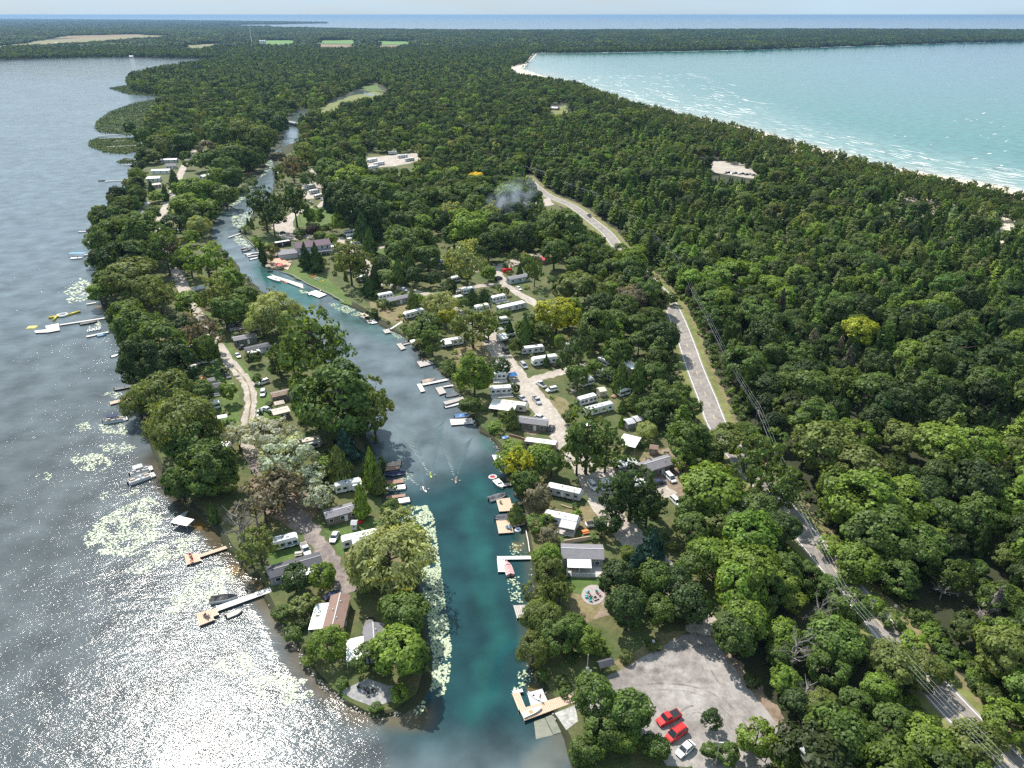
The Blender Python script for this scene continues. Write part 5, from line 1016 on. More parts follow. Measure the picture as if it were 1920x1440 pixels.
for px, py, rz, m_, lb in [(1102, 1112, .5, M_turq, 'turquoise chair left of the fire pit top'), (1119, 1110, -.4, M_turq, 'turquoise chair right above the fire pit'), (1099, 1120, 1.6, M_turq, 'turquoise chair at the left rim of the stone patio'), (1107, 1127, 2.6, M_turq, 'turquoise chair at the lower rim of the stone patio'), (1124, 1116, -1.2, M_pink, 'pink chair at the fire pit'), (1105, 1117, 1.2, M_pink, 'pink chair beside the left turquoise one'),
        (357, 1041, .3, M_red, 'upper red chair on the dock head'), (360, 1053, 2.8, M_red, 'lower red chair on the dock head'), (384, 1155, 1.0, M_dgrey, 'left dark chair on the lakeside dock head'), (391, 1157, -.6, M_dgrey, 'right dark chair on the lakeside dock head'), (950, 989, .4, M_lblue, 'left blue lounge chair on the wooden dock'), (956, 991, .4, M_lblue, 'right blue lounge chair on the wooden dock'),
        (672, 1289, .3, M_black, 'leftmost black chair on the gravel tip'), (686, 1293, -.5, M_black, 'middle black chair on the gravel tip'), (701, 1297, -1.4, M_black, 'rightmost black chair on the gravel tip'), (690, 1305, 2.8, M_black, 'lowest black chair on the gravel tip'), (938, 942, .2, M_lgrey, 'grey folding chair on the dock by the speedboat'), (792, 676, .2, M_wred, 'brown chair on the dock below the dark bush'), (798, 676, -.3, M_wred, 'second brown chair on the dock below the dark bush')]:
    z_ = LZ + .08 if px > 1090 or 660 < px < 710 else (.66 if px < 400 else .56); p = G(px, py, z_); chair(p.x, p.y, z_, rz, m_, lb)
patch('stone_patio', [(1112 + 22 * math.cos(a), 1119 + 19 * math.sin(a)) for a in np.arange(0, 6.28, .35)], mat('patio_stone', (.30, .25, .24), .9, scale=1.5, col2=(.42, .37, .35)), .07)
patch('gravel_tip', [(660, 1290), (690, 1276), (740, 1290), (738, 1318), (700, 1330), (670, 1318), (640, 1300)], mat('shingle', (.20, .20, .20), .95, scale=1, col2=(.36, .35, .34), bump=.05), .05)
patch('stone_path', [(1128, 1108), (1125, 1096), (1133, 1090), (1138, 1100), (1136, 1112)], mat('patio_stone', (.3, .25, .24)), .072)
fp = empty('fire_pit', G(1116, 1122, LZ + .08), .5); tag(fp, 'square stone fire pit on the round patio', 'fire pit')
for x, y, sx, sy in ((0, .55, 1.4, .3), (0, -.55, 1.4, .3), (.55, 0, .3, .8), (-.55, 0, .3, .8)): MB().box(x, y, 0, sx, sy, .35).build('stone_block', M_stone, fp)
MB().box(0, 0, 0, .8, .8, .12).build('ash', M_black, fp)
def picnic(p_, rz, m_, lb):
    o = empty('picnic_table', G(*p_, LZ), rz); tag(o, lb, 'picnic table', 'picnic tables'); MB().box(0, 0, .72, 1.9, .8, .06).build('table_top', m_, o)
    for s_ in (-1, 1):
        MB().box(0, s_ * .72, .42, 1.9, .28, .05).build('bench', m_, o)
        l_ = MB(); l_.box(s_ * .65, 0, 0, .08, 1.5, .08); l_.box(s_ * .65, .4, 0, .08, .08, .74, rx=.45); l_.box(s_ * .65, -.4, 0, .08, .08, .74, rx=-.45); l_.build('leg_frame', m_, o)
picnic((1097, 999), .3, M_orange, 'orange-brown picnic table by the white pickup'); picnic((728, 586), .2, M_wred, 'red-brown picnic table below the slate-grey mobile home'); picnic((900, 668), .5, M_dgrey, 'dark picnic table under the elm'); picnic((866, 667), .4, M_wgrey, 'weathered picnic table on dry grass'); picnic((382, 711), .1, M_orange, 'orange table beside the grey shed'); picnic((1062, 1003), 0.2, M_wgrey, 'grey picnic table near the stepping stones')
for px, py, rz, m_, lb in YARD: picnic((px, py), rz, m_, lb)
def timber_wall(pts, h, m_, lb, name='retaining_wall', cat='wall', t=.22):
    o = empty(name, G(*pts[0], LZ)); tag(o, lb, cat); o_ = o.location
    P3 = [G(x, y, LZ) - o_ for x, y in pts]
    for i, (a, b) in enumerate(zip(P3[:-1], P3[1:])):
        d = b - a; m0 = (a + b) / 2; n_ = max(1, int(d.length / 2.4))
        for k in range(n_):
            q = a + d * ((k + .5) / n_); MB().box(0, 0, -.3 if h < .6 else 0, d.length / n_ - .03, t, h + (.3 if h < .6 else 0)).build('plank', m_, o).matrix_local = Matrix.Translation(q) @ Matrix.Rotation(math.atan2(d.y, d.x), 4, 'Z')
    return o
timber_wall([(1057, 1020), (1106, 1012)], 1.3, M_wood, 'low orange wooden fence above the lakeside house', 'fence', 'fence'); timber_wall([(1052, 948), (1066, 953), (1081, 955), (1083, 948)], .5, M_yel if False else M_wood, 'yellowish timber edging of a garden corner')
timber_wall([(986, 995), (990, 1015), (993, 1036)], .35, M_wpale, 'pale timber seawall beside the swim ring'); timber_wall([(523, 508), (550, 516), (576, 532), (598, 542), (622, 553), (645, 566)], .25, M_wgrey, 'timber seawall along the lodge lawn'); timber_wall([(453, 442), (470, 455), (485, 472), (491, 485)], .25, M_wgrey, 'curved timber seawall of the lawn marina')
timber_wall([(955, 817), (975, 822), (984, 826)], .8, M_wred, 'low brown retaining wall below the taupe mobile home')
# kiosk, signs, bin
kk, L_ = root_at('notice_board', (1124, 1246), (1147, 1240), LZ + 2.2, LZ, 'roofed wooden notice board at the edge of the gravel parking lot', 'notice board')
for s_ in (-1, 1): MB().box(s_ * 1.1, 0, 0, .16, .16, 2.3).build('post', M_wred, kk)
MB().box(0, 0, .8, 2.1, .1, 1.2).build('panel', M_ltan, kk); mb = MB(); gable(mb, 3.2, 1.6, 2.3, .6, .2, .08); mb.build('roof', M_shdark, kk)
def pole(top, H_, lb, arms=1, group='utility poles', light=False, base=None, m_=None):
    p = G(*top, LZ + H_); o = empty('utility_pole', (p.x, p.y, LZ - .01)); tag(o, lb, 'utility pole', group); MB().cyl((0, 0, -.2), (0, 0, H_), .16, .11, n=8).build('shaft', m_ or M_pole, o)
    if arms:
        MB().box(0, 0, H_ - .5, 2.2, .12, .12, rz=.5).build('crossarm', m_ or M_pole, o); mb = MB()
        for x in (-1, 0, 1): mb.cyl((x * math.cos(.5), x * math.sin(.5), H_ - .38), (x * math.cos(.5), x * math.sin(.5), H_ - .1), .06, n=6)
        mb.build('insulators', M_lgrey, o); MB().cyl((.3, 0, H_ - 2.6), (.3, 0, H_ - 1.6), .22, n=8).build('transformer', M_lgrey, o)
    return p
hp = []
for t, lb in [((873, 270), 'farthest utility pole in the wood'), ((1020, 322), 'utility pole beyond the highway bend'), ((1114, 360), 'utility pole at the highway bend'), ((1204, 412), 'utility pole standing in shrubs past the bend'), ((1274, 485), 'utility pole beside the hidden highway stretch'), ((1327, 592), 'utility pole where the wires turn'), ((1422, 762), 'double utility pole above the dense woods'), ((1581, 1100), 'tall dark utility pole standing over the lower highway')]:
    hp.append(pole(t, 11, lb))
p_last = G(1960, 1500, LZ + 11); hp.append(p_last)
wr = empty('power_line', hp[0]); tag(wr, 'thin overhead wires following the highway from pole to pole', 'power line')
for a, b in zip(hp[:-1], hp[1:]):
    for off, dz in ((-1, -.1), (0, -.1), (1, -.1), (.1, -2.2)):
        o3 = Vector((math.cos(.5), math.sin(.5), 0)) * off; mb = MB(); pts = []
        for t in np.linspace(0, 1, 13): pts.append(a.lerp(b, t) + o3 + Vector((0, 0, dz - 1.4 * 4 * t * (1 - t) * min(1, (b - a).length / 70))) - hp[0])
        mb.tube(pts, .02, 4); mb.build('wire', M_alu, wr)
sp = []
for t, H_, lb in [((1103, 1227), 9, 'leaning pole with a small white sign at the launch'), ((1077, 915), 9, 'reddish pole in front of the shaded trailer'), ((967, 700), 8, 'utility pole beside the dome tent'), ((1350, 1392), 7, 'white-topped lamp pole at the lower parking edge'), ((560, 395), 8, 'thin lamp pole by the round lawn'), ((784, 278), 12, 'lattice-like pole in the wood')]:
    p = G(*t, LZ + H_); o = empty('wooden_pole', (p.x, p.y, LZ)); tag(o, lb, 'pole'); MB().cyl((0, 0, -.1), (0, 0, H_), .13, .09, n=8).build('shaft', M_wgrey if 'white' in lb else M_pole, o)
    if 'sign' in lb: MB().box(0, -.2, H_ * .52, .7, .06, .7).build('sign_panel', M_white, o)
    if 'lamp' in lb or 'lattice' in lb: MB().box(.3, 0, H_ - .1, .9, .2, .12).build('lamp_head', M_lgrey, o)
o = empty('rubbish_bin', G(1107, 1276, LZ)); tag(o, 'blue barrel bin at the foot of the leaning pole', 'bin'); MB().cyl((0, 0, 0), (0, 0, .9), .35, n=10).build('barrel', M_bblue, o); MB().cyl((0, 0, .9), (0, 0, .96), .37, n=10).build('lid', M_navy, o)
o = empty('sign', G(1106, 1268, LZ)); tag(o, 'white board sign behind the blue bin', 'sign'); MB().box(0, 0, 0, .1, .1, 1.8).build('post', M_wgrey, o); MB().box(0, -.08, 1.0, .6, .05, 1.1).build('panel', M_white, o)
for q, lb in [((1676, 1147), 'small white roadside sign in the verge'), ((1224, 1213), 'round pale sign at the top edge of the parking lot')]:
    o = empty('road_sign', G(*q, LZ), -.5); tag(o, lb, 'sign'); MB().box(0, 0, 0, .08, .08, 2.2).build('post', M_wgrey, o); MB().box(0, -.06, 1.5, .6, .04, .75).build('panel', M_white, o)
# bridge, mast, silos
ba, bb = G(533, 227, 3.0), G(560, 232, 3.0); br = empty('creek_bridge', ((ba.x + bb.x) / 2, (ba.y + bb.y) / 2, 0), math.atan2(bb.y - ba.y, bb.x - ba.x)); tag(br, 'low concrete road bridge on piers over the creek mouth', 'bridge'); LB = (bb - ba).length
MB().box(0, 0, 2.4, LB + 6, 9, .8).build('deck', M_conc, br)
for s_ in (-1, 1): MB().box(0, s_ * 4.4, 3.2, LB + 6, .2, .9).build('parapet', M_lgrey, br)
for x in (-.3, 0, .3): MB().box(x * LB, 0, -1, 1.0, 8, 3.4).build('pier', M_conc, br)
p = G(473, 86, LZ); o = empty('radio_mast', p); tag(o, 'tall white radio mast standing on the far farmland', 'mast'); MB().cyl((0, 0, 0), (0, 0, 78), 2.2, 1.5, n=8).build('shaft', M_white, o); MB().box(0, 0, 0, 34, 20, 6).build('base_building', M_white, o)
for i, x in enumerate((489.5, 493.5, 497.5)):
    p = G(x, 85, LZ); o = empty('silo', p); tag(o, ('left', 'middle', 'right')[i] + ' white silo beside the green field', 'silo', 'white silos'); MB().cyl((0, 0, 0), (0, 0, 20), 6, n=12).build('tower', M_white, o); MB().cyl((0, 0, 20), (0, 0, 23), 6.2, 1.0, n=12).build('dome', M_lgrey, o)
for i, (x, y) in enumerate([(106, 82), (207, 99), (243, 101), (247, 108), (282, 100), (365, 104), (442, 86), (522, 102)]):
    p = G(x, y, LZ); o = empty('farmhouse', p, i); tag(o, ['white farmhouse left of the far brown field', 'white barn roof on the far lake shore', 'pale cottage in the far shore trees', 'tiny white boathouse at the far waterline', 'white cottage under dark shore trees', 'cream lakeside house at the far inlet', 'farmhouse left of the radio mast', 'long white shed below the green fields'][i], 'house')
    wall_gable(13, 8, 4, 2).build('wall', M_cream, o); mb = MB(); gable(mb, 13, 8, 4, 2, .6, .3); mb.build('roof', M_lgrey, o)

# ---- stones on the banks
def rocks(line, n_, w, lb, z=.0, seed=1):
    rs = np.random.default_rng(seed); mb = MB(); L = [G(*p, 0) for p in line]
    for i in range(n_):
        k = rs.integers(len(L) - 1); p = L[k].lerp(L[k + 1], rs.uniform()); s = rs.uniform(.10, .30); c = Vector((p.x + rs.normal(0, w), p.y + rs.normal(0, w), z + rs.uniform(-.1, .5)))
        pts = [Vector((a, b, c_)).normalized() * s * rs.uniform(.7, 1.2) for a in (-1, 1) for b in (-1, 1) for c_ in (-1, 1)]
        mb.add([c + Vector((q.x, q.y, q.z * .7)) for q in pts], [(0, 1, 3, 2), (4, 6, 7, 5), (0, 4, 5, 1), (2, 3, 7, 6), (0, 2, 6, 4), (1, 5, 7, 3)])
    o = mb.build('shore_stones', M_rock); tag(o, lb, kind='stuff')
rocks([(504, 1125), (536, 1180), (583, 1256), (612, 1288), (655, 1322), (705, 1344), (758, 1334)], 420, .5, 'pale stones along the lakeward edge of the point')
rocks([(942, 858), (930, 830), (893, 796), (862, 742), (829, 702), (790, 671), (752, 628), (704, 598), (645, 565)], 520, .7, 'stones strewn along the right canal bank', seed=2)
rocks([(1046, 1352), (1022, 1292), (992, 1240), (990, 1170), (1004, 1110), (985, 985)], 200, .5, 'stones along the lower right canal bank', seed=3)
# ---- lily pads
M_lily = mat('lily_pad', (.23, .30, .16), .45, scale=1.5, col2=(.42, .47, .32), spec=.5)
def lilies(polys, lb, seed, cover=.6):
    rs = np.random.default_rng(seed); V = []; n_ = 7
    for poly, cv in polys:
        xs = [p[0] for p in poly]; ys = [p[1] for p in poly]
        P0 = [G(*p, 0) for p in poly]; x0, x1 = min(p.x for p in P0), max(p.x for p in P0); y0, y1 = min(p.y for p in P0), max(p.y for p in P0)
        r0 = .25 if y0 < 320 else .6
        N_ = int((x1 - x0) * (y1 - y0) * cv / (math.pi * r0 * r0)); N_ = min(N_, 20000)
        x = rs.uniform(x0, x1, N_); y = rs.uniform(y0, y1, N_); px, py, _ = P(x, y, 0.0); k = inpoly(px, py, poly)
        g = np.sin(x * .9 + 1.3 * np.sin(y * .55)) + np.cos(y * .8 + np.sin(x * .6)) + .6 * np.sin(x * 2.3) * np.cos(y * 2.1); k &= g > (-1.25 if cv > 2 else -.75 if cv > .45 else .1) + rs.normal(0, .35, N_)
        x, y = x[k], y[k]; r = r0 * rs.uniform(.55, 1.25, len(x)); th = rs.uniform(0, 6.28, len(x)); zz = rs.uniform(.03, .07, len(x)); tx = rs.normal(0, .05, len(x)); ty = rs.normal(0, .05, len(x))
        a = th[:, None] + np.arange(n_)[None] * 5.7 / (n_ - 1); vx = x[:, None] + np.cos(a) * r[:, None]; vy = y[:, None] + np.sin(a) * r[:, None]
        vz = zz[:, None] + tx[:, None] * (vx - x[:, None]) + ty[:, None] * (vy - y[:, None])
        V.append(np.stack([vx, vy, vz], 2).reshape(-1, 3))
    V = np.concatenate(V); me = mesh_np('lily_pads', V, np.arange(len(V)), n_); me.materials.append(M_lily); tag(link('lily_pads', me), lb, kind='stuff')
lilies([([(750, 980), (772, 950), (800, 948), (814, 972), (822, 1040), (828, 1080), (838, 1150), (846, 1215), (842, 1280), (828, 1308), (806, 1300), (812, 1240), (802, 1160), (792, 1100), (772, 1040)], 2.1)], 'bright belt of lily pads along the left bank of the canal', 1)
lilies([([(155, 1005), (185, 975), (230, 950), (280, 930), (298, 945), (306, 1000), (285, 1030), (240, 1045), (190, 1040), (165, 1030)], 1.0), ([(232, 1072), (290, 1030), (340, 1008), (372, 1008), (368, 1030), (320, 1050), (270, 1078)], .8), ([(305, 1148), (325, 1110), (372, 1072), (415, 1060), (442, 1085), (430, 1108), (392, 1130), (345, 1155)], .9),
        ([(130, 862), (150, 850), (195, 850), (215, 868), (190, 885), (150, 882)], .9), ([(185, 835), (230, 828), (260, 840), (230, 852), (195, 848)], .5), ([(180, 798), (215, 792), (245, 800), (235, 815), (195, 812)], .9), ([(140, 798), (165, 791), (175, 805), (150, 810)], .8), ([(188, 742), (205, 734), (235, 738), (215, 748)], .7), ([(66, 894), (85, 884), (102, 893), (84, 904)], .9), ([(178, 928), (200, 922), (204, 936), (190, 940)], .5), ([(218, 925), (260, 915), (268, 930), (235, 932)], .5)], 'wide mats of lily pads on the sheltered lake water', 2)
lilies([([(400, 1250), (425, 1222), (465, 1225), (480, 1255), (440, 1270)], .9), ([(470, 1275), (520, 1262), (575, 1275), (590, 1305), (540, 1322), (480, 1305)], 1.0), ([(560, 1220), (600, 1225), (590, 1240)], .3), ([(490, 1230), (515, 1215), (540, 1230), (510, 1240)], .3)], 'lily pads off the end of the point', 3)
lilies([([(615, 568), (650, 572), (680, 585), (690, 596), (660, 592), (630, 580)], 1.0), ([(560, 540), (580, 545), (575, 552), (556, 547)], .9), ([(432, 408), (455, 398), (476, 396), (470, 425), (440, 428)], 1.1), ([(436, 445), (456, 440), (470, 458), (462, 470), (448, 462)], 1.0), ([(408, 398), (440, 372), (462, 352), (478, 340), (482, 348), (455, 376), (425, 396), (410, 404)], .9), ([(484, 325), (500, 305), (515, 292), (520, 298), (505, 320), (488, 335)], .9), ([(740, 615), (765, 640), (752, 642), (730, 622)], .5),
        ([(120, 548), (150, 522), (175, 530), (170, 560), (130, 570)], 1.0), ([(165, 605), (185, 600), (190, 612), (168, 616)], .8)], 'pale floating leaves in the upper canal and by the lake docks', 4)
lilies([([(955, 1020), (985, 1018), (985, 1040), (958, 1045)], .5), ([(948, 1085), (972, 1078), (980, 1130), (958, 1128)], .6), ([(970, 1262), (990, 1255), (1000, 1290), (975, 1290)], .6), ([(958, 1292), (972, 1286), (975, 1298), (960, 1300)], .6), ([(725, 950), (745, 975), (760, 1000), (745, 1000)], .5), ([(735, 893), (770, 885), (775, 897), (745, 905)], .7), ([(930, 870), (948, 880), (950, 895), (938, 890)], .3), ([(770, 1310), (800, 1312), (790, 1345), (768, 1340)], .5)], 'loose lily pads around the canal docks', 5)
# ---- reeds of the marsh
def reeds(poly, lb, seed, n_=26000, h=.75, c1=(.075, .115, .022)):
    rs = np.random.default_rng(seed); P0 = [G(*p, 0) for p in poly]; x0, x1 = min(p.x for p in P0), max(p.x for p in P0); y0, y1 = min(p.y for p in P0), max(p.y for p in P0)
    x = rs.uniform(x0, x1, n_); y = rs.uniform(y0, y1, n_); px, py, _ = P(x, y, 0.0)
    d = dpoly(px, py, list(poly) + [poly[0]]); k = inpoly(px, py, poly) & (d > rs.uniform(0, 5, n_)); x, y = x[k], y[k]; m_ = len(x); th = rs.uniform(0, 3.14, m_); w = rs.uniform(.7, 1.5, m_); hh = h * rs.uniform(.6, 1.3, m_)
    dx, dy = np.cos(th) * w, np.sin(th) * w; lx, ly = rs.normal(0, 1.3, (2, m_))
    v = np.stack([np.stack([x - dx, y - dy, -.1 + 0 * x], 1), np.stack([x + dx, y + dy, -.1 + 0 * x], 1), np.stack([x + lx, y + ly, hh], 1)], 1).reshape(-1, 3)
    me = mesh_np('reeds', v, np.arange(len(v)), 3); me.materials.append(mat('reeds', c1, .9, scale=.01, col2=(.13, .17, .045))); tag(link('reeds', me), lb, kind='stuff')
reeds([(180, 226), (205, 208), (250, 192), (305, 182), (308, 190), (298, 205), (284, 228), (275, 248), (240, 256), (185, 250), (176, 240)], 'green reed bed in the shallow lake before the marsh trees', 1, 60000)
reeds([(168, 262), (185, 258), (262, 258), (262, 285), (235, 290), (200, 288), (165, 275)], 'second reed bed crossed by long docks', 2, 26000)
reeds([(217, 303), (235, 297), (262, 298), (262, 306), (225, 307)], 'small reed island beside a dock', 3, 4000)
reeds([(200, 165), (235, 159), (268, 172), (308, 178), (300, 182), (240, 178)], 'low reeds along the wooded cape', 4, 40000, 1.0)
reeds([(50, 108), (200, 106), (200, 110), (60, 111)], 'thin reed line at the far lake shore', 5, 20000, 1.2)
# ---- surf on the bay
def surf():
    rs = np.random.default_rng(9); SH = [(1003, 101), (985, 119), (976, 129), (1010, 142), (1040, 151), (1083, 162), (1140, 181), (1207, 201), (1280, 219), (1380, 237), (1433, 251), (1500, 271), (1563, 286), (1657, 314), (1770, 333), (1873, 351), (1960, 373)]
    S3 = np.array([G(*p, 0)[:2] for p in SH]); mb_v = []; mb_f = []
    def foam(c, d, L, w):
        n_ = max(4, int(L / 4)); nr = np.array([-d[1], d[0]]); k = len(mb_v); ph = rs.uniform(0, 6)
        for i in range(n_ + 1):
            t = i / n_; e = math.sin(math.pi * t) ** .6; q = c + d * (t - .5) * L + nr * math.sin(t * 4 + ph) * L * .05
            a = w * e * rs.uniform(.4, 1.3); b = w * e * rs.uniform(.1, .7)
            mb_v.append((*(q + nr * a), .14)); mb_v.append((*(q - nr * b), .14))
        for i in range(n_): mb_f.append((k + 2 * i, k + 2 * i + 1, k + 2 * i + 3, k + 2 * i + 2))
    segs = [(a, b) for a, b in zip(S3[:-1], S3[1:])]
    for i in range(1000):
        t = rs.uniform() ** 1.0; px = 985 + 960 * t; j = np.searchsorted([p[0] for p in SH[3:]], px) + 2; j = min(max(j, 3), len(SH) - 2)
        a, b = S3[j], S3[j + 1]; d = (b - a) / np.hypot(*(b - a)); far_ = px < 1260
        if rs.uniform() > (1.0 if far_ else .38): continue
        nrm = np.array([-d[1], d[0]]); nrm = nrm if nrm[0] > 0 else -nrm
        u = rs.uniform(); off = (rs.uniform() ** 1.3) * (340 * max(0, (1260 - px) / 280) + 120) if far_ else (rs.uniform() ** 1.6) * 95
        if off < 8: off = 8
        c = a + (b - a) * u + nrm * off
        dd = np.array([math.cos(rs.normal(0, .05)) * d[0] - math.sin(.1) * d[1], d[1]]); dd /= np.hypot(*dd)
        foam(c, dd, rs.uniform(10, 46) if far_ else rs.uniform(8, 30), rs.uniform(.7, 2.3) if far_ else rs.uniform(.5, 1.5))
    for a, b in segs:
        L = np.hypot(*(b - a)); d = (b - a) / L; nr = np.array([-d[1], d[0]]); nr = nr if nr[0] > 0 else -nr
        for k in range(int(L / 22)): foam(a + d * (k + .5) * 22 + nr * rs.uniform(3, 7), d, 26, 1.0 if a[1] < 1400 else 2.4)
    for i in range(120):
        px, py = rs.uniform(1060, 1900), rs.uniform(110, 330); c = np.array(G(px, py, 0)[:2])
        if py < 118 + (px - 1060) * .24: foam(c, np.array([.8, .6]), rs.uniform(6, 18), rs.uniform(.5, 1.6))
    for i in range(130):
        px = rs.uniform(1005, 1920); py = np.interp(px, [1003, 1100, 1280, 1400, 1500, 1640, 1780, 1920], [99.4, 99.6, 96.6, 94, 90.6, 85.6, 81, 78]); foam(np.array(G(px, py, 0)[:2]), np.array([1.0, .08]), rs.uniform(20, 90), rs.uniform(3, 8) * (1 if rs.uniform() < .5 else .3))
    me = bpy.data.meshes.new('surf'); me.from_pydata(mb_v, [], mb_f); me.materials.append(mat('foam', (.80, .82, .80), .9, var=.05)); tag(link('surf', me), 'broken white surf rolling onto the sandy bay beach', kind='stuff')
surf()
# ---- wakes behind the kayaks: low curved ridges of water
def wake(p_, a_, lb, n_=11, spread=.36, seed=0):
    rs = np.random.default_rng(seed); c = G(*p_, 0); f = Vector((-math.cos(a_), -math.sin(a_), 0)); s = Vector((-f.y, f.x, 0)); mb = MB()
    n_ = n_ * 2
    for side in (-1, 1):
        for k in range(n_):
            d0 = 1.2 + (k + rs.uniform(-.3, .3)) * 1.15; pts = []; t_a = rs.uniform(.12, .5)
            for t in np.linspace(t_a, 1, 9):
                pts.append(c + f * (d0 + t * t * d0 * .35) + s * side * (t * (.4 + d0 * spread)) + s * .12 * math.sin(k * 2.1 + 5 * t))
            w = .2; hh = .045 * (1 - k / n_ * .75)
            for i, q in enumerate(pts):
                e = math.sin(math.pi * (i + .5) / 9.5); dd = (pts[min(i + 1, 8)] - pts[max(i - 1, 0)]).normalized(); nn = Vector((-dd.y, dd.x, 0)); j = len(mb.v)
                mb.v += [tuple(q + nn * w * e + Vector((0, 0, .004))), tuple(q + Vector((0, 0, hh * e + .006))), tuple(q - nn * w * e + Vector((0, 0, .004)))]
                if i: mb.f += [(j - 3, j - 2, j + 1, j), (j - 2, j - 1, j + 2, j + 1)]
    o = mb.build('wake', WM2, None, True); tag(o, lb, kind='stuff')
WM2 = mat('wake_water', (.020, .065, .075), .35, spec=.6, var=.1)
wake((808, 889), -1.35, 'rippled wake behind the green kayak', seed=1); wake((796, 916), -1.1, 'rippled wake behind the white kayak', 9, .42, 2); wake((855, 897), -1.5, 'rippled wake behind the tan kayak', 8, .3, 3)
# ---- camp smoke
sm = MB(); sm.box(0, 0, 0, 56, 22, 30); q = G(952, 416, LZ + 2)
SMM = bpy.data.materials.new('smoke'); SMM.use_nodes = True; n, l = SMM.node_tree.nodes, SMM.node_tree.links; n.clear()
o_ = n.new('ShaderNodeOutputMaterial'); v = n.new('ShaderNodeVolumePrincipled'); v.inputs['Color'].default_value = (.78, .88, 1, 1)
tc = n.new('ShaderNodeTexCoord'); nz = n.new('ShaderNodeTexNoise'); nz.inputs['Scale'].default_value = .14; nz.inputs['Detail'].default_value = 4; l.new(tc.outputs['Object'], nz.inputs['Vector'])
gr = n.new('ShaderNodeTexGradient'); gr.gradient_type = 'SPHERICAL'; mpp = n.new('ShaderNodeMapping'); mpp.vector_type = 'TEXTURE'; mpp.inputs['Location'].default_value = (-1, 0, 12); mpp.inputs['Rotation'].default_value = (0, -.7, 0); mpp.inputs['Scale'].default_value = (30, 12, 14)
l.new(tc.outputs['Object'], mpp.inputs['Vector']); l.new(mpp.outputs['Vector'], gr.inputs['Vector'])
mr = n.new('ShaderNodeMapRange'); mr.inputs['From Min'].default_value = .42; mr.inputs['From Max'].default_value = .70; mr.inputs['To Max'].default_value = .16; l.new(nz.outputs['Fac'], mr.inputs['Value'])
mu = n.new('ShaderNodeMath'); mu.operation = 'MULTIPLY'; l.new(mr.outputs['Result'], mu.inputs[0]); l.new(gr.outputs['Fac'], mu.inputs[1]); l.new(mu.outputs[0], v.inputs['Density']); l.new(v.outputs['Volume'], o_.inputs['Volume'])
so = sm.build('smoke', SMM); so.location = q; tag(so, 'thin bluish campfire smoke drifting over the trees', kind='stuff')

# ------------------------------------------------------------------ trees
def leaf_mat(name, trans=.42, rough=.55):
    m = bpy.data.materials.new(name); m.use_nodes = True
    n, l = m.node_tree.nodes, m.node_tree.links; n.clear()
    o_ = n.new('ShaderNodeOutputMaterial')
    at = n.new('ShaderNodeAttribute'); at.attribute_type = 'INSTANCER'; at.attribute_name = 'tint'
    g = n.new('ShaderNodeNewGeometry')
    mr = n.new('ShaderNodeMapRange'); mr.inputs['To Min'].default_value = .62; mr.inputs['To Max'].default_value = 1.42
    l.new(g.outputs['Random Per Island'], mr.inputs['Value'])
    tc = n.new('ShaderNodeTexCoord'); nz = n.new('ShaderNodeTexNoise'); nz.inputs['Scale'].default_value = 4.5; nz.inputs['Detail'].default_value = 1
    l.new(tc.outputs['Object'], nz.inputs['Vector'])
    m2 = n.new('ShaderNodeMapRange'); m2.inputs['From Min'].default_value = .3; m2.inputs['From Max'].default_value = .7; m2.inputs['To Min'].default_value = .72; m2.inputs['To Max'].default_value = 1.3
    l.new(nz.outputs['Fac'], m2.inputs['Value'])
    mu = n.new('ShaderNodeMath'); mu.operation = 'MULTIPLY'; l.new(mr.outputs['Result'], mu.inputs[0]); l.new(m2.outputs['Result'], mu.inputs[1])
    vs = n.new('ShaderNodeVectorMath'); vs.operation = 'SCALE'; l.new(at.outputs['Color'], vs.inputs[0]); l.new(mu.outputs[0], vs.inputs['Scale'])
    d = n.new('ShaderNodeBsdfDiffuse'); t = n.new('ShaderNodeBsdfTranslucent'); gl = n.new('ShaderNodeBsdfGlossy'); gl.inputs['Roughness'].default_value = rough
    gl.inputs['Color'].default_value = (.8, .85, .8, 1)
    v2 = n.new('ShaderNodeVectorMath'); v2.operation = 'MULTIPLY'; v2.inputs[1].default_value = (1.5, 1.35, .55); l.new(vs.outputs[0], v2.inputs[0])
    l.new(vs.outputs[0], d.inputs['Color']); l.new(v2.outputs[0], t.inputs['Color'])
    mx = n.new('ShaderNodeMixShader'); mx.inputs[0].default_value = trans; l.new(d.outputs[0], mx.inputs[1]); l.new(t.outputs[0], mx.inputs[2])
    mg = n.new('ShaderNodeMixShader'); mg.inputs[0].default_value = .02; l.new(mx.outputs[0], mg.inputs[1]); l.new(gl.outputs[0], mg.inputs[2])
    l.new(mg.outputs[0], o_.inputs['Surface'])
    return m
M_leaf = leaf_mat('leaves')
M_needle = leaf_mat('needles', .12)
M_bark = mat('bark', (.075, .060, .048), .95, 0, scale=6, var=.25)
M_dead = mat('dead_wood', (.26, .235, .215), .95, 0, scale=6, var=.2)

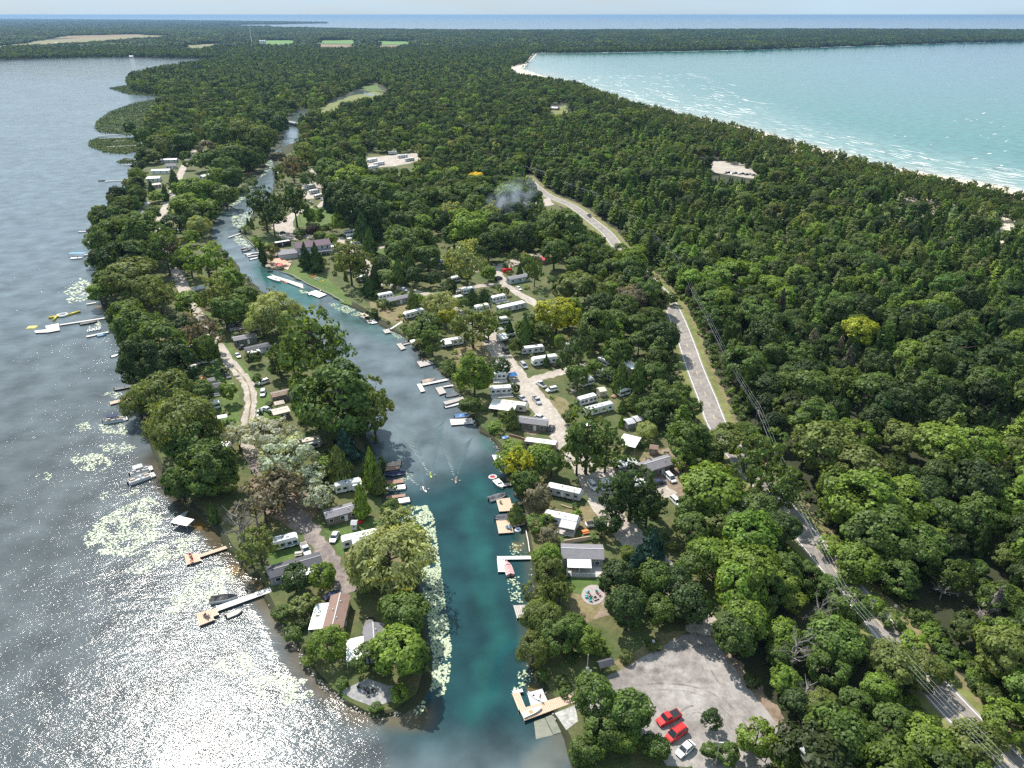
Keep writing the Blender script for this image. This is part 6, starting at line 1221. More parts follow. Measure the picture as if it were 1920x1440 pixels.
def quads(c, nrm, size, asp=1.0, rs=RNG, droop=None):
    """little four-cornered leaf sprays at points c facing nrm"""
    k = len(c)
    nrm = nrm / np.maximum(np.linalg.norm(nrm, axis=1), 1e-6)[:, None]
    r = rs.normal(size=(k, 3))
    if droop is not None: r = np.tile(np.array(droop, float), (k, 1)) + r * .25
    a = r - nrm * np.sum(r * nrm, 1)[:, None]; a /= np.maximum(np.linalg.norm(a, axis=1), 1e-6)[:, None]
    b = np.cross(nrm, a)
    s = (size * rs.uniform(.6, 1.35, k))[:, None] if np.isscalar(size) else size[:, None]
    w = s / asp
    v = np.stack([c + a * s, c + b * w * rs.uniform(.6, 1.1, (k, 1)), c - a * s * rs.uniform(.7, 1, (k, 1)), c - b * w], 1).reshape(-1, 3)
    return v
def crown_mesh(name, v, m):
    return_me = mesh_np(name, v, np.arange(len(v)), 4); return_me.materials.append(m); return return_me

def sphere_pts(k, rs):
    p = rs.normal(size=(k, 3)); return p / np.linalg.norm(p, axis=1)[:, None]
def lobes_crown(seed, nl=60, per=95, leaf=.036, lobe=(.16, .30), shell=(.62, .86), zc=.60, rz=.40, gap=.0, up=.35, flat=1.0, pointy=0.0, droop=None, asp=1.3, low=.0, skew=.18):
    """crown of a broadleaf tree: width 1 (radius .5), height 1, made of leafy lobes on an uneven shell"""
    rs = np.random.default_rng(seed)
    d = sphere_pts(nl * 3, rs); d = d[d[:, 2] > -.75 + low][:nl]; nl = len(d)
    # uneven outline: a few big boughs push the shell out
    big = sphere_pts(7, rs); amp = rs.uniform(-skew, skew * 1.3, 7)
    f = 1 + np.sum(amp * np.exp(-4 * (1 - d @ big.T)), 1)
    rad = rs.uniform(*shell, nl) * f
    c = d * rad[:, None]
    lr = rs.uniform(*lobe, nl)
    if pointy: c[:, :2] *= (1 - pointy * np.clip(c[:, 2:3], 0, 1))
    vs = []
    for i in range(nl):
        k = int(per * (lr[i] / np.mean(lobe)) ** 2)
        p = sphere_pts(k, rs)
        keepm = (p @ d[i] > -.35)
        p = p[keepm]; p = p * rs.uniform(.72, 1.06, (len(p), 1))
        q = c[i] + p * lr[i] * np.array([1, 1, flat * .9])
        nn = p * .8 + d[i] * .5 + np.array([0, 0, up]) + rs.normal(size=p.shape) * .38
        vs.append(np.concatenate([q, nn], 1))
    a = np.concatenate(vs)
    if gap:
        g = np.sin(a[:, 0] * 9 + seed) * np.sin(a[:, 1] * 8 + 2 * seed) * np.sin(a[:, 2] * 10 + 3 * seed)
        a = a[g > -gap * 1.0 + rs.normal(0, .25, len(a)) * .3 - .35 + gap]
    q = a[:, :3] * np.array([.5, .5, rz]) + np.array([0, 0, zc])
    q[:, 2] = np.maximum(q[:, 2], .06)
    return quads(q, a[:, 3:], leaf, asp, rs, droop)
def cone_crown(seed, k=2600, leaf=.05, shape=.85, z0=.05, ragged=.14, dens=None):
    rs = np.random.default_rng(seed)
    z = z0 + (1 - z0) * (1 - np.sqrt(rs.uniform(0, 1, k))) ** 1.0
    th = rs.uniform(0, 2 * math.pi, k)
    lob = 1 + ragged * np.sin(th * 3 + z * 14 + seed) + ragged * .8 * np.sin(th * 5 - z * 23)
    prof = (1 - z) ** shape * np.minimum(1, (z - z0 + .03) * 7) ** .5
    r = .5 * prof * lob * rs.uniform(.55, 1.05, k) ** .5
    q = np.stack([r * np.cos(th), r * np.sin(th), z], 1)
    nn = np.stack([np.cos(th), np.sin(th), np.full(k, .55)], 1) + rs.normal(size=(k, 3)) * .4
    return quads(q, nn, leaf, 1.2, rs, (0, 0, 1))
def pine_crown(seed, whorls=15, arms=6, leaf=.05, z0=.14):
    """open pine with long level boughs that turn up at the tips"""
    rs = np.random.default_rng(seed); Q = []; N = []
    for w in range(whorls):
        z = z0 + (1 - z0) * (w + rs.uniform(-.2, .2)) / whorls
        L = .5 * (1 - min(max((z - z0) / (1 - z0), 0), 1) ** 1.5) * rs.uniform(.75, 1.1) + .05
        for a in range(arms):
            th = 2 * math.pi * (a + rs.uniform(-.3, .3)) / arms + w * 1.3
            l_ = L * rs.uniform(.6, 1.15); k = int(26 * l_ / .4 + 6)
            t = rs.uniform(.25, 1, k)
            side = rs.normal(0, .055, k) * (1.3 - t * .6)
            x = t * l_; zz = z + .05 * t ** 2 + rs.normal(0, .010, k)
            Q.append(np.stack([x * math.cos(th) - side * math.sin(th), x * math.sin(th) + side * math.cos(th), zz], 1))
            N.append(np.stack([.35 * np.cos(th) + rs.normal(0, .35, k), .35 * np.sin(th) + rs.normal(0, .35, k), np.full(k, 1.0)], 1))
    return quads(np.concatenate(Q), np.concatenate(N), leaf, 1.6, rs)
def twig_tree(seed, name='dead_crown', n0=9, r0=.018, spread=1.0):
    rs = np.random.default_rng(seed); mb = MB()
    def br(p, d, L, r, lev):
        q = p + d * L
        mid = (p + q) / 2 + Vector(rs.normal(0, L * .06, 3))
        mb.tube([p, mid, q], r, 4 if lev < 2 else 3, r * .5)
        if lev >= 3: return
        for _ in range(4 if lev else 3):
            t = rs.uniform(.35, 1)
            dd = (d + Vector(rs.normal(0, .55 * spread, 3)) + Vector((0, 0, .10))).normalized()
            br(p.lerp(q, t), dd, L * rs.uniform(.45, .7), r * .5, lev + 1)
    for i in range(n0):
        z = rs.uniform(.25, .75); th = i * 2.4 + rs.uniform(-.3, .3)
        br(Vector((0, 0, z)), Vector((math.cos(th) * .75, math.sin(th) * .75, rs.uniform(.25, .9))).normalized(), .28, r0 * (1.2 - z), 1)
    me = bpy.data.meshes.new(name); me.from_pydata(mb.v, [], mb.f); me.materials.append(M_dead); return me
def trunk_mesh(seed, m=None, r=.035, top=.82, limbs=6, z0=.28, name='trunk'):
    rs = np.random.default_rng(seed); mb = MB()
    b = rs.normal(0, .015, 2)
    mb.tube([(0, 0, -.03), (b[0] * .3, b[1] * .3, .25), (b[0], b[1], .55), (0, 0, top)], r, 7, r * .18)
    for i in range(limbs):
        z = z0 + (top - z0 - .1) * i / max(limbs, 1); th = i * 2.4 + rs.uniform(0, 1)
        L = rs.uniform(.2, .36); e = (math.cos(th) * L, math.sin(th) * L, z + rs.uniform(.1, .22))
        mb.tube([(0, 0, z), (e[0] * .55, e[1] * .55, z + .05), e], r * .42, 5, r * .1)
    me = bpy.data.meshes.new(name); me.from_pydata(mb.v, [], mb.f); me.materials.append(m or M_bark); return me

PROTO = {}
def proto(kind, verts_list, m): PROTO[kind] = [crown_mesh(kind + '_crown', v, m) for v in verts_list]
proto('broad', [lobes_crown(100 + i, nl=62 + 6 * i, per=88, leaf=.030, lobe=(.13, .27), up=.45, rz=.42, zc=.57, skew=.25) for i in range(6)], M_leaf)
proto('poplar', [lobes_crown(200 + i, nl=78, per=44, leaf=.026, lobe=(.09, .19), shell=(.35, .95), rz=.44, zc=.57, gap=.22, up=.3, skew=.3, asp=1.1) for i in range(5)], M_leaf)
proto('willow', [lobes_crown(300 + i, nl=60, per=110, leaf=.034, lobe=(.15, .30), rz=.43, zc=.55, up=.2, asp=2.6, droop=(0, 0, 1), flat=1.2, skew=.22) for i in range(3)], M_leaf)
proto('silver', [lobes_crown(350 + i, nl=72, per=62, leaf=.026, lobe=(.10, .22), shell=(.4, .92), rz=.43, zc=.55, gap=.12, up=.4, skew=.3) for i in range(3)], M_leaf)
proto('cedar', [cone_crown(400 + i, 2300, .045, .80 - .12 * (i % 3), ragged=.16) for i in range(4)], M_needle)
proto('spruce', [cone_crown(450 + i, 2600, .045, 1.0, ragged=.28) for i in range(2)], M_needle)
proto('pine', [pine_crown(500 + i, 13 + i, 6, .042) for i in range(4)], M_needle)
proto('shrub', [lobes_crown(600 + i, nl=26, per=60, leaf=.050, lobe=(.2, .36), rz=.5, zc=.42, up=.5, skew=.3) for i in range(3)], M_leaf)
PROTO['dead'] = [twig_tree(700 + i) for i in range(3)]
TRUNK = {k: trunk_mesh(800 + i, r=r_, top=t_, limbs=n_) for i, (k, r_, t_, n_) in enumerate([('broad', .032, .8, 6), ('poplar', .030, .88, 9), ('willow', .04, .75, 6), ('silver', .035, .8, 8),
         ('cedar', .03, .9, 0), ('spruce', .028, .92, 0), ('pine', .026, .95, 8), ('shrub', .02, .5, 3)])}
TRUNK['dead'] = trunk_mesh(830, M_dead, .03, .95, 9)
LITE = {'broad': [crown_mesh('broad_lite', lobes_crown(900 + i, nl=26, per=34, leaf=.062, lobe=(.20, .34), up=.45, rz=.42, zc=.56, skew=.3), M_leaf) for i in range(4)],
        'poplar': [crown_mesh('poplar_lite', lobes_crown(920 + i, nl=30, per=20, leaf=.055, lobe=(.13, .24), shell=(.4, .95), rz=.44, zc=.56, up=.3, skew=.3), M_leaf) for i in range(3)],
        'cedar': [crown_mesh('cedar_lite', cone_crown(940 + i, 520, .085, .8, ragged=.18), M_needle) for i in range(3)],
        'pine': [crown_mesh('pine_lite', pine_crown(960 + i, 9, 5, .07), M_needle) for i in range(3)],
        'shrub': [crown_mesh('shrub_lite', lobes_crown(980 + i, nl=12, per=26, leaf=.10, lobe=(.25, .4), rz=.5, zc=.42, up=.5), M_leaf) for i in range(2)]}
NAMES = {'broad': 'broadleaf_tree', 'poplar': 'poplar_tree', 'willow': 'willow_tree', 'silver': 'silver_poplar_tree', 'cedar': 'cedar_tree', 'spruce': 'spruce_tree', 'pine': 'pine_tree', 'shrub': 'shrub', 'dead': 'dead_tree'}
SAY = {'broad': 'broadleaf tree', 'poplar': 'open-crowned poplar', 'willow': 'willow', 'silver': 'silver-leaved poplar', 'cedar': 'pointed cedar', 'spruce': 'dense spruce', 'pine': 'feathery pine', 'shrub': 'bush', 'dead': 'bare dead tree'}
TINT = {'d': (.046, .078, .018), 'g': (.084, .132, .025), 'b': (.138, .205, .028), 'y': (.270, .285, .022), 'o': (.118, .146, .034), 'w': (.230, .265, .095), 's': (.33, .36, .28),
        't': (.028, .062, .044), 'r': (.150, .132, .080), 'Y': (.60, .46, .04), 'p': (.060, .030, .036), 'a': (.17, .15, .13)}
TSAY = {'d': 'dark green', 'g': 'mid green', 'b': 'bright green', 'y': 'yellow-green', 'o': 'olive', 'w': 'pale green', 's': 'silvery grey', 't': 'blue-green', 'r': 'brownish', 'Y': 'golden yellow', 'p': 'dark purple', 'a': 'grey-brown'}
ASP = {'broad': .92, 'poplar': 1.15, 'willow': .82, 'silver': .95, 'cedar': 2.0, 'spruce': 1.7, 'pine': 1.35, 'shrub': .75, 'dead': 1.3}

TREES = []      # (kind, x, y, w, h, tint key, rgb, hand)
def tint_rgb(k, jit=.12):
    c = np.array(TINT[k]) * (1 + RNG.normal(0, jit)) * (1 + RNG.normal(0, min(jit * .35, .05), 3)); return tuple(np.clip(c, .008, .6))
def T(kind, tk, cx, ytop, wpx, asp=None):
    """a tree whose crown top shows at (cx, ytop) and is wpx wide in the photograph"""
    a = asp or ASP[kind]; w = 6.0
    for _ in range(12):
        h = w * a
        p = G(cx, ytop, LZ + 1.0 * h); d = p.y * CP + (CAM_H - p.z) * SP
        w = wpx * d / FPX * .97
    TREES.append((kind, p.x, p.y, w, w * a, tk, tuple(min(.7, 1.2 * c) for c in tint_rgb(tk, .05)), True)); keep(p.x, p.y, w * .42)

for r_ in [
 # the point of the left shore, bottom to top
 ('broad','b',745,1180,135),('broad','g',690,1215,75,.8),('willow','b',608,1186,84),('broad','g',755,1118,112),('willow','w',722,1000,180,.78),('willow','w',690,1040,95),('broad','d',548,1062,70),('shrub','b',598,1056,54,1),('shrub','o',566,1120,56),
 ('shrub','g',528,1140,40),('shrub','g',545,1180,34),('shrub','b',575,1230,26),('poplar','w',742,950,82,.8),('broad','b',770,985,60),('shrub','g',720,975,40),('cedar','b',691,838,40,2.6),('cedar','b',672,905,38,2.2),('cedar','o',706,872,34,2),
 ('cedar','o',628,835,64,1.3),('broad','b',606,856,58),('spruce','t',640,795,70,1.3),('broad','g',632,690,172,.95),('poplar','o',692,704,104,1.45),('broad','g',590,735,90),('broad','g',668,735,90),
 ('silver','s',492,780,120,.8),('silver','s',440,792,70),('silver','s',530,818,140,.85),('silver','s',575,868,80),('silver','s',590,905,70),('poplar','r',520,875,110,.9),('poplar','r',485,905,110,.9),('dead','a',438,940,100,1.1),('dead','a',470,925,80,1.1),
 ('poplar','o',478,995,86,1),('broad','g',385,840,112,1.0),('broad','b',420,880,60),('broad','d',362,885,70),('willow','o',325,742,158,.85),('willow','o',300,695,120,.8),('willow','o',252,735,70),('broad','g',370,716,60),('broad','g',350,800,100),('shrub','y',385,848,28),
 ('broad','b',423,715,40,1.2),('poplar','g',575,580,150,1.2),('poplar','g',612,612,90,1.2),('poplar','g',540,625,80,1.2),('broad','g',520,668,50),('willow','w',512,552,104,.8),('willow','w',486,580,70),('silver','o',545,600,60),
 ('broad','g',240,572,96,1.1),('broad','g',290,600,110,1.1),('broad','d',262,640,100,1.1),('poplar','r',368,590,90,1),('poplar','r',342,612,60,1),('broad','d',320,650,90,1),('broad','d',345,590,60),('broad','d',300,660,80,1.1),('broad','g',380,625,46,1.7),('shrub','p',418,688,14,1),
 ('broad','o',232,478,118,.8),('broad','g',195,505,60),('broad','b',180,530,50),('willow','o',268,512,86),('poplar','o',290,528,76,.9),('broad','b',350,545,60),('poplar','o',395,520,80),('broad','g',430,550,80),('broad','b',427,506,58),('broad','g',460,535,50),
 ('poplar','b',378,448,100,.95),('broad','g',350,470,60),('poplar','r',310,440,60),('broad','g',205,408,84,1),('broad','g',265,405,90,1),('broad','d',215,450,80,1),('poplar','g',300,430,80),('broad','g',245,450,80),('broad','d',320,400,54),('poplar','w',225,458,46),('shrub','g',170,480,28),
 ('willow','w',370,405,50),('broad','b',355,430,36),('broad','b',360,333,80,.8),('broad','b',345,362,80,.8),('broad','b',385,370,46),('broad','g',368,380,56),('broad','b',401,313,46,1),('broad','g',402,340,50),('broad','g',395,385,34),('broad','b',292,358,36,.6),('broad','d',240,375,30),('broad','g',282,382,40),('broad','d',225,392,34),('broad','g',248,400,60),
 ('broad','o',278,278,48,.6),('broad','o',298,250,46,.8),('broad','g',347,243,54,.9),('broad','d',240,226,22,1.4),('broad','g',262,238,32,1.2),('cedar','d',322,318,24,1.8),('cedar','d',280,338,16,1.8),('cedar','d',305,345,18,1.8),('broad','d',348,390,30),('broad','r',385,262,42),('broad','g',400,278,50),('broad','g',375,285,40),('broad','g',350,297,24),
 ('broad','g',432,262,72),('broad','g',455,275,50),('broad','g',420,292,50),('broad','o',482,226,64,1),('broad','o',452,220,56,1),('broad','d',520,215,44),('broad','d',495,205,40),('broad','g',410,235,50),('broad','g',385,232,34),('broad','g',345,282,22),('shrub','g',462,300,26),
 # around the marina
 ('poplar','d',487,342,78,1.25),('poplar','d',545,337,72,1.3),('poplar','d',505,375,60,1.2),('broad','b',585,383,44,1),('broad','b',636,393,40,1.2),('poplar','o',650,443,84,1.2),('poplar','o',676,470,60,1.2),('spruce','d',568,452,30,1.9),('spruce','d',588,452,34,1.8),('broad','g',600,432,30,.9),('broad','b',618,438,30,.9),('broad','p',582,420,26,1),
 ('shrub','g',560,425,26),('spruce','t',608,372,12,1.6),('spruce','t',617,368,22,1.4),('poplar','g',600,325,30),('broad','g',575,320,36),('poplar','r',545,290,46),('broad','r',520,280,36),('poplar','o',568,262,60),('broad','g',600,275,44),('broad','g',615,295,60),('broad','g',640,300,84),('broad','b',660,310,84),('broad','d',628,325,80,1.1),('broad','d',655,340,90,1.1),('broad','g',690,320,76),('broad','g',715,340,76),
 ('broad','d',692,360,78,1.1),('broad','y',730,352,50),('broad','g',760,356,64),('broad','g',735,375,60),('broad','g',795,345,60),('broad','y',760,372,40),('cedar','d',675,395,44,1.5),('cedar','d',700,390,40,1.5),('cedar','g',690,425,36,1.5),('broad','d',745,395,60,1.1),
 ('broad','g',748,418,66),('broad','g',785,425,76),('broad','g',740,445,60),('broad','g',800,455,64),('cedar','g',745,482,40,1.4),('cedar','g',765,470,36,1.4),('broad','d',822,390,44,1.2),('broad','b',795,400,50),('broad','g',770,392,54),('broad','g',722,505,44,.9),('broad','d',715,478,40),('cedar','d',700,495,30,1.6),('cedar','d',688,515,28,1.6),('broad','d',775,500,44),
 ('poplar','w',874,446,84,1.25),('broad','b',917,498,34,1.0),('broad','b',876,398,84,.85),('broad','b',905,392,56),('broad','g',850,420,50),('broad','g',935,420,60),('poplar','d',960,425,50,1.1),('broad','d',915,440,60),('broad','d',985,425,50,1.2),('cedar','d',995,395,22,2.4),('broad','Y',893,318,38,.9),
 ('broad','b',818,318,40),('broad','g',850,325,34),('broad','b',812,310,30),('broad','g',870,340,44),('broad','b',955,338,70,.8),('broad','g',905,345,50),('broad','g',975,330,60),('broad','d',1000,350,50),('broad','g',890,368,60),('poplar','w',845,375,50),('broad','o',825,355,44),('broad','g',780,375,54),('poplar','w',920,375,50),('broad','r',875,385,30),
 ('poplar','g',1003,476,42,1.6),('broad','g',1040,440,70,1),('broad','g',1060,390,96,.95),('broad','g',1090,430,60,1),('broad','g',1025,400,60),('cedar','d',975,495,16,1.6),('poplar','g',1105,450,54,1.2),('broad','g',1128,465,44),('broad','g',1080,480,46),
 ('cedar','o',772,540,26,1.9),('broad','d',808,508,36),('shrub','d',838,525,38,.8),('shrub','g',735,560,18),('willow','w',822,546,72,.85),('broad','g',866,555,34),('broad','y',838,576,40,1),('broad','g',800,585,56),('poplar','g',808,610,60,1.1),('broad','g',796,600,50),('poplar','o',885,572,96,.95),('poplar','g',915,585,60,1),('poplar','g',858,590,50,1),('shrub','g',775,612,36),
 ('broad','b',888,670,78,1.1),('shrub','d',935,668,44,.9),('shrub','g',838,675,36),('shrub','g',765,605,26),('shrub','g',717,560,26),('shrub','g',700,545,22),('shrub','d',695,575,30),('broad','y',1045,556,88,.9),('broad','b',1068,562,60,1),('broad','o',1085,502,96,.8),('broad','o',1060,520,60),('poplar','o',1120,515,60),('broad','g',1018,602,44,1.1),('broad','b',1050,622,28,1.6),('broad','g',1000,580,44,1),('broad','g',985,598,44,1),('cedar','g',985,590,36,1.8),('cedar','d',955,600,26,1.5),
 ('shrub','g',945,575,30),('cedar','d',885,540,26,1.3),('cedar','d',908,540,20,1.4),('broad','g',1120,582,84,.95),('broad','b',1145,605,60),('poplar','d',1092,618,64,1.1),('poplar','d',1072,640,60,1.4),('broad','g',1085,680,50,1.2),('cedar','d',1025,664,16,1.7),('cedar','g',1168,675,42,1.7),('cedar','g',1200,672,40,1.8),('broad','g',1143,688,36),('broad','g',1200,622,56),('broad','d',1245,598,78,1),('broad','d',1232,640,50),('broad','g',1225,680,60),
 ('broad','g',1160,640,60),('broad','g',1195,588,54),('broad','r',1190,530,70,.9),('broad','d',1220,545,46),('broad','g',1170,550,60),('poplar','r',1215,510,46,.9),('broad','b',1185,470,70,.9),('broad','g',1150,485,60),('broad','g',1205,492,50),('broad','g',1160,580,60),('broad','d',1130,545,60),('cedar','o',1188,735,30,1.3),
 ('cedar','g',1168,748,22,1.4),('broad','g',1262,712,84,1),('broad','g',1290,745,60,1),('broad','g',1240,735,60,1),('broad','g',1215,745,50,1),('broad','d',1275,775,50),('broad','b',1300,795,50),('willow','w',1213,792,46,.8),('shrub','d',1205,822,26),('poplar','g',1105,768,130,1.15),('poplar','g',1140,800,90,1.2),('poplar','g',1085,810,84,1.2),('cedar','o',960,763,34,1.4),
 ('shrub','b',928,790,30),('shrub','o',945,770,26),('shrub','b',965,828,50),('broad','b',1010,835,70,.9),('poplar','y',975,838,70,1.2),('broad','b',950,850,50),('broad','g',985,880,60,1.1),('broad','g',1035,845,60,1),('shrub','r',1010,905,56,1),('shrub','r',985,905,44),('cedar','o',968,940,40,1.2),('shrub','g',1005,970,44),('shrub','b',1025,960,30,1.2),('shrub','r',1033,985,42,1),('poplar','d',1190,862,124,1.2),('poplar','d',1160,900,90,1.2),('poplar','d',1220,905,90,1.2),('broad','d',1140,960,60),
 ('broad','b',1340,875,134,.85),('broad','g',1300,800,86,1),('broad','o',1365,795,96,.85),('broad','b',1285,845,54),('broad','o',1330,820,70),('poplar','g',1445,808,110,1.35),('poplar','g',1475,880,90,1.2),('poplar','g',1420,850,70,1.2),('broad','g',1295,935,66),('spruce','t',1228,990,56,1.2),('broad','g',1300,965,80),('broad','o',1350,965,66),('broad','d',1400,950,86),('broad','d',1470,960,84),('broad','d',1440,985,70),
 ('broad','b',1035,1020,50,1.2),('broad','b',1012,1028,44),('broad','o',1030,1050,64,1.2),('poplar','o',1010,1090,66,1.2),('poplar','o',1050,1085,60,1.1),('willow','o',1020,1130,90,1),('broad','g',1075,1155,76,1),('broad','g',1040,1170,80,1),('willow','o',1000,1195,70,1),('broad','b',1100,1185,60),('shrub','b',1125,1200,40),('shrub','g',1020,1255,30),('shrub','g',1060,1290,24),
 ('spruce','t',1200,1022,80,1.3),('broad','d',1160,1055,80,1.2),('broad','g',1228,1060,76,1.2),('broad','d',1180,1110,90,1.1),('broad','g',1240,1120,70,1.1),('broad','d',1270,1060,80,1.1),('broad','b',1335,1010,90,1),('broad','b',1395,1025,100,.95),('broad','g',1300,1040,70,1.1),('broad','d',1300,1100,90,1.1),('broad','d',1280,1130,60),('broad','b',1410,1128,104,1),('broad','g',1440,1080,80),('broad','g',1480,1045,80),('broad','b',1475,1165,74,1.1),('broad','g',1465,1210,60),
 ('dead','a',1545,1120,76,1.4),('dead','a',1500,1190,90,1.2),('dead','a',1520,1275,76,1),('broad','g',1600,1110,84,1),('broad','g',1520,1060,60),('broad','g',1560,1080,60),('broad','o',1690,1215,110,.9),('broad','o',1735,1240,80),('broad','b',1660,1268,84),('broad','g',1560,1230,84),('broad','g',1600,1200,70),('broad','o',1550,1300,80),('broad','g',1610,1300,80),('broad','d',1500,1300,70),('broad','b',1560,1340,84),('broad','b',1480,1260,60),
 ('broad','g',1120,1270,100,1.15),('broad','g',1185,1312,106,1),('broad','g',1140,1340,90),('broad','b',1175,1370,70),('broad','d',1338,1332,44,1.3),('broad','g',1332,1396,40),('broad','b',1425,1362,84),('broad','g',1370,1400,50),('broad','b',1480,1395,76),('broad','g',1230,1385,60,.9),('broad','b',1750,1360,110,.9),('broad','o',1840,1362,110,.9),('broad','g',1680,1330,90),('broad','g',1640,1370,90),('broad','b',1905,1330,90),
 # landmarks inside the woods
 ('broad','y',1620,598,76,.85),('broad','b',1450,512,72,.8),('broad','b',1500,500,60,.8),('broad','b',1385,488,90,.75),('broad','b',1345,500,60),('broad','g',1430,560,80),('broad','d',1455,590,90,1),('broad','g',1400,650,90),('broad','g',1500,640,70),('broad','g',1530,690,100),('broad','b',1720,640,80),('broad','d',1800,625,110,.7),('broad','g',1860,690,80),('broad','g',1650,700,100),('broad','b',1605,790,76),('broad','g',1540,760,100),
 ('broad','g',1400,790,60),('broad','o',1560,800,130),('broad','o',1620,840,120),('broad','b',1640,895,150,.8),('broad','b',1690,905,120,.8),('broad','b',1590,920,90),('broad','g',1660,965,140,.8),('broad','g',1740,985,100),('broad','b',1620,1020,100,.8),('broad','g',1700,1060,80),('broad','b',1900,900,110),('broad','g',1840,940,100),('dead','a',1778,1080,60,1),('dead','a',1715,985,70,1),('spruce','a',1880,1100,56,1.7),('dead','a',1845,1140,50,1.2),
 ('broad','b',1895,1175,90,1.2),('broad','b',1780,800,120,.8),('broad','o',1700,790,90),('broad','b',1840,800,100),('broad','d',1760,900,80),('poplar','o',1480,745,60),('cedar','r',1470,650,26,2),('cedar','r',1530,615,34,1.8),('cedar','r',1660,520,30,1.8),('shrub','b',1590,1140,34),('shrub','b',1640,1120,40),('shrub','g',1680,1150,46),('shrub','b',1720,1190,50),('shrub','g',1770,1240,50),('shrub','b',1560,1010,50),('shrub','b',1600,1060,50)]:
    T(*r_)
for r_ in [('broad','g',430,312,50),('broad','g',470,283,40),('broad','g',418,348,50),('shrub','g',470,332,24),('shrub','g',455,347,24),('broad','d',436,332,30),('shrub','g',1088,1405,44),('broad','g',1102,1385,66), ('shrub','b',745,1290,40),('shrub','g',640,1275,26),('broad','g',770,1215,80),('shrub','g',735,905,20),('broad','g',655,770,70),('broad','b',560,700,60),('broad','g',480,700,24),('broad','g',600,1145,30),('broad','g',760,1070,60),('broad','g',400,860,70),('broad','g',330,880,70)]:
    T(*r_)
for r_ in [('broad','g',1215,518,66,1.1),('broad','o',1236,540,50,1.1),('broad','g',1182,478,60,1.1),('poplar','r',1240,556,34,1.2),('broad','b',1196,455,44,1),('broad','g',1165,455,40,1),('broad','g',1262,548,26,1)]:
    T(*r_)
HANDN = len(TREES)

# the wood that fills the rest, scattered with gaps for roads, yards and water
CLEAR = [PARK, [(940, 378), (1010, 374), (1045, 362), (1050, 400), (1010, 402), (950, 400)], [(585, 214), (640, 180), (705, 155), (735, 170), (720, 190), (650, 204), (610, 226)], [(535, 240), (540, 220), (570, 203), (585, 210), (560, 240)],
         [(1030, 215), (1034, 196), (1062, 193), (1078, 222), (1048, 226)], [(1640, 398), (1640, 380), (1760, 390), (1745, 416)], [(1850, 450), (1880, 416), (1910, 436), (1876, 464)], [(1300, 300), (1340, 300), (1420, 322), (1400, 340), (1340, 330)],
         [(684, 318), (688, 292), (782, 285), (790, 304), (740, 320)], [(560, 375), (560, 335), (615, 335), (620, 375)], [(375, 68), (1, 62)]] 
CLEAR = CLEAR[:-1] + [[(x, y + (4.5 if y > np.mean([q[1] for q in f[0]]) else 0)) for x, y in f[0]] for f in FIELDS] + [[(998, 99), (985, 119), (952, 128), (962, 146), (1000, 153), (1040, 158), (1083, 164), (1140, 184), (1207, 206), (1280, 226), (1380, 248), (1433, 263), (1500, 284), (1563, 301), (1657, 331), (1770, 354), (1873, 378), (1960, 402), (2140, 450), (2400, 560), (2600, 400), (2000, 360), (1600, 290), (1380, 228), (1280, 212), (1083, 155), (1010, 128)]]
TOWN = [(1190, 1600), (1075, 1430), (1000, 1270), (1000, 1000), (940, 840), (870, 740), (790, 660), (600, 540), (500, 500), (460, 440), (470, 400), (500, 370), (518, 330), (600, 330), (610, 372), (690, 385), (840, 440), (930, 470), (1030, 470), (1090, 500), (1140, 560), (1180, 620), (1215, 660),
        (1240, 760), (1215, 800), (1290, 860), (1280, 930), (1390, 1000), (1360, 1100), (1290, 1180), (1420, 1300), (1500, 1450), (1450, 1600)]
PENIN = WBANK[:-1] + WSHORE[:24] + [(262, 300), (290, 215), (400, 225), (500, 232)]
HWX = spline([G(x, y, LZ)[:2] for x, y in HWY], 6)
CAMX = [spline([G(x, y, LZ)[:2] for x, y in r__], 5) for r__ in [PENR, CAMPR] + RL]
def dist_path(x, y, pth):
    d = np.full(x.shape, 1e9)
    for a in pth: d = np.minimum(d, np.hypot(x - a[0], y - a[1]))
    return d
def scatter(sp, ymin, ymax, xlim, seed):
    rs = np.random.default_rng(seed)
    ys = np.arange(ymin, ymax, sp)
    X = []; Y = []
    for y in ys:
        xm = y * .82 + 60 if xlim is None else xlim
        xs = np.arange(-xm, xm, sp); X.append(xs + rs.uniform(-.42, .42, len(xs)) * sp); Y.append(y + rs.uniform(-.42, .42, len(xs)) * sp)
    return np.concatenate(X), np.concatenate(Y), rs
RP = [(x, y) for x, y in ring]
def allowed(x, y, foot=True):
    px, py, d = P(x, y, LZ)
    ok = inpoly(px, py, RP) & (d > 20)
    for c in CLEAR: ok &= ~inpoly(px, py, c)
    return ok, px, py
FILL = []
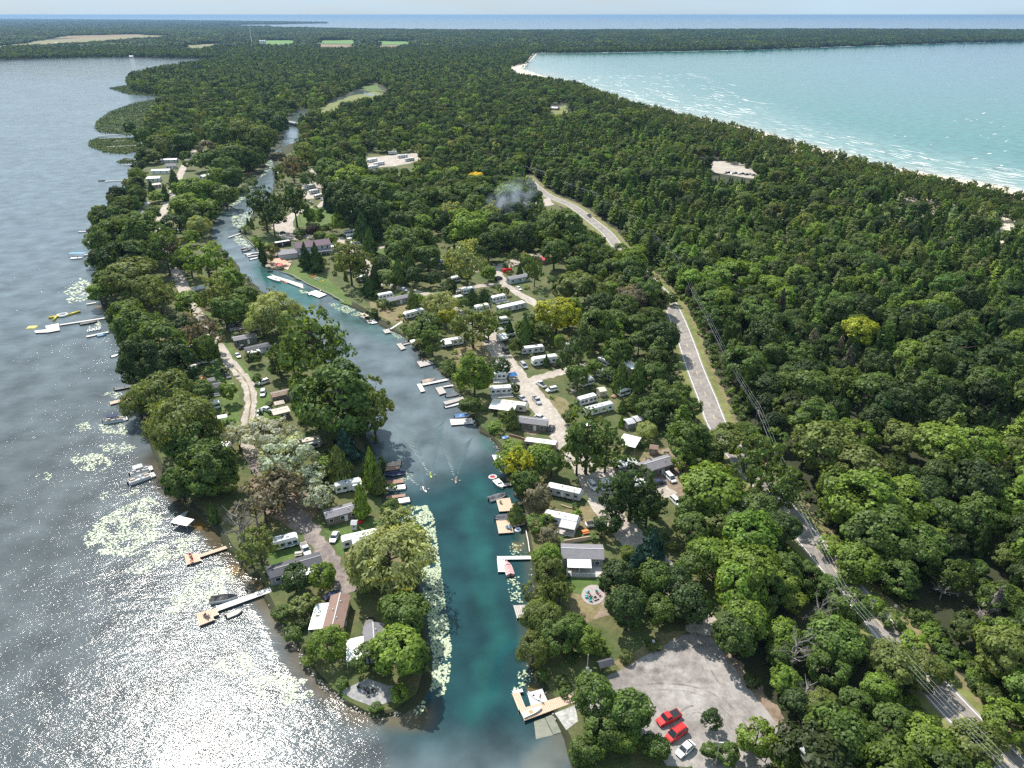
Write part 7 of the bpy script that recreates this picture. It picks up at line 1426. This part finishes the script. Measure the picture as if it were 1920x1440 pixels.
def fill(sp, y0, y1, seed, kinds_fn, margin=9.0, lite=False, far=False):
    x, y, rs = scatter(sp, y0, y1, None, seed)
    ok, px, py = allowed(x, y)
    x, y, px, py = x[ok], y[ok], px[ok], py[ok]
    if y1 < 1500:
        k = ~inpoly(px, py, TOWN) & ~inpoly(px, py, PENIN); x, y, px, py = x[k], y[k], px[k], py[k]
        d = np.minimum(dist_path(x, y, HWX), dist_path(x, y + 8, HWX) + 1.5 if y0 > 300 else 1e9); k = d > margin; x, y, px, py = x[k], y[k], px[k], py[k]
        for c in CAMX:
            if len(x): d = dist_path(x, y, c); k = d > 5; x, y, px, py = x[k], y[k], px[k], py[k]
        if len(USED) and len(x):
            U = np.array(USED); kk = np.ones(len(x), bool)
            for ux, uy, ur in U: kk &= np.hypot(x - ux, y - uy) > ur
            x, y, px, py = x[kk], y[kk], px[kk], py[kk]
    z = np.sin(x / 43 + 2 * np.sin(y / 71)) + np.cos(y / 57 + 1.5 * np.sin(x / 39)) + rs.normal(0, .45, len(x))
    for i in range(len(x)):
        if rs.uniform() < .05: continue
        k, tk, w, h = kinds_fn(px[i], py[i], z[i], rs, x[i], y[i])
        if k is None: continue
        FILL.append((k, x[i], y[i], w, h, tk, tint_rgb(tk, .27), False))
def pick(rs, opts):
    r = rs.uniform(0, sum(o[-1] for o in opts))
    for o in opts:
        r -= o[-1]
        if r <= 0: return o
    return opts[-1]
def near_kinds(px, py, z, rs, x, y):
    rows = 1840 - .52 * py
    shore = dpoly(np.array([px]), np.array([py]), [(1000, 150), (1200, 209), (1400, 263), (1560, 318), (1770, 375), (1990, 430)])[0]
    if shore < (26 if py > 230 else 14):
        k, t, _ = pick(rs, [('poplar', 'g', 3), ('poplar', 'd', 2), ('poplar', 'o', 2)]); w = rs.uniform(7, 10); return k, t, w, w * rs.uniform(1.2, 1.5)
    west = px < 1230 and py > 600 or (px < 1180 and py > 420)
    if py > 860 or west or (py > 1100):
        k, t, _ = pick(rs, [('broad', 'g', 5), ('broad', 'd', 3), ('broad', 'b', 3.2), ('broad', 'o', 1.5), ('cedar', 'd', .8), ('shrub', 'g', 1)])
    elif px > 1250 and py > 560:
        k, t, _ = pick(rs, [('broad', 'g', 3 + z), ('broad', 'd', 3), ('broad', 'b', 1.2), ('cedar', 'g', 2.2), ('cedar', 'd', 2), ('cedar', 'r', .5), ('pine', 'b', 1.5), ('pine', 'g', 1.2)])
    elif py > 250 and px > 1000:
        k, t, _ = pick(rs, [('cedar', 'g', max(.2, 3.0 - 2 * z)), ('cedar', 'd', max(.2, 2.6 - 2 * z)), ('pine', 'b', 2.8), ('pine', 'w', .5), ('pine', 'g', 2.0), ('broad', 'g', 1.4 + 2.4 * max(z, 0)), ('broad', 'b', .3 + 1.2 * max(z, 0)), ('broad', 'd', 1), ('broad', 'o', .7), ('pine', 'o', 1.0), ('cedar', 'r', .25)])
    else:
        k, t, _ = pick(rs, [('broad', 'g', 3.5), ('broad', 'd', 2), ('broad', 'b', 1.0), ('broad', 'o', 1), ('cedar', 'd', 1.6), ('cedar', 'g', 1), ('poplar', 'g', 1), ('poplar', 'w', .4), ('pine', 'g', .6)])
    if k == 'broad': w = 6.5 + 9.5 * rs.uniform() ** 1.6; h = w * rs.uniform(.8, 1.25)
    elif k == 'cedar': w = rs.uniform(3.6, 5.6); h = w * rs.uniform(1.7, 2.7)
    elif k == 'pine': w = rs.uniform(7, 11); h = w * rs.uniform(1.2, 1.6)
    elif k == 'poplar': w = rs.uniform(7, 10); h = w * rs.uniform(1.1, 1.5)
    else: w = rs.uniform(3, 5); h = w * .8
    return k, t, w, h
fill(6.6, 40, 330, 1, near_kinds, margin=13)
fill(6.2, 330, 700, 2, near_kinds)
fill(8.2, 700, 1500, 3, near_kinds)
# low bushes along both verges of the road
for j in range(26, len(HWX) - 1):
    for s__ in (-1, 1):
        a, b = HWX[j], HWX[j + 1]; d = (b - a) / np.hypot(*(b - a)); nr = np.array([-d[1], d[0]])
        for off in (8.6, 10.8):
            q = a + nr * s__ * (off + RNG.uniform(-.7, .7)) + d * RNG.uniform(-2, 2); w = RNG.uniform(2.4, 4.4)
            if RNG.uniform() < .8: FILL.append(('shrub', q[0], q[1], w, w * .8, 'b' if RNG.uniform() < .4 else 'g', tint_rgb('b' if RNG.uniform() < .4 else 'g', .13), False))

# undergrowth and young trees between the yards
def yard_fill(sp, y0, y1, seed):
    x, y, rs = scatter(sp, y0, y1, None, seed); ok, px, py = allowed(x, y); x, y, px, py = x[ok], y[ok], px[ok], py[ok]
    k = inpoly(px, py, TOWN) | inpoly(px, py, PENIN); x, y, px, py = x[k], y[k], px[k], py[k]
    k = dist_path(x, y, HWX) > 10; x, y, px, py = x[k], y[k], px[k], py[k]
    for c in CAMX: k = dist_path(x, y, c) > 5.2; x, y, px, py = x[k], y[k], px[k], py[k]
    U = np.array(USED)
    for i in range(len(x)):
        if rs.uniform() < .30: continue
        if inpoly(np.array([px[i]]), np.array([py[i]]), [(545, 402), (650, 388), (650, 425), (560, 432)])[0] or inpoly(np.array([px[i]]), np.array([py[i]]), [(520, 505), (560, 498), (700, 560), (680, 585), (600, 548)])[0] or inpoly(np.array([px[i]]), np.array([py[i]]), [(1060, 1060), (1140, 1060), (1150, 1160), (1070, 1150)])[0] or inpoly(np.array([px[i]]), np.array([py[i]]), [(640, 1270), (740, 1270), (740, 1330), (640, 1320)])[0]: continue
        d0 = np.min(np.hypot(U[:, 0] - x[i], U[:, 1] - y[i]) - U[:, 2] * .75); d1 = np.min(np.hypot(U[:, 0] - x[i], U[:, 1] - y[i] - 5) - U[:, 2])
        if d0 < 1.2: continue
        if px[i] < 420 and py[i] < 470 and rs.uniform() < .5: continue
        if d1 > 2 and rs.uniform() < .5 and not (px[i] < 420 and py[i] < 470): w = rs.uniform(4.5, 8); k_, h = pick(rs, [('broad', 3), ('cedar', 1), ('poplar', 1)])[0], w * rs.uniform(.9, 1.15)
        else: w = rs.uniform(2.2, 4.0); k_, h = 'shrub', w * rs.uniform(.5, .8)
        if k_ == 'cedar': w *= .55; h = w * 2.1
        tk = pick(rs, [('g', 4), ('b', 3), ('o', 2), ('d', 2)])[0]
        FILL.append((k_, x[i], y[i], w, h, tk, tint_rgb(tk, .15), 'town'))
yard_fill(7.0, 80, 640, 31)
yard_fill(8.5, 640, 1250, 32)

# ------------------------------------------------------------------ which trees stand alone and which belong to the mass of the wood
VIEWS = [[(1028, 360), (1065, 368), (1120, 398), (1165, 430), (1160, 462), (1145, 462), (1140, 440), (1105, 428), (1070, 405), (1030, 385)], [(1255, 565), (1275, 570), (1368, 800), (1325, 800), (1290, 700), (1262, 610)], [(1526, 1027), (1540, 1027), (1612, 1125), (1575, 1130)],
         [(1650, 1165), (1665, 1180), (1695, 1205), (1655, 1205)], [(1768, 1335), (1785, 1295), (1862, 1365), (1800, 1375)], [(300, 425), (320, 360), (345, 300), (385, 262), (372, 300), (350, 330), (335, 370), (315, 410)], [(273, 308), (335, 290), (322, 340), (273, 340)], [(500, 300), (530, 245), (560, 240), (545, 280), (515, 310)],
         [(400, 400), (500, 330), (510, 350), (440, 380), (405, 440)], [(688, 284), (775, 284), (775, 314), (688, 314)], [(1032, 198), (1052, 198), (1052, 212), (1032, 212)], [(1336, 312), (1420, 316), (1404, 334), (1340, 326)]]
# clearings, lanes and the road keep an open sight from the south: the young growth before them is left out
if FILL:
    fx = np.array([t[1] for t in FILL]); fy = np.array([t[2] for t in FILL]); fw = np.array([t[3] for t in FILL]); fh = np.array([t[4] for t in FILL]); bad = np.zeros(len(FILL), bool)
    for k_ in (.25, .6, .95):
        for s_ in (-.35, 0, .35):
            px, py, _ = P(fx + fw * s_, fy, LZ + fh * k_)
            for v_ in VIEWS: bad |= inpoly(px, py, v_)
    FILL = [t for t, b_ in zip(FILL, bad) if not b_]
ALL = TREES + FILL
def pxw(t):
    px, py, d = P(t[1], t[2], LZ + t[4] * .6); return t[3] * FPX / d, px, py
CAP = {'broad': 290, 'poplar': 200, 'willow': 99, 'silver': 99, 'cedar': 290, 'spruce': 99, 'pine': 200, 'shrub': 200, 'dead': 99}
by = {}
for t in ALL:
    w_, px, py = pxw(t)
    vis = -60 < px < 1980 and -20 < py < 1500
    by.setdefault(t[0], []).append((w_ * (1.25 if t[7] is True else 1) if vis else 0, px, py, t))
SOLO, MASS = [], []
for k, L_ in by.items():
    L_.sort(key=lambda q: -q[0])
    n_ = CAP[k]
    SOLO += [q for q in L_[:n_] if q[0] > 9]; MASS += [q for q in L_[:n_] if q[0] <= 9] + L_[n_:]

LM = [(700, 1230, 'the grey-roofed cabin on the point'), (620, 1150, 'the brown-roofed cottage'), (450, 1130, 'the long white lakeside dock'), (550, 1060, 'the dark-roofed cottage with a white awning'), (535, 1010, 'the blue-striped motorhome'), (680, 1003, 'the white bus-like trailer'), (635, 955, 'the grey mobile home'), (655, 905, 'the white fifth-wheel'),
      (570, 825, 'the beige trailer with the grey slide-out'), (535, 740, 'the brown-roofed cabins'), (490, 735, 'the white cars parked on grass'), (410, 830, 'the white shed roof'), (410, 765, 'the small white camper'), (388, 735, 'the blue-grey cottage'), (365, 660, 'the white awning on the west lawn'), (480, 650, 'the striped white roof'), (440, 595, 'the dark gabled house'), (455, 632, 'the dark low shed'),
      (375, 540, 'the grey garden shed'), (345, 485, 'the orange roof'), (340, 400, 'the grey-roofed bungalow'), (250, 395, 'the pink-roofed cabin'), (285, 328, 'the large white lakeside roof'), (320, 300, 'the light long roof'), (378, 330, 'the white cabin by the lane'), (545, 230, 'the creek bridge'), (265, 880, 'the pontoon boat under the willow'), (345, 980, 'the white boat lift'), (400, 1035, 'the dock with red chairs'), (150, 480, 'the blue boat canopy'), (90, 610, 'the yellow water raft'),
      (590, 465, 'the maroon-roofed lodge'), (520, 490, 'the orange patio sails'), (600, 410, 'the round lawn'), (655, 400, 'the white tent roof'), (665, 445, 'the row of parked campers'), (530, 455, 'the black trailer'), (740, 560, 'the slate-grey mobile home'), (775, 590, 'the waterside motorhome'), (845, 645, 'the shaded white camper'), (905, 575, 'the boxy white camper'), (955, 570, 'the long white awning'), (970, 525, 'the pale blue mobile home'), (1022, 480, 'the red-roofed hut'), (950, 508, 'the red dumpster'),
      (1020, 675, 'the big fifth-wheel by the lane'), (930, 705, 'the porch trailer'), (940, 730, 'the boat-side trailer'), (955, 760, 'the trailer with the huge white awning'), (1000, 795, 'the taupe mobile home'), (1012, 825, 'the long cream trailer'), (1033, 730, 'the white SUV'), (1120, 760, 'the ribbed-roof camper'), (1128, 730, 'the beige shed'), (1135, 695, 'the half-hidden motorhome'), (1180, 680, 'the long narrow white roof'), (1185, 790, 'the two grey sheds'), (1180, 825, 'the white marquee'), (1225, 838, 'the small brown shed'), (1230, 870, 'the long grey-roofed home'),
      (1045, 915, 'the shaded white-roofed trailer'), (1055, 970, 'the trailer with a grey porch roof'), (1115, 983, 'the white pickup'), (1090, 1035, 'the lakeside house with a white awning'), (1112, 1118, 'the stone fire pit'), (1135, 1250, 'the roofed notice board'), (1010, 1320, 'the wooden launch dock'), (965, 1060, 'the T-shaped dock'), (975, 1147, 'the square grey dock'), (1300, 1270, 'the gravel parking lot'), (1265, 1377, 'the red minivan'), (1283, 1405, 'the white parked hatchback'), (945, 955, 'the wooden dock with chairs'),
      (1320, 720, 'the straight stretch of highway'), (1555, 1060, 'the lower highway'), (1810, 1360, 'the highway at the lower corner'), (1100, 410, 'the highway bend'), (945, 400, 'the blue smoke'), (735, 300, 'the inland camper yard'), (1040, 205, 'the small forest pavilion'), (1375, 322, 'the beach car park'), (1660, 385, 'the grey beach pavilion'), (1280, 480, 'the third utility pole'), (800, 900, 'the kayakers')]
used_labels = {}
def tree_label(t, w_, px, py):
    base = px, py
    ld = sorted(LM, key=lambda q: math.hypot(q[0] - px, (q[1] - py) * 1.25))
    col_, kd = TSAY[t[5]], SAY[t[0]]
    size = 'large ' if w_ > 95 else ('small ' if w_ < 36 else '')
    def rel(q):
        dx, dy = px - q[0], py - q[1]
        if abs(dy) > abs(dx) * 1.0: return 'in front of' if dy > 0 else 'behind'
        return 'right of' if dx > 0 else 'left of'
    cand = []
    for q in ld[:3]: cand.append(f'{size}{col_} {kd} {rel(q)} {q[2]}')
    for a, b in ((0, 1), (0, 2), (1, 2)):
        cand.append(f'{size}{col_} {kd} between {ld[a][2]} and {ld[b][2]}')
    for q in ld[:5]:
        for o_ in ('second', 'third', 'fourth', 'fifth', 'sixth', 'seventh', 'eighth', 'ninth', 'tenth', 'eleventh', 'twelfth'):
            cand.append(f'{o_} {size}{col_} {kd} {rel(q)} {q[2]}')
    for c_ in cand:
        if len(c_.split()) <= 16 and c_ not in used_labels:
            used_labels[c_] = 1; return c_
    return cand[0]
def zone(px, py):
    if py > 1000 and px > 1250: return 'in the woods around the lower highway'
    if px > 1250 and py > 560: return 'in the dense woods east of the highway'
    if px > 1000 and py > 230: return 'in the wood between highway and beach'
    if px < 600: return 'in the wood behind the lake marsh'
    return 'in the wood north of the campground'
rr = random.Random(3)
for w_, px, py, t in SOLO:
    k, x, y, w, h, tk, rgb, hand = t
    root = empty(NAMES[k], (x, y, LZ), rr.uniform(0, 6.28))
    root.scale = (w, w, h)
    if hand or w_ > 44:
        tag(root, tree_label(t, w_, px, py), {'shrub': 'bush'}.get(k, 'tree'))
        root['group'] = 'trees and bushes standing among the cottages, campers and roadside'
    else:
        sz = 'small ' if w_ < 30 else ('tall ' if w_ > 46 else '')
        lb = f'{sz}{TSAY[tk]} {SAY[k]} {zone(px, py)}'
        tag(root, lb, {'shrub': 'bush'}.get(k, 'tree')); root['group'] = lb.replace('tree', 'trees') if 'tree' in lb else lb + ' (several)'
        root['group'] = 'alike: ' + lb
    ms = PROTO[k] if (w_ > 26 or k not in LITE) else LITE[k]
    c = link('crown', ms[rr.randrange(len(ms))], root); c['tint'] = rgb
    if k == 'shrub':
        pass
    elif (hand and w_ > 26 and k != 'cedar') or w_ > 40:
        link('trunk', TRUNK[k], root)

# the mass: geometry-node copies of crowns, one object
lib = bpy.data.collections.new('crown_kinds'); LIBIDX = {}
def libadd(key, me):
    o = bpy.data.objects.new('k%03d_%s' % (len(LIBIDX), key), me); lib.objects.link(o); LIBIDX.setdefault(key, []).append(len(LIBIDX_ALL)); LIBIDX_ALL.append(o)
LIBIDX_ALL = []
def build_lib():
    items = []
    for k, ms in LITE.items():
        for me in ms: items.append((k, me))
    for k in ('willow', 'silver', 'spruce', 'dead'): items.append((k, PROTO[k][0]))
    for k in ('broad', 'poplar', 'cedar', 'pine'):
        for me in PROTO[k][:3]: items.append((k + '_full', me))
    # clumps of wood for the far shore
    for i in range(4):
        rs = np.random.default_rng(50 + i); Q = []; N = []
        for j in range(34):
            c = rs.uniform(-.5, .5, 2); r_ = rs.uniform(.07, .13); hh = rs.uniform(.6, 1.0)
            p = sphere_pts(16, rs); p[:, 2] = np.abs(p[:, 2])
            Q.append(np.stack([c[0] + p[:, 0] * r_, c[1] + p[:, 1] * r_, hh * (.35 + .65 * p[:, 2])], 1)); N.append(p * [1, 1, 1.2] + rs.normal(size=p.shape) * .3)
        v = np.concatenate(Q); nn = np.concatenate(N)
        k_ = len(v); nn /= np.linalg.norm(nn, axis=1)[:, None]
        r = rs.normal(size=(k_, 3)); a = r - nn * np.sum(r * nn, 1)[:, None]; a /= np.linalg.norm(a, axis=1)[:, None]; b = np.cross(nn, a)
        a *= .062; b *= .062; a[:, 2] *= 3.2; b[:, 2] *= 3.2
        items.append(('clump', crown_mesh('clump', np.stack([v + a, v + b, v - a, v - b], 1).reshape(-1, 3), M_leaf)))
    for i, (k, me) in enumerate(items):
        o = bpy.data.objects.new('k%03d' % i, me); lib.objects.link(o); LIBIDX.setdefault(k, []).append(i)
build_lib()
def gn_mass(name, pts, label):
    """pts: list of (kind, x, y, w, h, rgb)"""
    n_ = len(pts); me = bpy.data.meshes.new(name); me.vertices.add(n_)
    co = np.array([(p[1], p[2], LZ - .1) for p in pts], np.float32); me.vertices.foreach_set('co', co.ravel())
    def attr(nm, ty, key, arr): a = me.attributes.new(nm, ty, 'POINT'); a.data.foreach_set(key, np.asarray(arr).ravel())
    idx = np.array([LIBIDX[p[0]][int(RNG.integers(len(LIBIDX[p[0]])))] for p in pts], np.int32)
    attr('kind_index', 'INT', 'value', idx)
    attr('size', 'FLOAT_VECTOR', 'vector', np.array([(p[3], p[3], p[4]) for p in pts], np.float32))
    attr('turn', 'FLOAT_VECTOR', 'vector', np.stack([np.zeros(n_), np.zeros(n_), RNG.uniform(0, 6.28, n_)], 1).astype(np.float32))
    attr('tint', 'FLOAT_COLOR', 'color', np.array([(*p[5], 1) for p in pts], np.float32))
    o = link(name, me); tag(o, label, kind='stuff')
    ng = bpy.data.node_groups.new(name, 'GeometryNodeTree')
    ng.interface.new_socket('Geometry', in_out='INPUT', socket_type='NodeSocketGeometry'); ng.interface.new_socket('Geometry', in_out='OUTPUT', socket_type='NodeSocketGeometry')
    gi = ng.nodes.new('NodeGroupInput'); go = ng.nodes.new('NodeGroupOutput')
    ip = ng.nodes.new('GeometryNodeInstanceOnPoints'); ci = ng.nodes.new('GeometryNodeCollectionInfo')
    ci.inputs['Collection'].default_value = lib; ci.inputs['Separate Children'].default_value = True; ci.inputs['Reset Children'].default_value = True
    def na(nm, ty):
        a = ng.nodes.new('GeometryNodeInputNamedAttribute'); a.data_type = ty; a.inputs['Name'].default_value = nm
        return [q for q in a.outputs if q.enabled][0]
    L_ = ng.links
    mp_ = ng.nodes.new('GeometryNodeMeshToPoints')
    L_.new(gi.outputs[0], mp_.inputs['Mesh']); L_.new(mp_.outputs[0], ip.inputs['Points']); L_.new(ci.outputs[0], ip.inputs['Instance']); ip.inputs['Pick Instance'].default_value = True
    L_.new(na('kind_index', 'INT'), ip.inputs['Instance Index']); L_.new(na('size', 'FLOAT_VECTOR'), ip.inputs['Scale'])
    L_.new(na('turn', 'FLOAT_VECTOR'), ip.inputs['Rotation']); L_.new(ip.outputs[0], go.inputs[0])
    md = o.modifiers.new('trees', 'NODES'); md.node_group = ng
    return o
near = []
for w_, px, py, t in MASS:
    k = t[0]
    if k + '_full' in LIBIDX and w_ > 26: k = k + '_full'
    near.append((k, t[1], t[2], t[3], t[4], t[6]))
gn_mass('woods', near, 'mixed green wood of cedars, pines and broadleaf trees between the campground and the beach')
# middle distance
far = []
def band(sp, y0, y1, seed, wlo, whi, kinds, xm=.82):
    rs = np.random.default_rng(seed); 
    for y in np.arange(y0, y1, sp):
        xs = np.arange(-y * xm - 60, y * xm + 60, sp); xx = xs + rs.uniform(-.45, .45, len(xs)) * sp; yy = y + rs.uniform(-.45, .45, len(xs)) * sp
        ok, px, py = allowed(xx, yy)
        for x_, y_, q, p_ in zip(xx[ok], yy[ok], px[ok], py[ok]):
            if y1 < 4000 and min(math.hypot(x_ - c[0], y_ - c[1]) for c in CRK) < 15: continue
            k, t, _ = pick(rs, kinds); w = rs.uniform(wlo, whi)
            h = (w * rs.uniform(.8, 1.15) if k != 'cedar' else w * 2) if k != 'clump' else rs.uniform(12, 19)
            if k == 'cedar': w *= .55; h = w * 2.2
            far.append((k, x_, y_, w, h, tint_rgb(t, .22)))
CRK = [G(x, y, LZ)[:2] for x, y in [(575, 205), (600, 196), (620, 190), (645, 183), (670, 176), (664, 169), (690, 163), (690, 177), (725, 180)]]
band(10.5, 1500, 3300, 21, 11, 16, [('broad', 'g', 4), ('broad', 'd', 3), ('broad', 'o', 1), ('broad', 'b', .6), ('poplar', 'g', 1), ('cedar', 'd', 2)])
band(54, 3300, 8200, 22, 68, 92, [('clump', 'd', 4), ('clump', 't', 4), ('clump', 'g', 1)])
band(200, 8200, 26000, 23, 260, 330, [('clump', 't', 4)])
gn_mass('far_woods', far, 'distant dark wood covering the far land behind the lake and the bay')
print('trees', len(TREES), 'fill', len(FILL), 'solo', len(SOLO), 'mass', len(MASS), 'far', len(far))

# ------------------------------------------------------------------ air
def add_haze():
    hb = MB(); hb.box(0, 30000, -2.0, 90000, 66000, 2.0 + CAM_H + 3.0)
    M = bpy.data.materials.new('haze'); M.use_nodes = True
    n, l = M.node_tree.nodes, M.node_tree.links; n.clear()
    o_ = n.new('ShaderNodeOutputMaterial'); v = n.new('ShaderNodeVolumePrincipled')
    v.inputs['Color'].default_value = (.28, .47, .72, 1); v.inputs['Density'].default_value = HAZE; v.inputs['Anisotropy'].default_value = .2
    l.new(v.outputs['Volume'], o_.inputs['Volume'])
    tag(hb.build('haze', M), kind='stuff', label='thin blue summer haze over the far shore')
HAZE = 3.6e-5
add_haze()
